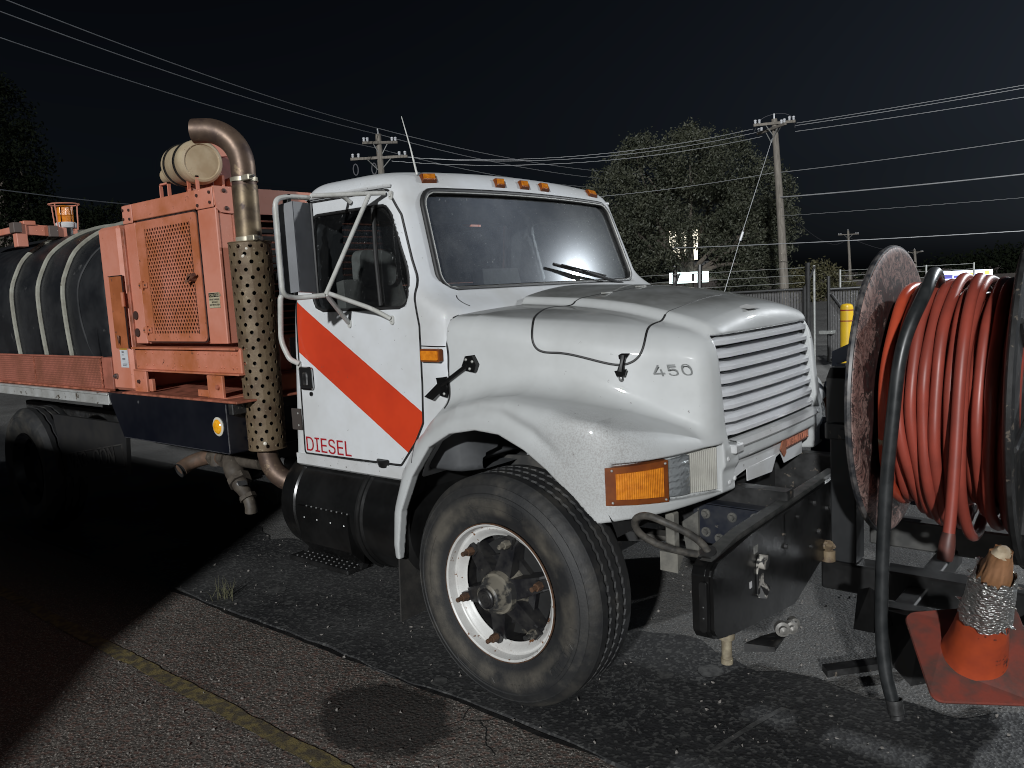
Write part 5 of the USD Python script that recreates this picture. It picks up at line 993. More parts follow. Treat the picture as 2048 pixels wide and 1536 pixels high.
# ---------------------------------------------------------------- black box under the housing, valve
tbx = Thing('underdeck_box', (-2.5, 0, .93), 'glossy navy black steel box hanging under the orange housing', 'toolbox')
q_ = [(-3.27, 1.243), (-1.84, 1.243), (-1.84, .955), (-3.09, .955)]
bxp = tbx.add('box_body', extrude(Polygon(q_).buffer(-.006).buffer(.006), (0, .9, 0), (1, 0, 0), (0, 0, 1), 1.0), surf('navy_black', (.004, .005, .009), (.007, .008, .012), scale=3, rough=.30, rvar=.08, spots=((.05, .05, .05), 16, .70, .05)))
tbx.add('box_edge', tube([(-1.843, -.098, 1.235), (-1.843, -.098, .962)], .004, 6), surf('edge_wear', (.08, .08, .085), (.03, .03, .035), scale=60, rough=.5), parent=bxp)
tbx.add('box_edge', tube([(-3.08, -.098, .958), (-1.845, -.098, .958)], .003, 6), _m['edge_wear'], parent=bxp)
ml = tbx.add('marker_lamp', lathe([(0, .0001), (.0, .052), (.008, .054), (.012, .047), (.012, .0001)], (-1.93, -.098, 1.107), (-1.93, -1, 1.107), 30), surf('marker_rim', (.55, .53, .46), rough=.4))
yel = usdkit.material(stage, LOOKS + 'yellow_lens', {'g': ('texture_coordinate', {}), 'n': ('noise_texture', {'scale': 60.0}), 'r': ('rgb_ramp', {'ramp': [(.4, (.80, .34, .01)), (.6, (.9, .45, .03))]}), 'p': ('principled_bsdf', {'roughness': .2})}, [('g.object', 'n.vector'), ('n.fac', 'r.fac'), ('r.color', 'p.base_color')], surface='p.BSDF')
tbx.add('marker_lens', lathe([(.011, .043), (.018, .036), (.022, .02), (.023, .0001)], (-1.93, -.098, 1.107), (-1.93, -1, 1.107), 24), yel, parent=ml)
tbx.add('small_hole', cyl((-2.85, -.1, 1.2), (-2.85, -.102, 1.2), .01, n=10), _m['edge_wear'], parent=bxp)
vm_ = surf('valve_iron', (.075, .062, .048), (.045, .036, .028), scale=16, rough=.6, detail=7, bump=.001, bscale=40, spots=((.17, .15, .12), 24, .64, .05))
dv_ = Thing('drain_valve', (-2.3, .2, .62), 'rusty iron drain pipes and valve hanging below the black box', 'valve')
y_ = .18
dv_.add('pipe', tube(smooth_path([(-2.75, y_ - .10, .74), (-2.74, y_ - .02, .775), (-2.66, y_ + .04, .80), (-2.5, y_ + .05, .81)], 12), .048, 16), surf('pipe_rust', (.12, .07, .045), (.07, .045, .03), scale=18, rough=.7, bump=.001))
dv_.add('pipe_mouth', lathe([(-.005, .05), (-.008, .044), (.03, .04), (.03, .001)], (-2.75, y_ - .11, .737), (-2.745, y_ - .02, .765), 16), liner_black)
dv_.add('tee', [cyl((-2.55, y_ + .05, .76), (-2.55, y_ + .05, .95), .05, n=16), cyl((-2.62, y_ + .05, .81), (-2.05, y_ + .05, .82), .042, n=16), cyl((-2.60, y_ + .05, .81), (-2.55, y_ + .05, .81), .06, n=8), cyl((-2.46, y_ + .05, .81), (-2.42, y_ + .05, .81), .062, n=8)], vm_)
dv_.add('branch', tube(smooth_path([(-2.36, y_ + .03, .81), (-2.27, y_, .74), (-2.18, y_ - .02, .67), (-2.10, y_ - .03, .60), (-2.09, y_ - .03, .53)], 14), [.06, .062, .064, .064, .06, .05, .05, .05, .042, .04, .036, .036, .036, .038], 14), vm_)
dv_.add('valve_collar', [cyl((-2.24, y_ - .005, .72), (-2.21, y_ - .01, .695), .072, n=8), cyl((-2.12, y_ - .03, .63), (-2.105, y_ - .03, .61), .052, n=8)], vm_)
dv_.add('valve_handle', [hull([(-2.12, y_ - .09, .73), (-2.02, y_ - .09, .75), (-2.02, y_ - .08, .72), (-2.12, y_ - .08, .70), (-2.1, y_ - .05, .71)]), cyl((-2.12, y_ - .08, .715), (-2.16, y_ - .01, .68), .012, n=8)], bare_steel)
dv_.add('cross_pipe', cyl((-2.1, y_ + .12, .80), (-1.66, y_ + .25, .80), .045, n=16), surf('pipe_grey', (.06, .06, .06), (.035, .035, .034), scale=10, rough=.5))
# ---------------------------------------------------------------- hose reel in front of the bumper
RX0, RX1, RY, RZ, RR = 1.29, 1.765, 1.15, 1.28, .595
reel_in = usdkit.material(stage, LOOKS + 'worn_flange', {'g': ('geometry', {}), 'd': ('vector_math', {'math_type': 'distance', 'vector2': (RX0, RY, RZ)}), 'n': ('noise_texture', {'scale': 9.0, 'detail': 8.0, 'roughness': .75, 'distortion': 1.2}), 'n3': ('noise_texture', {'scale': 34.0, 'detail': 5.0, 'roughness': .7}),
    'dr': ('map_range', {'from_min': .40, 'from_max': .575, 'to_min': -.10, 'to_max': .07, 'clamp': True}), 'a': ('math', {'math_type': 'add'}), 'r': ('rgb_ramp', {'interpolate': False, 'ramp': [(0, (.055, .022, .02)), (.42, (.035, .029, .027)), (.48, (.30, .185, .16)), (.545, (.05, .04, .038)), (.585, (.34, .23, .20))]}),
    'r2': ('rgb_ramp', {'ramp': [(.35, (.45, .4, .4)), (.6, (1, 1, 1))]}), 'm': ('mix_color', {'blend_type': 'multiply', 'fac': 1.0}), 'p': ('principled_bsdf', {'roughness': .5})},
    [('g.position', 'd.vector1'), ('d.value', 'dr.value'), ('g.position', 'n.vector'), ('n.fac', 'a.value1'), ('dr.result', 'a.value2'), ('a.value', 'r.fac'), ('g.position', 'n3.vector'), ('n3.fac', 'r2.fac'), ('r.color', 'm.a'), ('r2.color', 'm.b'), ('m.result', 'p.base_color')], surface='p.BSDF')
flange_edge = surf('flange_edge', (.022, .024, .028), (.12, .11, .105), scale=17, rough=.42, ramp=(.44, .62), detail=8)
rl = Thing('hose_reel', (1.5, RY, .36), 'black hose reel with scuffed pinkish flange on a frame ahead of the bumper', 'hose reel')
fl1 = rl.add('flange', lathe([(0, .12), (0, RR - .03), (-.008, RR - .004), (-.016, RR), (-.026, RR - .003), (-.032, RR - .018), (-.02, RR - .03), (-.012, .10)], (RX0, RY, RZ), (RX0 + 1, RY, RZ), 96), reel_in, label='left flange, inner face scuffed pink and brown')
rl.add('flange_rim', lathe([(-.010, RR - .006), (-.012, RR + .004), (-.022, RR + .008), (-.034, RR + .002), (-.034, RR - .02)], (RX0, RY, RZ), (RX0 + 1, RY, RZ), 96), flange_edge, parent=fl1)
R2 = .66
fl2 = rl.add('flange', lathe([(0, .12), (0, R2 - .03), (.008, R2 - .004), (.016, R2 + .004), (.030, R2 + .004), (.036, R2 - .018), (.02, R2 - .03), (.012, .10)], (RX1, RY, RZ), (RX1 + 1, RY, RZ), 96), black_worn, label='right flange, black')
for k in range(8):
    a = k * math.pi / 4 + .2; e = np.array([0, math.cos(a), math.sin(a)])
    rl.add('flange_rib', cyl(np.array([RX1 + .024, RY, RZ]) + e * .10, np.array([RX1 + .024, RY, RZ]) + e * (RR - .03), .012, n=6), black_worn, parent=fl2)
rl.add('drum', cyl((RX0, RY, RZ), (RX1, RY, RZ), .30, n=48), black_worn)
rl.add('axle', cyl((RX0 - .28, RY, RZ), (RX1 + .20, RY, RZ), .055, n=20), black_paint)
post_m = surf('post_black', (.012, .013, .014), (.020, .021, .022), scale=7, rough=.5)
rl.add('post', [box((1.02, RY - .05, .50), (1.13, RY + .07, 1.06), .006)], post_m)
rl.add('post_cap', [box((1.0, RY - .06, 1.055), (1.15, RY + .08, 1.13), .006), bolt((1.08, RY - .06, 1.09), (0, -1, 0), .02, .012)], black_worn)
rl.add('bearing', [hull([(1.02, RY + a, RZ + b) for a, b in ((-.09, -.14), (.09, -.14), (.09, .05), (.04, .09), (-.04, .09), (-.09, .05))] + [(1.10, RY + a, RZ + b) for a, b in ((-.09, -.14), (.09, -.14), (.09, .05), (.04, .09), (-.04, .09), (-.09, .05))])], black_satin)
rl.add('swing_joint', cyl((1.14, RY + .02, 1.19), (RX0 - .03, RY + .02, 1.19), .075, n=24), black_paint)
rl.add('lower_beam', box((.98, RY - .06, .37), (1.95, RY + .06, .50), .008), black_satin)
rl.add('back_beam', box((1.02, RY + .52, .42), (1.95, RY + .62, .56), .008), surf('beam_grey', (.05, .05, .048), (.09, .088, .082), scale=8, rough=.55))
rl.add('front_beam', box((1.28, RY - .36, .35), (2.0, RY - .28, .46), .006), black_satin)
for x in (1.34, 1.80): rl.add('cross_beam', box((x, RY - .36, .36), (x + .08, RY + .62, .45), .006), black_satin)
rl.add('right_post', [box((RX1 + .09, RY - .06, .48), (RX1 + .17, RY + .06, 1.45), .006)], black_satin)
mo = rl.add('drive_motor', [cyl((RX1 + .16, RY - .14, 1.10), (RX1 + .36, RY - .14, 1.10), .09, n=20), box((RX1 + .17, RY - .22, 1.16), (RX1 + .26, RY - .05, 1.24), .008)], surf('motor_grey', (.05, .055, .06), (.09, .09, .09), scale=12, rough=.4, metal=.4))
rl.add('sprocket_guard', box((RX1 + .06, RY - .30, .60), (RX1 + .12, RY + .10, 1.05), .01), black_satin)
rl.add('motor_fitting', [cyl((RX1 + .17, RY - .24, .98), (RX1 + .17, RY - .30, .98), .03, n=12), tube(smooth_path([(RX1 + .17, RY - .28, .98), (RX1 + .19, RY - .34, .9), (RX1 + .18, RY - .34, .72)], 10), .012, 8)], bare_steel, parent=mo)
navy = surf('navy_frame', (.010, .016, .036), (.018, .022, .040), scale=5, rough=.38, rvar=.08)
rl.add('support_arm', [hull([(.70, 2.1, 1.345), (.70, 2.16, 1.345), (.70, 2.1, 1.26), (1.15, 2.1, 1.56), (1.15, 2.16, 1.56), (1.15, 2.1, 1.45)])], navy, label='navy steel arm behind the reel')
rl.add('arm_cylinder', [cyl((.68, 2.1, 1.13), (1.15, 2.05, 1.21), .055, n=18), box((.70, 1.75, .62), (1.30, 1.85, 1.02), .01), hull([(.70, 2.08, .95), (.74, 2.08, .95), (.78, 2.08, 1.28), (.72, 2.08, 1.28), (.70, 2.12, .95), (.78, 2.12, 1.28)])], navy)
rl.add('arm_fitting', [cyl((.79, 2.09, 1.19), (.86, 2.08, 1.20), .045, n=16)], surf('fitting_pale', (.35, .38, .38), (.25, .27, .27), scale=14, rough=.4))
rl.add('guard_plate', hull([(1.37, .66, .50), (1.44, .50, .36), (1.53, .52, .55), (1.56, .60, .56), (1.36, .70, .36), (1.62, .60, .32), (1.50, .50, .30)]), black_satin)
rl.add('guard_lug', hull([(1.30, .56, .60), (1.36, .50, .64), (1.40, .54, .60), (1.30, .60, .50), (1.37, .52, .46), (1.42, .58, .48), (1.29, .54, .45)]), black_paint)
rl.add('clamp_fitting', [cyl((1.01, 1.10, .50), (1.01, 1.10, .55), .032, n=14), tube([(.97, 1.06, .565), (1.0, 1.09, .575), (1.05, 1.12, .565)], [.012, .022, .012], 8), cyl((1.01, 1.10, .55), (1.02, 1.08, .585), .02, n=10)], surf('fitting_rust', (.20, .15, .09), (.09, .06, .04), scale=24, rough=.6, bump=.001))
shk = surf('shackle_grey', (.14, .135, .125), (.26, .25, .23), scale=20, rough=.5, metal=.3)
for a, b, r in (((.98, .62, .355), (1.02, .56, .36), .03), ((.985, .70, .335), (1.02, .65, .335), .026), ((.97, .76, .33), (1.01, .72, .33), .022)): rl.add('tow_pin', lathe([(0, r), (.03, r), (.034, r * .6), (.05, r * .55), (.055, .001)], a, b, 14), shk)
rl.add('tow_shoe', hull([(.90, .44, .335), (1.0, .50, .32), (1.0, .62, .32), (.90, .62, .30), (.90, .44, .30), (1.0, .50, .30), (.94, .66, .31)]), black_worn)
rl.add('floor_bar', hull([(1.02, .98, .03), (1.30, 1.30, .03), (1.34, 1.25, .03), (1.06, .93, .03), (1.02, .98, .06), (1.30, 1.30, .06), (1.34, 1.25, .06), (1.06, .93, .06)]), black_worn)
# the red hose, wound in loose turns
red_hose = surf('red_hose', (.31, .058, .038), (.24, .046, .031), scale=6, rough=.42, detail=7, rvar=.08, spots=((.16, .045, .03), 40, .70, .05))
red_hose2 = surf('red_hose_bright', (.45, .065, .028), (.38, .055, .025), scale=8, rough=.4, rvar=.06)
hs = Thing('jetting_hose', (1.5, RY, .8), 'thick red jetting hose wound in loose turns on the reel', 'hose')
rng = np.random.default_rng(5); HR = .0205
def wrap(x0, x1, base, sag, pull, wob, name='hose_turn', mat=None, a0=2.7, turns=1.0, xc=1.585):
    a = np.linspace(0, 2 * np.pi * turns, int(88 * turns)); u = np.linspace(0, 1, len(a)); th = a0 + a   # 0 = towards -y (front), rising over the top
    low = np.clip(-np.sin(th), 0, 1) ** 1.5; front = np.clip(np.cos(th), 0, 1) ** .7
    r = base + sag * low * (.4 + .6 * front) + wob * np.sin(3 * th + x0 * 40) + .006 * np.sin(7 * th + x0 * 90)
    x = x0 + (x1 - x0) * u; x = x + (xc - x) * pull * low * front
    y = RY - r * np.cos(th); z = RZ + r * np.sin(th)
    hs.add(name, tube(np.stack([x, y, z], 1), HR, 10), mat or red_hose, smooth=True)
N = 11
for k in range(N):   # inner layer
    x = RX0 + .022 + k * .0428; wrap(x, x + .0425, .383, .06 + .03 * (k % 3), .10, .003, mat=red_hose)
outer = [(.034, .428, .05, .0), (.082, .425, .08, .5), (.130, .428, .12, .46), (.172, .438, .15, .42), (.214, .446, .12, .30), (.258, .428, .16, .16), (.300, .447, .19, .02), (.347, .424, .08, -.12), (.388, .436, .13, .10), (.432, .422, .14, .06)]
for k, (dx, b, sg, pl) in enumerate(outer):
    x = RX0 + dx; wrap(x, x + .040, b, sg, pl, .005, mat=red_hose2 if k == 0 else red_hose, a0=2.7 + .1 * (k % 3))
hs.add('hose_end', [tube(smooth_path([(1.594, .615, .85), (1.590, .604, .80), (1.585, .600, .755)], 6), [.0215, .025, .027, .028, .028, .026], 12)], surf('hose_end_dark', (.12, .04, .03), (.07, .03, .025), scale=20, rough=.5))
hs.add('hose_tail', tube(smooth_path([(1.612, 1.0, 1.735), (1.612, .82, 1.64), (1.61, .705, 1.45), (1.607, .665, 1.25), (1.603, .640, 1.05), (1.597, .622, .90), (1.592, .608, .82)], 40), HR, 12), red_hose)
hs.add('tape_band', tube([(RX0 + .0555, RY - .438 * math.cos(t), RZ + .438 * math.sin(t)) for t in (-.30, -.34, -.38)], .0222, 12), surf('tape_pale', (.42, .38, .28), (.25, .2, .12), scale=60, rough=.7))
bh = Thing('black_hose', (1.45, .5, .2), 'black rubber leader hose draped over the reel and hanging down in front', 'hose')
bhp = smooth_path([(1.455, 1.10, 1.69), (1.468, 1.0, 1.745), (1.488, .83, 1.755), (1.49, .70, 1.69), (1.455, .60, 1.55), (1.428, .55, 1.30), (1.412, .54, 1.10), (1.40, .53, .85), (1.395, .52, .60), (1.398, .515, .45), (1.415, .505, .32), (1.44, .50, .225)], 70)
bh.add('hose', tube(bhp, .0235, 14), surf('hose_black', (.016, .018, .019), (.028, .030, .031), scale=14, rough=.38, rvar=.08))
bh.add('ferrule', lathe([(0, .026), (.0, .029), (.05, .029), (.055, .024), (.07, .024), (.07, .012), (.02, .01)], (1.444, .499, .235), (1.46, .494, .15), 18), surf('ferrule_steel', (.10, .10, .10), (.05, .05, .05), scale=20, rough=.4, metal=.6))
# ---------------------------------------------------------------- traffic cone, stuck tilted on the frame's corner
cone_o = surf('cone_orange', (.47, .072, .02), (.34, .052, .02), scale=7, rough=.5, detail=7, ramp=(.42, .66), rvar=.06, spots=((.035, .02, .018), 15, .64, .05), bump=.0006, bscale=30)
cone_base = surf('cone_base', (.19, .04, .026), (.06, .04, .034), scale=7, rough=.65, detail=8, ramp=(.42, .60), spots=((.38, .20, .13), 14, .68, .06), bump=.0008)
cone_tip = surf('cone_tip', (.34, .17, .085), (.24, .115, .05), scale=9, rough=.65, detail=7, bump=.0008, spots=((.06, .04, .03), 16, .69, .04))
foil = usdkit.material(stage, LOOKS + 'foil_wrap', {'g': ('texture_coordinate', {}), 'mp': ('mapping', {'mapping_type': 'point', 'scale': (1.0, 1.0, 1.8)}), 'v': ('voronoi_texture', {'scale': 85.0, 'feature': 'f1'}), 'n': ('noise_texture', {'scale': 60.0, 'detail': 6.0, 'roughness': .7}), 'r': ('rgb_ramp', {'ramp': [(.35, (.46, .46, .44)), (.6, (.72, .72, .70))]}), 'b1': ('bump', {'distance': .006}), 'b2': ('bump', {'distance': .004}), 'p': ('principled_bsdf', {'metallic': .9, 'roughness': .25})},
    [('g.object', 'mp.vector'), ('mp.vector', 'v.vector'), ('g.object', 'n.vector'), ('n.fac', 'r.fac'), ('r.color', 'p.base_color'), ('v.distance', 'b1.height'), ('n.fac', 'b2.height'), ('b1.normal', 'b2.normal'), ('b2.normal', 'p.normal')], surface='p.BSDF')
cbase = np.array([1.752, .20, .605]); up_ = np.array([.26, -.66, 1.0]); up_ /= np.linalg.norm(up_); ex_ = np.cross([0.62, .80, 0], up_); ex_ = np.array([.86, .50, .0]); ex_ -= up_ * (ex_ @ up_); ex_ /= np.linalg.norm(ex_); ey_ = np.cross(up_, ex_)
co = Thing('traffic_cone', cbase, 'battered orange traffic cone wrapped in silver foil, tilted at the right edge', 'traffic cone')
def cl_(x, y, z): return cbase + ex_ * x + ey_ * y + up_ * z
bs = []
for z, s, r in ((-.016, .158, .03), (-.002, .163, .032), (.004, .160, .03)):
    pts = np.array(rrect(-s, -s, s, s, r, 4).exterior.coords)[:-1]; w = .016 * (pts[:, 0] / .16) * (pts[:, 1] / .16) + .012 * (pts[:, 0] / .16) ** 2 * np.sign(-pts[:, 1]) * .6
    bs.append(np.array([cl_(x, y, z + k) for (x, y), k in zip(pts, w)]))
m = len(bs[0]); rings = [bs[0], bs[1], bs[2]] + [np.array([cl_(r * math.cos(t), r * math.sin(t), .008) for t in np.linspace(0, 2 * np.pi, m + 1)[:-1]]) for r in (.091,)]
a0 = np.argmin(np.linalg.norm(rings[3] - (cbase + (bs[2][0] - cbase) * .6), axis=1)); rings[3] = np.roll(rings[3], -a0, 0)
if np.linalg.norm(rings[3][m // 4] - bs[2][m // 4]) > np.linalg.norm(rings[3][-m // 4] - bs[2][m // 4]): rings[3] = np.roll(rings[3][::-1], 1, 0)
V = np.vstack(rings + [[cl_(0, 0, -.016)]]); i, j = np.meshgrid(np.arange(3), np.arange(m), indexing='ij'); q = np.stack([i * m + j, i * m + (j + 1) % m, (i + 1) * m + (j + 1) % m, (i + 1) * m + j], -1).reshape(-1, 4)
fan = np.stack([(np.arange(m) + 1) % m, np.arange(m), np.full(m, 4 * m)], 1)
co.add('cone_base', trimesh.Trimesh(V, np.vstack([q[:, [0, 1, 2]], q[:, [0, 2, 3]], fan]), process=False), cone_base, smooth=40)
def cone_part(z0, z1, off, n=48, rings=14, dent=0., jag=0., seed=0):
    KZ = 1.22
    zz = np.linspace(z0, z1, rings); V = []
    for k, z in enumerate(zz):
        r0 = np.interp(z, [0, .02, .10, .30, .40, .43], [.094, .087, .075, .047, .030, .022]) + off
        th = np.linspace(0, 2 * np.pi, n + 1)[:-1]; p3 = np.stack([np.cos(th) * 3, np.sin(th) * 3, np.full(n, z * 14)], 1)
        d = (meshkit.fbm(p3 + 3, 3, seed) - .5) * dent * 2
        jz = jag * (meshkit.noise(np.stack([np.cos(th) * 6, np.sin(th) * 6, th * 0 + k], 1), seed + 5) - .5) if k in (0, rings - 1) else 0
        V.append(cbase + (r0 + d)[:, None] * (np.cos(th)[:, None] * ex_ + np.sin(th)[:, None] * ey_) + KZ * (z + jz * np.ones(n))[:, None] * up_)
    V = np.vstack(V); i, j = np.meshgrid(np.arange(rings - 1), np.arange(n), indexing='ij'); q = np.stack([i * n + j, i * n + (j + 1) % n, (i + 1) * n + (j + 1) % n, (i + 1) * n + j], -1).reshape(-1, 4); return V, q
cbod = co.add('cone_body', cone_part(.004, .24, .0, dent=.004, seed=1), cone_o, smooth=40)
co.add('foil_sleeve', cone_part(.190, .345, .009, rings=24, n=72, dent=.0075, jag=.03, seed=3), foil, smooth=False)
for k in range(16):
    t = rng.uniform(0, 2 * np.pi); z = rng.choice([.195, .21, .27, .335]); r = np.interp(z, [0, .1, .3], [.094, .075, .047]) + .010; o = cl_(r * math.cos(t), r * math.sin(t), z * 1.22); dd = (ex_ * math.cos(t) + ey_ * math.sin(t))
    co.add('foil_flake', hull([o + rng.normal(0, .006, 3) for _ in range(5)] + [o + dd * .014]), foil)
tv, tq = cone_part(.32, .425, .0, rings=12, dent=.010, seed=9)
ct = co.add('cone_tip', (tv, tq), cone_tip, smooth=40)
co.add('tip_cap', hull([cl_(.025 * math.cos(t), .025 * math.sin(t), .513 + .006 * math.sin(2 * t)) for t in np.linspace(0, 6.28, 16)] + [cl_(.012 * math.cos(t), .012 * math.sin(t), .528) for t in np.linspace(0, 6.28, 10)]), surf('tip_dust', (.45, .37, .26), (.3, .22, .14), scale=20, rough=.8), parent=ct)
# ---------------------------------------------------------------- yard fence, gate, bollard
fence_blk = surf('fence_black', .012, .02, scale=8, rough=.45); mesh_grey = surf('fence_mesh', (.055, .053, .053), (.032, .031, .031), scale=30, rough=.6); galv2 = surf('galvanised', (.30, .31, .30), (.22, .22, .21), scale=20, rough=.5, metal=.4)
FE = np.array([.772, .636, 0]); FN = np.array([.636, -.772, 0]); F0 = np.array([-5.84, 11.07, 0])
def fp3(s, z, o=0.): return F0 + FE * s + FN * o + [0, 0, z]
def fence_run(label, s0, s1, zt, arms=True, nposts=6):
    t = Thing('yard_fence', fp3((s0 + s1) / 2, 0), label, 'fence')
    sl = [hull([fp3(s, z, o) for s in (x - .020, x + .020) for z in (.06, zt - .03) for o in (-.004, .004)]) for x in np.arange(s0 + .05, s1, .052)]
    t.add('fence_mesh', sl, mesh_grey, kind='stuff', smooth=False)
    for z in (zt, .08): t.add('fence_rail', cyl(fp3(s0, z, .03), fp3(s1, z, .03), .028, n=10), fence_blk)
    ps = np.linspace(s0, s1, nposts)
    for x in ps:
        t.add('fence_post', cyl(fp3(x, 0, .04), fp3(x, zt + .05, .04), .038, n=12), fence_blk)
        if arms: t.add('barb_arm', hull([fp3(x + a, z, .04 + b) for a in (-.025, .025) for z, b in ((zt, -.02), (zt, .02))] + [fp3(x + .18 + a, zt + .42, .10 + b) for a in (-.018, .018) for b in (-.01, .01)]), fence_blk)
    for k, z in enumerate((.12, .26, .40)):
        t.add('barbed_wire', tube([fp3(s0, zt + z, .05), fp3(s1, zt + z, .05)], .0045, 4), galv2)
    return t
fence_run('long dark mesh fence with slanted barb arms behind the hood', -9.6, 3.10, 1.46, nposts=6)
tp = Thing('gate_post', fp3(3.30, 0), 'pair of dark fence posts left of the slatted gate', 'post')
tp.add('post', cyl(fp3(3.16, 0, .05), fp3(3.16, 1.95, .05), .045, n=12), fence_blk); tp.add('post', cyl(fp3(3.28, 0, .05), fp3(3.28, 1.9, .05), .022, n=10), galv2)
gt = Thing('yard_gate', fp3(4.2, 0), 'dark framed slatted gate with diagonal brace behind the yellow bollard', 'gate')
g0, g1, gz = 3.56, 8.2, 1.43
gt.add('gate_mesh', [hull([fp3(s, z, o) for s in (x - .018, x + .018) for z in (.1, gz - .02) for o in (-.004, .004)]) for x in np.arange(g0 + .05, g1, .05)], mesh_grey, kind='stuff', smooth=False)
for z in (gz, .12): gt.add('gate_rail', cyl(fp3(g0, z, .03), fp3(g1, z, .03), .030, n=10), fence_blk)
for x in (g0, 4.50, 5.6, 6.7, 7.6): gt.add('gate_stile', cyl(fp3(x, .05, .03), fp3(x, gz + (.25 if x == g0 else 0), .03), .032, n=10), fence_blk)
gt.add('gate_brace', cyl(fp3(g0 + .05, 1.34, .04), fp3(4.48, .10, .04), .032, n=8), fence_blk); gt.add('gate_brace', cyl(fp3(4.55, 1.34, .04), fp3(5.6, .10, .04), .032, n=8), fence_blk)
for x in (3.78, 4.56, 5.4, 6.3): gt.add('wire_upright', cyl(fp3(x, gz - .02, .03), fp3(x, gz + .36, .03), .018, n=8), galv2)
for z in (.13, .24, .34): gt.add('barbed_wire', tube([fp3(3.78, gz + z, .03), fp3(6.3, gz + z, .03)], .0045, 4), galv2)
gt.add('gate_hinge', box(fp3(3.40, .62, .02) - [.02, .02, .03], fp3(3.66, .62, .02) + [.02, .02, .03]), galv2)
bo = Thing('bollard', (-1.975, 10.87, 0), 'yellow bollard with dark red bands in front of the slatted gate', 'bollard')
yel_p = surf('bollard_yellow', (.62, .40, .02), (.55, .35, .02), scale=5, rough=.4); B0 = np.array([-1.975, 10.87, 0])
bo.add('sleeve', lathe([(0, .10), (1.19, .098), (1.225, .088), (1.245, .06), (1.252, .0001)], B0, B0 + [0, 0, 1], 28), yel_p)
for z in (1.15, .98): bo.add('band', lathe([(z - .009, .1005), (z - .009, .1025), (z + .009, .1025), (z + .009, .1005)], B0, B0 + [0, 0, 1], 28), surf('band_red', (.22, .03, .01), rough=.5))
single('red_sign', hull([fp3(4.38, z, .08) + FE * a + FN * b for z in (.85, 1.22) for a in (0, .14) for b in (0, .01)]), surf('sign_red', (.42, .03, .04), rough=.5), 'small red notice on the gate just right of the yellow bollard', 'sign')

# ---------------------------------------------------------------- utility poles and wires
pole_m = usdkit.material(stage, LOOKS + 'pole_wood', {'g': ('geometry', {}), 'mp': ('mapping', {'mapping_type': 'point', 'scale': (9., 9., .5)}), 'n': ('noise_texture', {'scale': 2.5, 'detail': 6.0, 'roughness': .65}), 'r': ('rgb_ramp', {'ramp': [(.35, (.10, .09, .075)), (.65, (.20, .18, .155))]}), 'p': ('principled_bsdf', {'roughness': .85})}, [('g.position', 'mp.vector'), ('mp.vector', 'n.vector'), ('n.fac', 'r.fac'), ('r.color', 'p.base_color')], surface='p.BSDF')
ins_m = surf('insulator', (.55, .56, .58), (.4, .41, .43), rough=.25); wire_m = surf('wire_metal', (.36, .37, .38), (.28, .29, .30), scale=3, rough=.4, metal=.5); dark_wire = surf('wire_dark', (.10, .10, .11), rough=.5)
def pole(base, top, r, label, arms):
    t = Thing('utility_pole', base, label, 'utility pole', 'wooden utility poles'); base, top = np.array(base, float), np.array(top, float)
    sh = t.add('pole_shaft', tube(smooth_path([base, base * .5 + top * .5 + [.03, .02, 0], top], 10), np.linspace(r, r * .62, 10), 14), pole_m)
    for (h, half, d, drop) in arms:
        c = top + [0, 0, -h]; d = np.array(d, float) / np.linalg.norm(d); c = c + np.cross(d, [0, 0, 1]) * .14
        a = t.add('cross_arm', hull([c + d * s * half + [0, 0, z + s * drop] + np.cross(d, [0, 0, 1]) * w for s in (-1, 1) for z in (-.05, .05) for w in (-.045, .045)]), pole_m)
        for s in (-.92, -.72, .72, .92):
            q = c + d * s * half + [0, 0, .05 + s * drop]; t.add('insulator', lathe([(0, .03), (.05, .055), (.08, .04), (.11, .06), (.15, .05), (.17, .0001)], q, q + [0, 0, 1], 10), ins_m, parent=a)
        for s in (-.45, .45): t.add('arm_brace', cyl(c + d * s * half, c + [0, 0, -.55], .018, n=6), galv2, parent=a)
    t.add('top_pin', cyl(top, top + [0, 0, .22], .03, n=8), ins_m, parent=sh)
    return t
VD = FE
PR, PRt = np.array([-10.40, 30.07, -.2]), np.array([-11.02, 30.71, 7.95]); PL, PLt = np.array([-22.9, 20.15, -.2]), np.array([-23.35, 20.46, 8.2])
pr = pole(PR, PRt, .19, 'leaning wooden utility pole with a guy wire right of the big tree', [(.38, .95, (.75, -.5, 0), .02), (.18, .8, (.9, .4, 0), .0)])
guy = pr.add('guy_wire', tube([PRt + [0, 0, -.5], (-11.9, 29.2, 3.2), (-12.55, 28.2, .0)], .012, 5), wire_m); pr.add('guy_strain', cyl((-11.82, 29.32, 3.5), (-11.9, 29.2, 3.15), .05, n=8), ins_m, parent=guy)
pr.add('jumper', tube(smooth_path([PRt + [-.7, -.3, -.4], PRt + [-.35, -.2, .1], PRt + [0, 0, .2], PRt + [.45, .2, .15], PRt + [.7, .4, -.4]], 24), .008, 4), dark_wire)
pl_ = pole(PL, PLt, .19, 'wooden utility pole with two cross arms rising behind the cab roof', [(.35, .75, (.3, .95, 0), .05), (.95, 1.15, FE, .0)])
for s in (-1.0, -.25): pl_.add('wire_coil', tube([PLt + FE * s + [.1 * math.cos(a) * .77, .1 * math.cos(a) * .63, -1.35 + .22 * math.sin(a)] for a in np.linspace(0, 2 * np.pi, 25)[:-1]], .02, 5, closed=True), dark_wire)
pole((-33.2, 111.9, -1.0), (-33.75, 112.7, 6.9), .22, 'distant utility pole right of the big tree', [(.5, 1.4, FE, 0)]); pole((-36.8, 161.3, -1), (-37.3, 161.9, 4.7), .3, 'farthest utility pole just above the hose reel', [(.5, 1.6, FE, 0)])
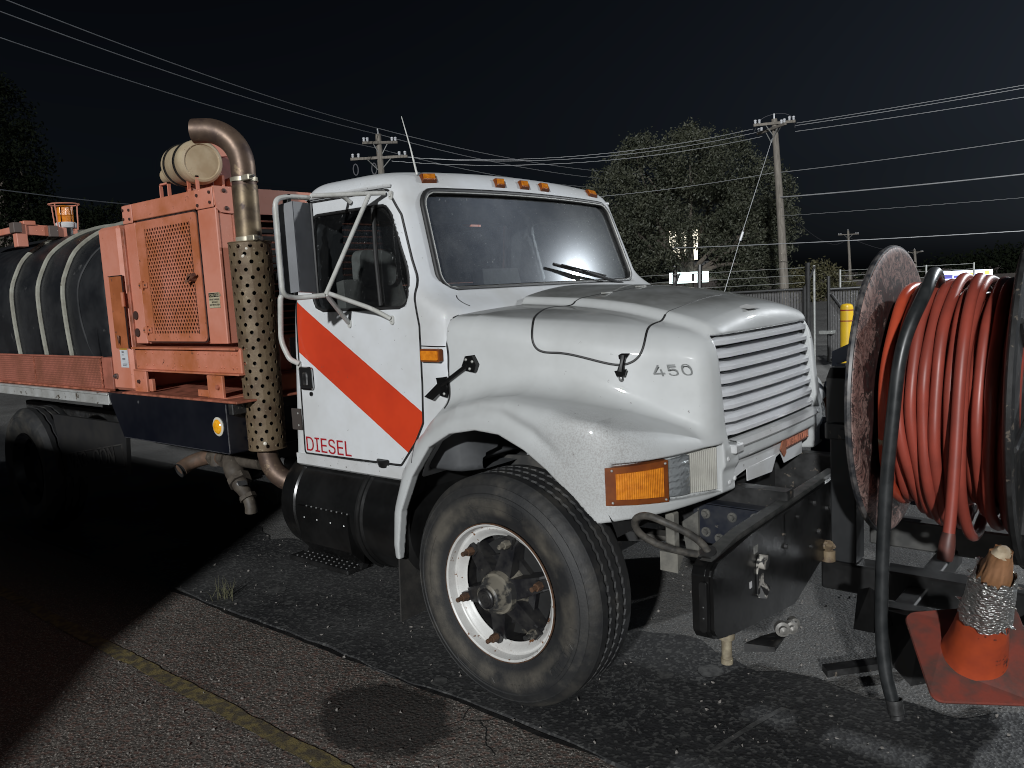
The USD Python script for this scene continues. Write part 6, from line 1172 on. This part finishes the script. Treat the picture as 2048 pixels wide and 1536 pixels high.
def wire(a, b, sag, r=.014, mat=None, n=24, label=None, group=None):
    a, b = np.array(a, float), np.array(b, float); u = np.linspace(0, 1, n)[:, None]; p = a * (1 - u) + b * u; p[:, 2] -= sag * 4 * (u * (1 - u))[:, 0]
    return single('overhead_wire', tube(p, r, 5), mat or wire_m, label, 'wire', group or 'overhead wires', smooth=True)
def dp_(px, py, D):   # survey helper: a far point from its bearing and distance
    return CAM + (FWD + RIGHT * (px - 1024) / 1632.4 - UP * (py - 768) / 1632.4) * D
W1 = [((-23.30, 20.45, 8.42), (-17.6, 3.0, 8.9)), ((-23.32, 20.6, 8.18), (-17.75, 3.1, 8.62)), ((-23.35, 20.2, 7.65), (-18.0, 3.0, 8.15))]
for (a, b), lb in zip(W1, ('uppermost wire from the left pole out of the frame at top left', 'second wire close below the uppermost one at top left', 'third wire, apart below the pair at top left')): wire(a, b, .25, .013, label=lb)
for (a, b), lb in zip((((-23.30, 20.45, 8.42), (-22.0, 39.5, 7.75)), ((-23.32, 20.6, 8.18), (-22.3, 39.5, 7.4)), ((-23.35, 20.2, 7.65), (-23.0, 38.0, 7.0))), ('uppermost wire sloping from the left pole into the tree', 'middle wire sloping from the left pole into the tree', 'lowest wire sloping from the left pole into the tree')): wire(a, b, .35, .016, label=lb)
for (a, b), lb in zip((((-11.7, 30.2, 7.62), (-23.0, 20.6, 7.3)), ((-11.6, 30.3, 7.48), (-22.6, 20.9, 7.25)), ((-11.4, 30.4, 7.3), (-22.9, 20.7, 7.1))), ('upper wire strung between the two poles', 'middle wire strung between the two poles', 'lower wire strung between the two poles')): wire(a, b, .55, .011, dark_wire if False else wire_m, label=lb)
for (a, b, s, r), lb in zip(((PRt + [.75, .45, -.22], (5.0, 33.0, 8.25), .12, .013), (PRt + [.7, .4, -.32], (5.0, 33.1, 8.15), .12, .013), (PRt + [.7, .4, -.55], (5.0, 33.0, 7.75), .12, .013), (PRt + [.2, -.2, -2.15], (5.0, 31.5, 6.2), .15, .014), (PRt + [.35, -.35, -3.15], (5.0, 31.5, 4.85), .12, .026), (PRt + [.4, -.4, -3.9], (5.0, 31.5, 3.9), .06, .007), (PRt + [-3.0, -3.2, -4.95], (5.0, 31.5, 2.75), .10, .017)),
    ('top wire running right from the leaning pole', 'wire just under the top one right of the leaning pole', 'third wire from the top right of the leaning pole', 'lone wire midway up right of the leaning pole', 'thick cable right of the leaning pole', 'faint thin wire under the thick cable', 'bright lowest cable crossing the leaning pole')): wire(a, b, s, r, label=lb)
wire(PRt + [0, 0, -2.1], (-21.5, 22.0, 5.3), .3, .009, label='wire crossing the tree towards the cab roof'); wire((-33.6, 112.6, 6.2), (-10.6, 30.3, 4.4), 1.3, .016, dark_wire, label='dim wire from the distant pole to the leaning pole')
wire((-33.6, 112.6, 6.0), (-37.2, 161.8, 4.5), .8, .03, dark_wire, label='dim wire between the two distant poles')
wire(dp_(-60, 371, 24), dp_(300, 412, 34), .05, .016, label='low cable passing behind the beacon on the left')

# ---------------------------------------------------------------- trees
def leaf_look(name, a, b, tr):
    return usdkit.material(stage, LOOKS + name, {'g': ('geometry', {}), 'n': ('noise_texture', {'scale': 1.1, 'detail': 4.0}), 'r': ('rgb_ramp', {'ramp': [(.36, a), (.64, b)]}), 'p': ('principled_bsdf', {'roughness': .55}), 't': ('translucent_bsdf', {'color': tr}), 'm': ('mix_closure', {'fac': .25})},
        [('g.position', 'n.vector'), ('n.fac', 'r.fac'), ('r.color', 'p.base_color'), ('p.BSDF', 'm.closure1'), ('t.BSDF', 'm.closure2')], surface='m.closure')
leaf1 = leaf_look('leaf_olive', (.036, .042, .026), (.072, .076, .050), (.04, .05, .02)); leaf2 = usdkit.material(stage, LOOKS + 'leaf_dimmed', {'d': ('diffuse_bsdf', {'color': (.007, .009, .0055)})}, [], surface='d.BSDF'); leaf3 = leaf_look('leaf_yellowish', (.055, .055, .025), (.11, .10, .05), (.04, .04, .015))  # second leaf: the left trees' lack of light is put into its colour
bark = surf('bark', (.09, .075, .06), (.05, .042, .035), scale=6, rough=.9, bump=.01, bscale=12)
def tree(name, base, lobes, leaf, n, size, label, trunk_r=.25, seed=0, holes=.5):
    """lobes: (centre, radii); leaves are small bent cards clustered into sprays on the outer part of every lobe, limbs reach each lobe."""
    r = np.random.default_rng(seed); base = np.array(base, float); t = Thing(name, base, label, 'tree')
    vol = np.array([np.prod(l[1]) ** (2 / 3) for l in lobes]); cnt = (n * vol / vol.sum()).astype(int); P = []
    for (c, rad), m in zip(lobes, cnt):
        k = max(m // 14, 1); d = r.normal(size=(k, 3)); d /= np.linalg.norm(d, axis=1, keepdims=True); rr = r.uniform(.45, 1.0, (k, 1)) ** .6
        bump = .78 + .44 * meshkit.fbm(d * 2.2 + np.array(c) * .3, 3, seed)[:, None]; cc = np.array(c) + d * rr * np.array(rad) * bump
        P.append((cc[:, None] + r.normal(size=(k, 14, 3)) * size * np.array([2.0, 2.0, 1.7])).reshape(-1, 3))
    P = np.vstack(P); P = P[meshkit.fbm(P * .9, 3, seed + 2) < .5 + .5 * (1 - holes) + .06]
    m = len(P); a = r.normal(size=(m, 3)); a /= np.linalg.norm(a, axis=1, keepdims=True); b = np.cross(a, r.normal(size=(m, 3))); b /= np.linalg.norm(b, axis=1, keepdims=True)
    s = size * r.uniform(.6, 1.3, (m, 1)); V = np.stack([P - a * s, P - b * s * .45, P + a * s, P + b * s * .45 + np.cross(a, b) * s * .3], 1).reshape(-1, 3)
    i = np.arange(m)[:, None] * 4; put(t.path + '/crown', V - base, np.vstack([i + [0, 1, 2], i + [0, 2, 3]]), None, leaf)
    top = np.mean([np.array(l[0]) for l in lobes], 0); tr = t.add('trunk', tube(smooth_path([base, base * .6 + top * .4 + [.15, .1, 0], top], 10), np.linspace(trunk_r, trunk_r * .4, 10), 10), bark)
    for c, rad in lobes:
        s0 = base * .62 + top * .38; c = np.array(c, float); t.add('limb', tube(smooth_path([s0, s0 * .5 + c * .5 + r.normal(0, .25, 3), c], 8), np.linspace(trunk_r * .5, trunk_r * .12, 8), 7), bark, parent=tr)
    return t
T = lambda px, py, D: tuple(dp_(px, py, D))
S = lambda px, D: px * D / 1632.4
big = [(1380, 330, 75, 70), (1290, 345, 75, 75), (1450, 340, 75, 75), (1230, 410, 75, 70), (1520, 395, 70, 75), (1380, 430, 110, 90), (1300, 470, 90, 80), (1480, 470, 80, 70), (1230, 500, 70, 70), (1540, 455, 55, 60), (1480, 535, 60, 50), (1265, 570, 55, 40), (1530, 540, 50, 55), (1210, 580, 70, 60), (1470, 592, 60, 36), (1270, 300, 26, 30), (1380, 275, 36, 28)]
tree('live_oak', (-18.3, 36.5, -.2), [(T(px, py, 42 + (k % 3 - 1) * 1.6), (S(a, 42), S(a, 42), S(b, 42))) for k, (px, py, a, b) in enumerate(big)], leaf1, 85000, .08, 'big olive green tree standing behind the truck beside the leaning pole', .32, 1, holes=.42)
small = [(1640, 560, 45, 38), (1600, 580, 40, 40), (1690, 600, 45, 35)]
tree('shrub_tree', T(1650, 640, 48), [(T(px, py, 48), (S(a, 48), S(a, 48), S(b, 48))) for px, py, a, b in small], leaf3, 7000, .10, 'small yellowish tree behind the gate right of the leaning pole', .12, 2)
farl = [(1900, 545, 60, 28), (1990, 535, 70, 38), (2060, 530, 60, 45)]
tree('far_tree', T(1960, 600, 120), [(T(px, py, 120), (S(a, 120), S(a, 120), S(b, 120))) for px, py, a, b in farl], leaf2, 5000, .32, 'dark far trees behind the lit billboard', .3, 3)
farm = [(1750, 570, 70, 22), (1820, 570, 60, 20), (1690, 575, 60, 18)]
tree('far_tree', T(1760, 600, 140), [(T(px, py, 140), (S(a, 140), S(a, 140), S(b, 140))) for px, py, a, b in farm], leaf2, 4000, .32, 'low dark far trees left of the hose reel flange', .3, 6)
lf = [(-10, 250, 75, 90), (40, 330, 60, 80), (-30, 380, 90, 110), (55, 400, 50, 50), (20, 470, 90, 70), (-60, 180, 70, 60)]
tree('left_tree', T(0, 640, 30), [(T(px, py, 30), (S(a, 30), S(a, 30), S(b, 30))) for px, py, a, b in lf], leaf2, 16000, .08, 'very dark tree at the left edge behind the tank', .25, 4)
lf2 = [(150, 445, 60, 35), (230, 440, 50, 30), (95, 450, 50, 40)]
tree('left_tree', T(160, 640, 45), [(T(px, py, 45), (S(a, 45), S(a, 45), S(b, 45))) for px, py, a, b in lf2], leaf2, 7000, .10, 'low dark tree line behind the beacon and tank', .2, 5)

# ---------------------------------------------------------------- lit signs
sg = Thing('lit_roadside_sign', T(1380, 640, 40.5), 'lit white roadside sign showing through the tree', 'sign')
lit_w, lit_c, lit_b = emit('lit_white', (1.0, .93, .75), 1.7), emit('lit_cyan', (.80, 1.0, .97), 2.0), emit('lit_blue', (.14, .14, .55), 1.3)
def board(px0, py0, px1, py1, D, th=.12):
    return hull([dp_(px, py, D + o) for px, py in ((px0, py0), (px1, py0 - (px1 - px0) * .05), (px1, py1 - (px1 - px0) * .05), (px0, py1)) for o in (0, th)])
sg.add('upper_panel', board(1338, 462, 1396, 522, 42.5), lit_w); sg.add('lower_panel', board(1338, 546, 1418, 568, 41.8), lit_c)
for px in (1352, 1384, 1400): sg.add('sign_bar', board(px, 548, px + 4, 562, 41.7, .05), fence_blk)
sg.add('sign_frame', board(1330, 526, 1430, 534, 42.4), fence_blk)
for px in (1350, 1400): sg.add('sign_leg', cyl(T(px, 530, 40.7), tuple(np.array(T(px, 660, 40.7)) * [1, 1, 0]), .12, n=8), fence_blk)
bb = Thing('lit_billboard', T(1935, 620, 90), 'lit white and blue billboard seen above the red hose', 'billboard')
bb.add('billboard_panel', board(1884, 543, 1986, 580, 90, .3), emit('lit_panel', (.72, .78, .95), 2.2))
for a, b, c, d, m_ in ((1888, 550, 1905, 558, lit_b), (1908, 552, 1925, 556, lit_b), (1950, 548, 1962, 556, lit_b), (1966, 550, 1984, 576, lit_b), (1926, 562, 1964, 578, lit_b)): bb.add('billboard_block', board(a, b, c, d, 89.7, .1), m_)
for a, b, c, d in ((1940, 546, 1948, 552), (1970, 541, 1978, 549)): bb.add('billboard_block', board(a, b, c, d, 89.7, .1), emit('lit_yellow', (1., .75, .15), 2.))
for px in (1900, 1970): bb.add('billboard_leg', cyl(T(px, 575, 90.3), tuple(np.array(T(px, 640, 90.3)) * [1, 1, 0]), .2, n=8), fence_blk)

# ---------------------------------------------------------------- beyond the frame: the lamp mast mirrored in the windshield and an added shed shaped to shade the near left ground
LP = np.array([5.2, 12.72, 6.35])
lm = Thing('lamp_mast', (5.2, 13.5, 0), 'tall floodlight mast beyond the right edge, mirrored in the windshield', 'lamp post')
lm.add('mast', cyl((5.2, 13.5, 0), (5.2, 13.5, 6.6), .09, .06, n=14), galv2); lm.add('mast_arm', cyl((5.2, 13.5, 6.55), (5.2, 12.8, 6.65), .04, n=10), galv2); lm.add('lamp_head', hull([LP + [x, y, z] for x in (-.3, .3) for y, z in ((-.15, .28), (.25, .34), (.25, .42), (-.15, .40))]), fence_blk)
ll = UsdLux.SphereLight.Define(stage, lm.path + '/lamp'); ll.CreateRadiusAttr(.2); ll.CreateIntensityAttr(LAMP_I); ll.CreateColorAttr(Gf.Vec3f(.93, .97, 1.0)); ll.AddTranslateOp().Set(Gf.Vec3d(*(LP - lm.base)))
shd = Thing('added_shed', (-4.0, -8, 0), 'added unseen shed with a chamfered roof shaped to cast the lower left shadow', 'shed')
prof = Polygon([(.47, 0), (.47, 1.48), (-.02, 1.80), (-.40, 2.45), (-.66, 2.85), (-9.0, 2.85), (-9.0, 0)]); shed_m = surf('shed_metal', (.20, .21, .20), (.15, .155, .15), scale=3, rough=.6)
shd.add('shed_wall', extrude(prof, (0, -5.4, 0), (1, 0, 0), (0, 0, 1), 6), shed_m, smooth=False)
for k in range(21): shd.add('wall_rib', box((-8.9 + k * .4, -5.4, .02), (-8.82 + k * .4, -5.37, 2.75)), shed_m)
shd.add('shed_door', box((-6, -5.36, 0), (-3.2, -5.34, 2.5)), fence_blk)
# ---------------------------------------------------------------- ground
def ground_mat(name, base, alt, speck, sth, stain=False, aggr=.004, sscale=140., rough=.75, spec=.4, vfac=.8, big=.35, warm=None):
    n = {'g': ('geometry', {}), 'n': ('noise_texture', {'scale': .9, 'detail': 9.0, 'roughness': .6}), 'r': ('rgb_ramp', {'ramp': [(.35, base), (.66, alt)]}),
         's': ('noise_texture', {'scale': sscale, 'detail': 1.5, 'roughness': .5}), 'sr': ('map_range', {'from_min': sth, 'from_max': sth + .09, 'to_min': 0., 'to_max': 1., 'clamp': True}), 'sm': ('mix_color', {'b': speck}),
         'v': ('voronoi_texture', {'scale': 70.0}), 'vr': ('map_range', {'from_min': .1, 'from_max': .6, 'to_min': .55, 'to_max': 1.25, 'clamp': True}), 'vm': ('mix_color', {'blend_type': 'multiply', 'fac': vfac}),
         'sc': ('separate_color', {}), 'w': ('mix_color', {'b': warm or speck}), 'wr': ('map_range', {'from_min': .72, 'from_max': .8, 'to_min': 0., 'to_max': .5, 'clamp': True}),
         'b1': ('bump', {'distance': aggr, 'strength': .9}), 'b2': ('bump', {'distance': .012, 'strength': .5}), 'n2': ('noise_texture', {'scale': 14., 'detail': 5.0}),
         'rr': ('map_range', {'from_min': .4, 'from_max': .62, 'to_min': rough - .18, 'to_max': rough + .1, 'clamp': True}), 'p': ('principled_bsdf', {'specular_ior_level': spec})}
    l = [('g.position', 'n.vector'), ('n.fac', 'r.fac'), ('g.position', 's.vector'), ('s.fac', 'sr.value'), ('g.position', 'v.vector'), ('v.distance', 'vr.value'), ('r.color', 'vm.a'), ('vr.result', 'vm.b'), ('vm.result', 'sm.a'), ('sr.result', 'sm.fac'),
         ('v.color', 'sc.color'), ('sc.r', 'wr.value'), ('sm.result', 'w.a'), ('wr.result', 'w.fac'), ('w.result', 'p.base_color'), ('v.distance', 'b1.height'), ('g.position', 'n2.vector'), ('n2.fac', 'b2.height'), ('b1.normal', 'b2.normal'), ('b2.normal', 'p.normal'), ('n.fac', 'rr.value'), ('rr.result', 'p.roughness')]
    if stain:   # a spilt oil patch, soft edged
        n.update({'ov': ('vector_math', {'math_type': 'add', 'vector2': (.41, .36, 0.)}), 'om': ('vector_math', {'math_type': 'multiply', 'vector2': (2.75, 3.6, 0.)}), 'ol': ('vector_math', {'math_type': 'length'}), 'on': ('noise_texture', {'scale': 5., 'detail': 6., 'roughness': .6}), 'oa': ('math', {'math_type': 'multiply_add', 'value2': .9, 'value3': -.45}), 'os': ('math', {'math_type': 'add'}),
            'oi': ('map_range', {'from_min': .86, 'from_max': 1.02, 'to_min': .80, 'to_max': 0., 'clamp': True}), 'ox': ('mix_color', {'b': (.015, .0145, .014)})})
        l = [q for q in l if q[1] != 'p.base_color'] + [('g.position', 'ov.vector1'), ('ov.vector', 'om.vector1'), ('om.vector', 'ol.vector1'), ('g.position', 'on.vector'), ('on.fac', 'oa.value1'), ('ol.value', 'os.value1'), ('oa.value', 'os.value2'), ('os.value', 'oi.value'), ('oi.result', 'ox.fac'), ('w.result', 'ox.a'), ('ox.result', 'p.base_color')]
    return usdkit.material(stage, LOOKS + name, n, l, surface='p.BSDF')
coarse = ground_mat('coarse_asphalt', (.064, .058, .052), (.105, .094, .083), (.40, .36, .32), .57, warm=(.16, .085, .065), stain=True)
sealed = ground_mat('sealed_asphalt', (.025, .0255, .027), (.050, .050, .050), (.13, .13, .125), .75, aggr=.0018, sscale=120., rough=.62, spec=.45, vfac=.35)
def sheet(x0, y0, x1, y1, z, nx=1, ny=1):
    X, Y = np.meshgrid(np.linspace(x0, x1, nx + 1), np.linspace(y0, y1, ny + 1), indexing='ij'); V = np.stack([X, Y, np.full_like(X, z)], -1).reshape(-1, 3)
    i, j = np.meshgrid(np.arange(nx), np.arange(ny), indexing='ij'); m = ny + 1
    return V, np.stack([i * m + j, (i + 1) * m + j, (i + 1) * m + j + 1, i * m + j + 1], -1).reshape(-1, 4)
grey_asphalt = ground_mat('grey_asphalt', (.075, .074, .072), (.115, .114, .110), (.34, .34, .33), .60, aggr=.003, sscale=150., warm=(.12, .11, .10))
single('ground', sheet(-400, -400, 400, 400, -.012), coarse, kind='structure', smooth=False)
def wavy(x0, x1, y, amp, step, seed, freq=2.2):
    x = np.arange(x0, x1 + step / 2, step); k = meshkit.fbm(np.stack([x * freq, x * 0, x * 0 + seed], 1), 4, seed) - .5
    return np.column_stack([x, y + amp * k * 2])
def strip(a, b, z):
    m = len(a); V = np.vstack([np.column_stack([a, np.full(m, z)]), np.column_stack([b, np.full(m, z)])]); i = np.arange(m - 1)
    return V, np.stack([i, i + 1, i + 1 + m, i + m], 1)
edge = wavy(-30, 30, -.065, .035, .04, 3, 3.0)
V, q = strip(edge, wavy(-30, 30, .98, .22, .04, 13, 2.6), -.004)
low = np.column_stack([edge[:, 0], edge[:, 1] - .012, np.full(len(edge), -.0125)]); m = len(edge)   # the seal coat's rounded edge
V = np.vstack([V, low]); i = np.arange(m - 1); q = np.vstack([q, np.stack([2 * m + i, 2 * m + i + 1, i + 1, i], 1)])
single('asphalt_seal_coat', (V, q), sealed, kind='structure', smooth=False)
V2, q2 = strip(np.column_stack([np.linspace(-60, 60, 60), np.full(60, .75)]), np.column_stack([np.linspace(-60, 60, 60), np.full(60, 60.)]), -.008); single('yard_pavement', (V2, q2), grey_asphalt, kind='structure', smooth=False)
lip = wavy(-14, 12, -.085, .02, .03, 8, 4.0)
single('tar_seam', strip(lip + [0, -.010], lip + [0, .016], -.0075), surf('tar', (.010, .010, .011), (.026, .025, .024), scale=12, rough=.42, bump=.002, bscale=60), kind='structure', smooth=False)
yl = usdkit.material(stage, LOOKS + 'worn_yellow', {'g': ('geometry', {}), 'n': ('noise_texture', {'scale': 70.0, 'detail': 4.0, 'roughness': .7}), 'n2': ('noise_texture', {'scale': 3.0, 'detail': 3.0}), 'a': ('math', {'math_type': 'add'}), 'r': ('rgb_ramp', {'ramp': [(.92, (.20, .155, .055)), (1.02, (.15, .115, .045)), (1.12, (.06, .05, .038))]}), 'm1': ('math', {'math_type': 'multiply', 'value2': .5}),
    'b': ('bump', {'distance': .003}), 'v': ('voronoi_texture', {'scale': 70.0}), 'p': ('principled_bsdf', {'roughness': .7})}, [('g.position', 'n.vector'), ('g.position', 'n2.vector'), ('n.fac', 'a.value1'), ('n2.fac', 'a.value2'), ('a.value', 'm1.value1'), ('m1.value', 'r.fac'), ('r.color', 'p.base_color'), ('g.position', 'v.vector'), ('v.distance', 'b.height'), ('b.normal', 'p.normal')], surface='p.BSDF')
y_mat2 = surf('worn_yellow_paint', (.20, .16, .065), (.085, .072, .05), scale=22, rough=.72, detail=8, ramp=(.42, .58), bump=.003, bscale=150, spots=((.05, .043, .036), 70, .60, .06))
a_, b_ = wavy(-9, 3, -.762, .012, .03, 21, 9.), wavy(-9, 3, -.682, .012, .03, 22, 9.)
single('yellow_line', strip(a_, b_, -.008), y_mat2, kind='structure', smooth=False)
crack = surf('crack_dark', .006, .01, rough=.9)
for P in ([(-.13, -.07), (-.12, -.13), (-.085, -.18), (-.03, -.155), (.01, -.12), (.03, -.075)], [(-.085, -.18), (-.10, -.24), (-.14, -.30)], [(-.015, -.15), (.05, -.18), (.11, -.26), (.20, -.30)]):
    p = dense([(x, y, 0) for x, y in P], .012)[:, :2]; p = p + (meshkit.noise(np.column_stack([p * 60, p[:, :1]]), 2)[:, None] - .5) * .008; t = np.gradient(p, axis=0); nrm = np.column_stack([-t[:, 1], t[:, 0]]); nrm /= np.linalg.norm(nrm, axis=1, keepdims=True) + 1e-9
    single('asphalt_crack', strip(p - nrm * .0025, p + nrm * .0025, -.0105), crack, kind='structure', smooth=False)
# pale scuffs and gum on the seal coat
scuff = surf('pale_scuff', (.085, .085, .082), (.035, .035, .035), scale=30, rough=.8, detail=7)
def blob(name, c, r, seed, mat=scuff, z=-.002, sx=1.0):
    th = np.linspace(0, 2 * np.pi, 40)[:-1]; rr = r * (1 + .5 * (meshkit.fbm(np.stack([np.cos(th) * 1.6, np.sin(th) * 1.6, th * 0 + seed], 1), 3, seed) - .5)); V = np.column_stack([c[0] + rr * np.cos(th) * sx, c[1] + rr * np.sin(th), np.full(39, z)])
    single(name, (np.vstack([V, [[*c, z]]]), np.array([(i, (i + 1) % 39, 39) for i in range(39)])), mat, kind='structure', smooth=False)
for k, (x, y, r) in enumerate(((.44, .62, .035), (.58, .77, .06), (.66, .40, .02), (-2.1, .28, .06), (-1.85, .20, .03), (.30, .30, .015), (-.40, .0, .04))): blob('pavement_scuff', (x, y), r, k)
p = dense([(.88, .20, 0), (.93, .45, 0), (.98, .64, 0)], .02)[:, :2]; single('chalk_streak', strip(p - [.012, 0], p + [.012, 0], -.002), scuff, kind='structure', smooth=False)
rg_ = np.random.default_rng(11)
st = []
for k in range(900):
    x, y = rg_.uniform(-3.2, 2.0), rg_.uniform(-1.6, 2.2); s = rg_.uniform(.003, .008); z = -.012 if y < -.1 else -.004
    c = trimesh.creation.icosphere(0, s) if False else hull(rg_.normal(0, s * .6, (8, 3)) + [x, y, z + s * .2]); st.append(c)
single('loose_grit', st, surf('grit', (.26, .24, .22), (.12, .11, .10), scale=40, rough=.8), 'loose pale grit scattered on the asphalt', 'grit', kind='stuff', smooth=False)
gw = []
for k in range(26):
    b = np.array([-2.28, .03, -.01]) + [rg_.normal(0, .035), rg_.normal(0, .03), 0]; t = rg_.normal(0, .03, 2); h = rg_.uniform(.05, .14)
    gw.append(tube([b, b + [t[0] * .4, t[1] * .4, h * .6], b + [t[0], t[1], h]], [.0016, .0012, .0004], 4))
single('dry_weed', gw, surf('weed', (.13, .12, .06), (.08, .08, .04), rough=.8), 'thin dry weed growing from the tar seam left of the wheel', 'weed', smooth=False)
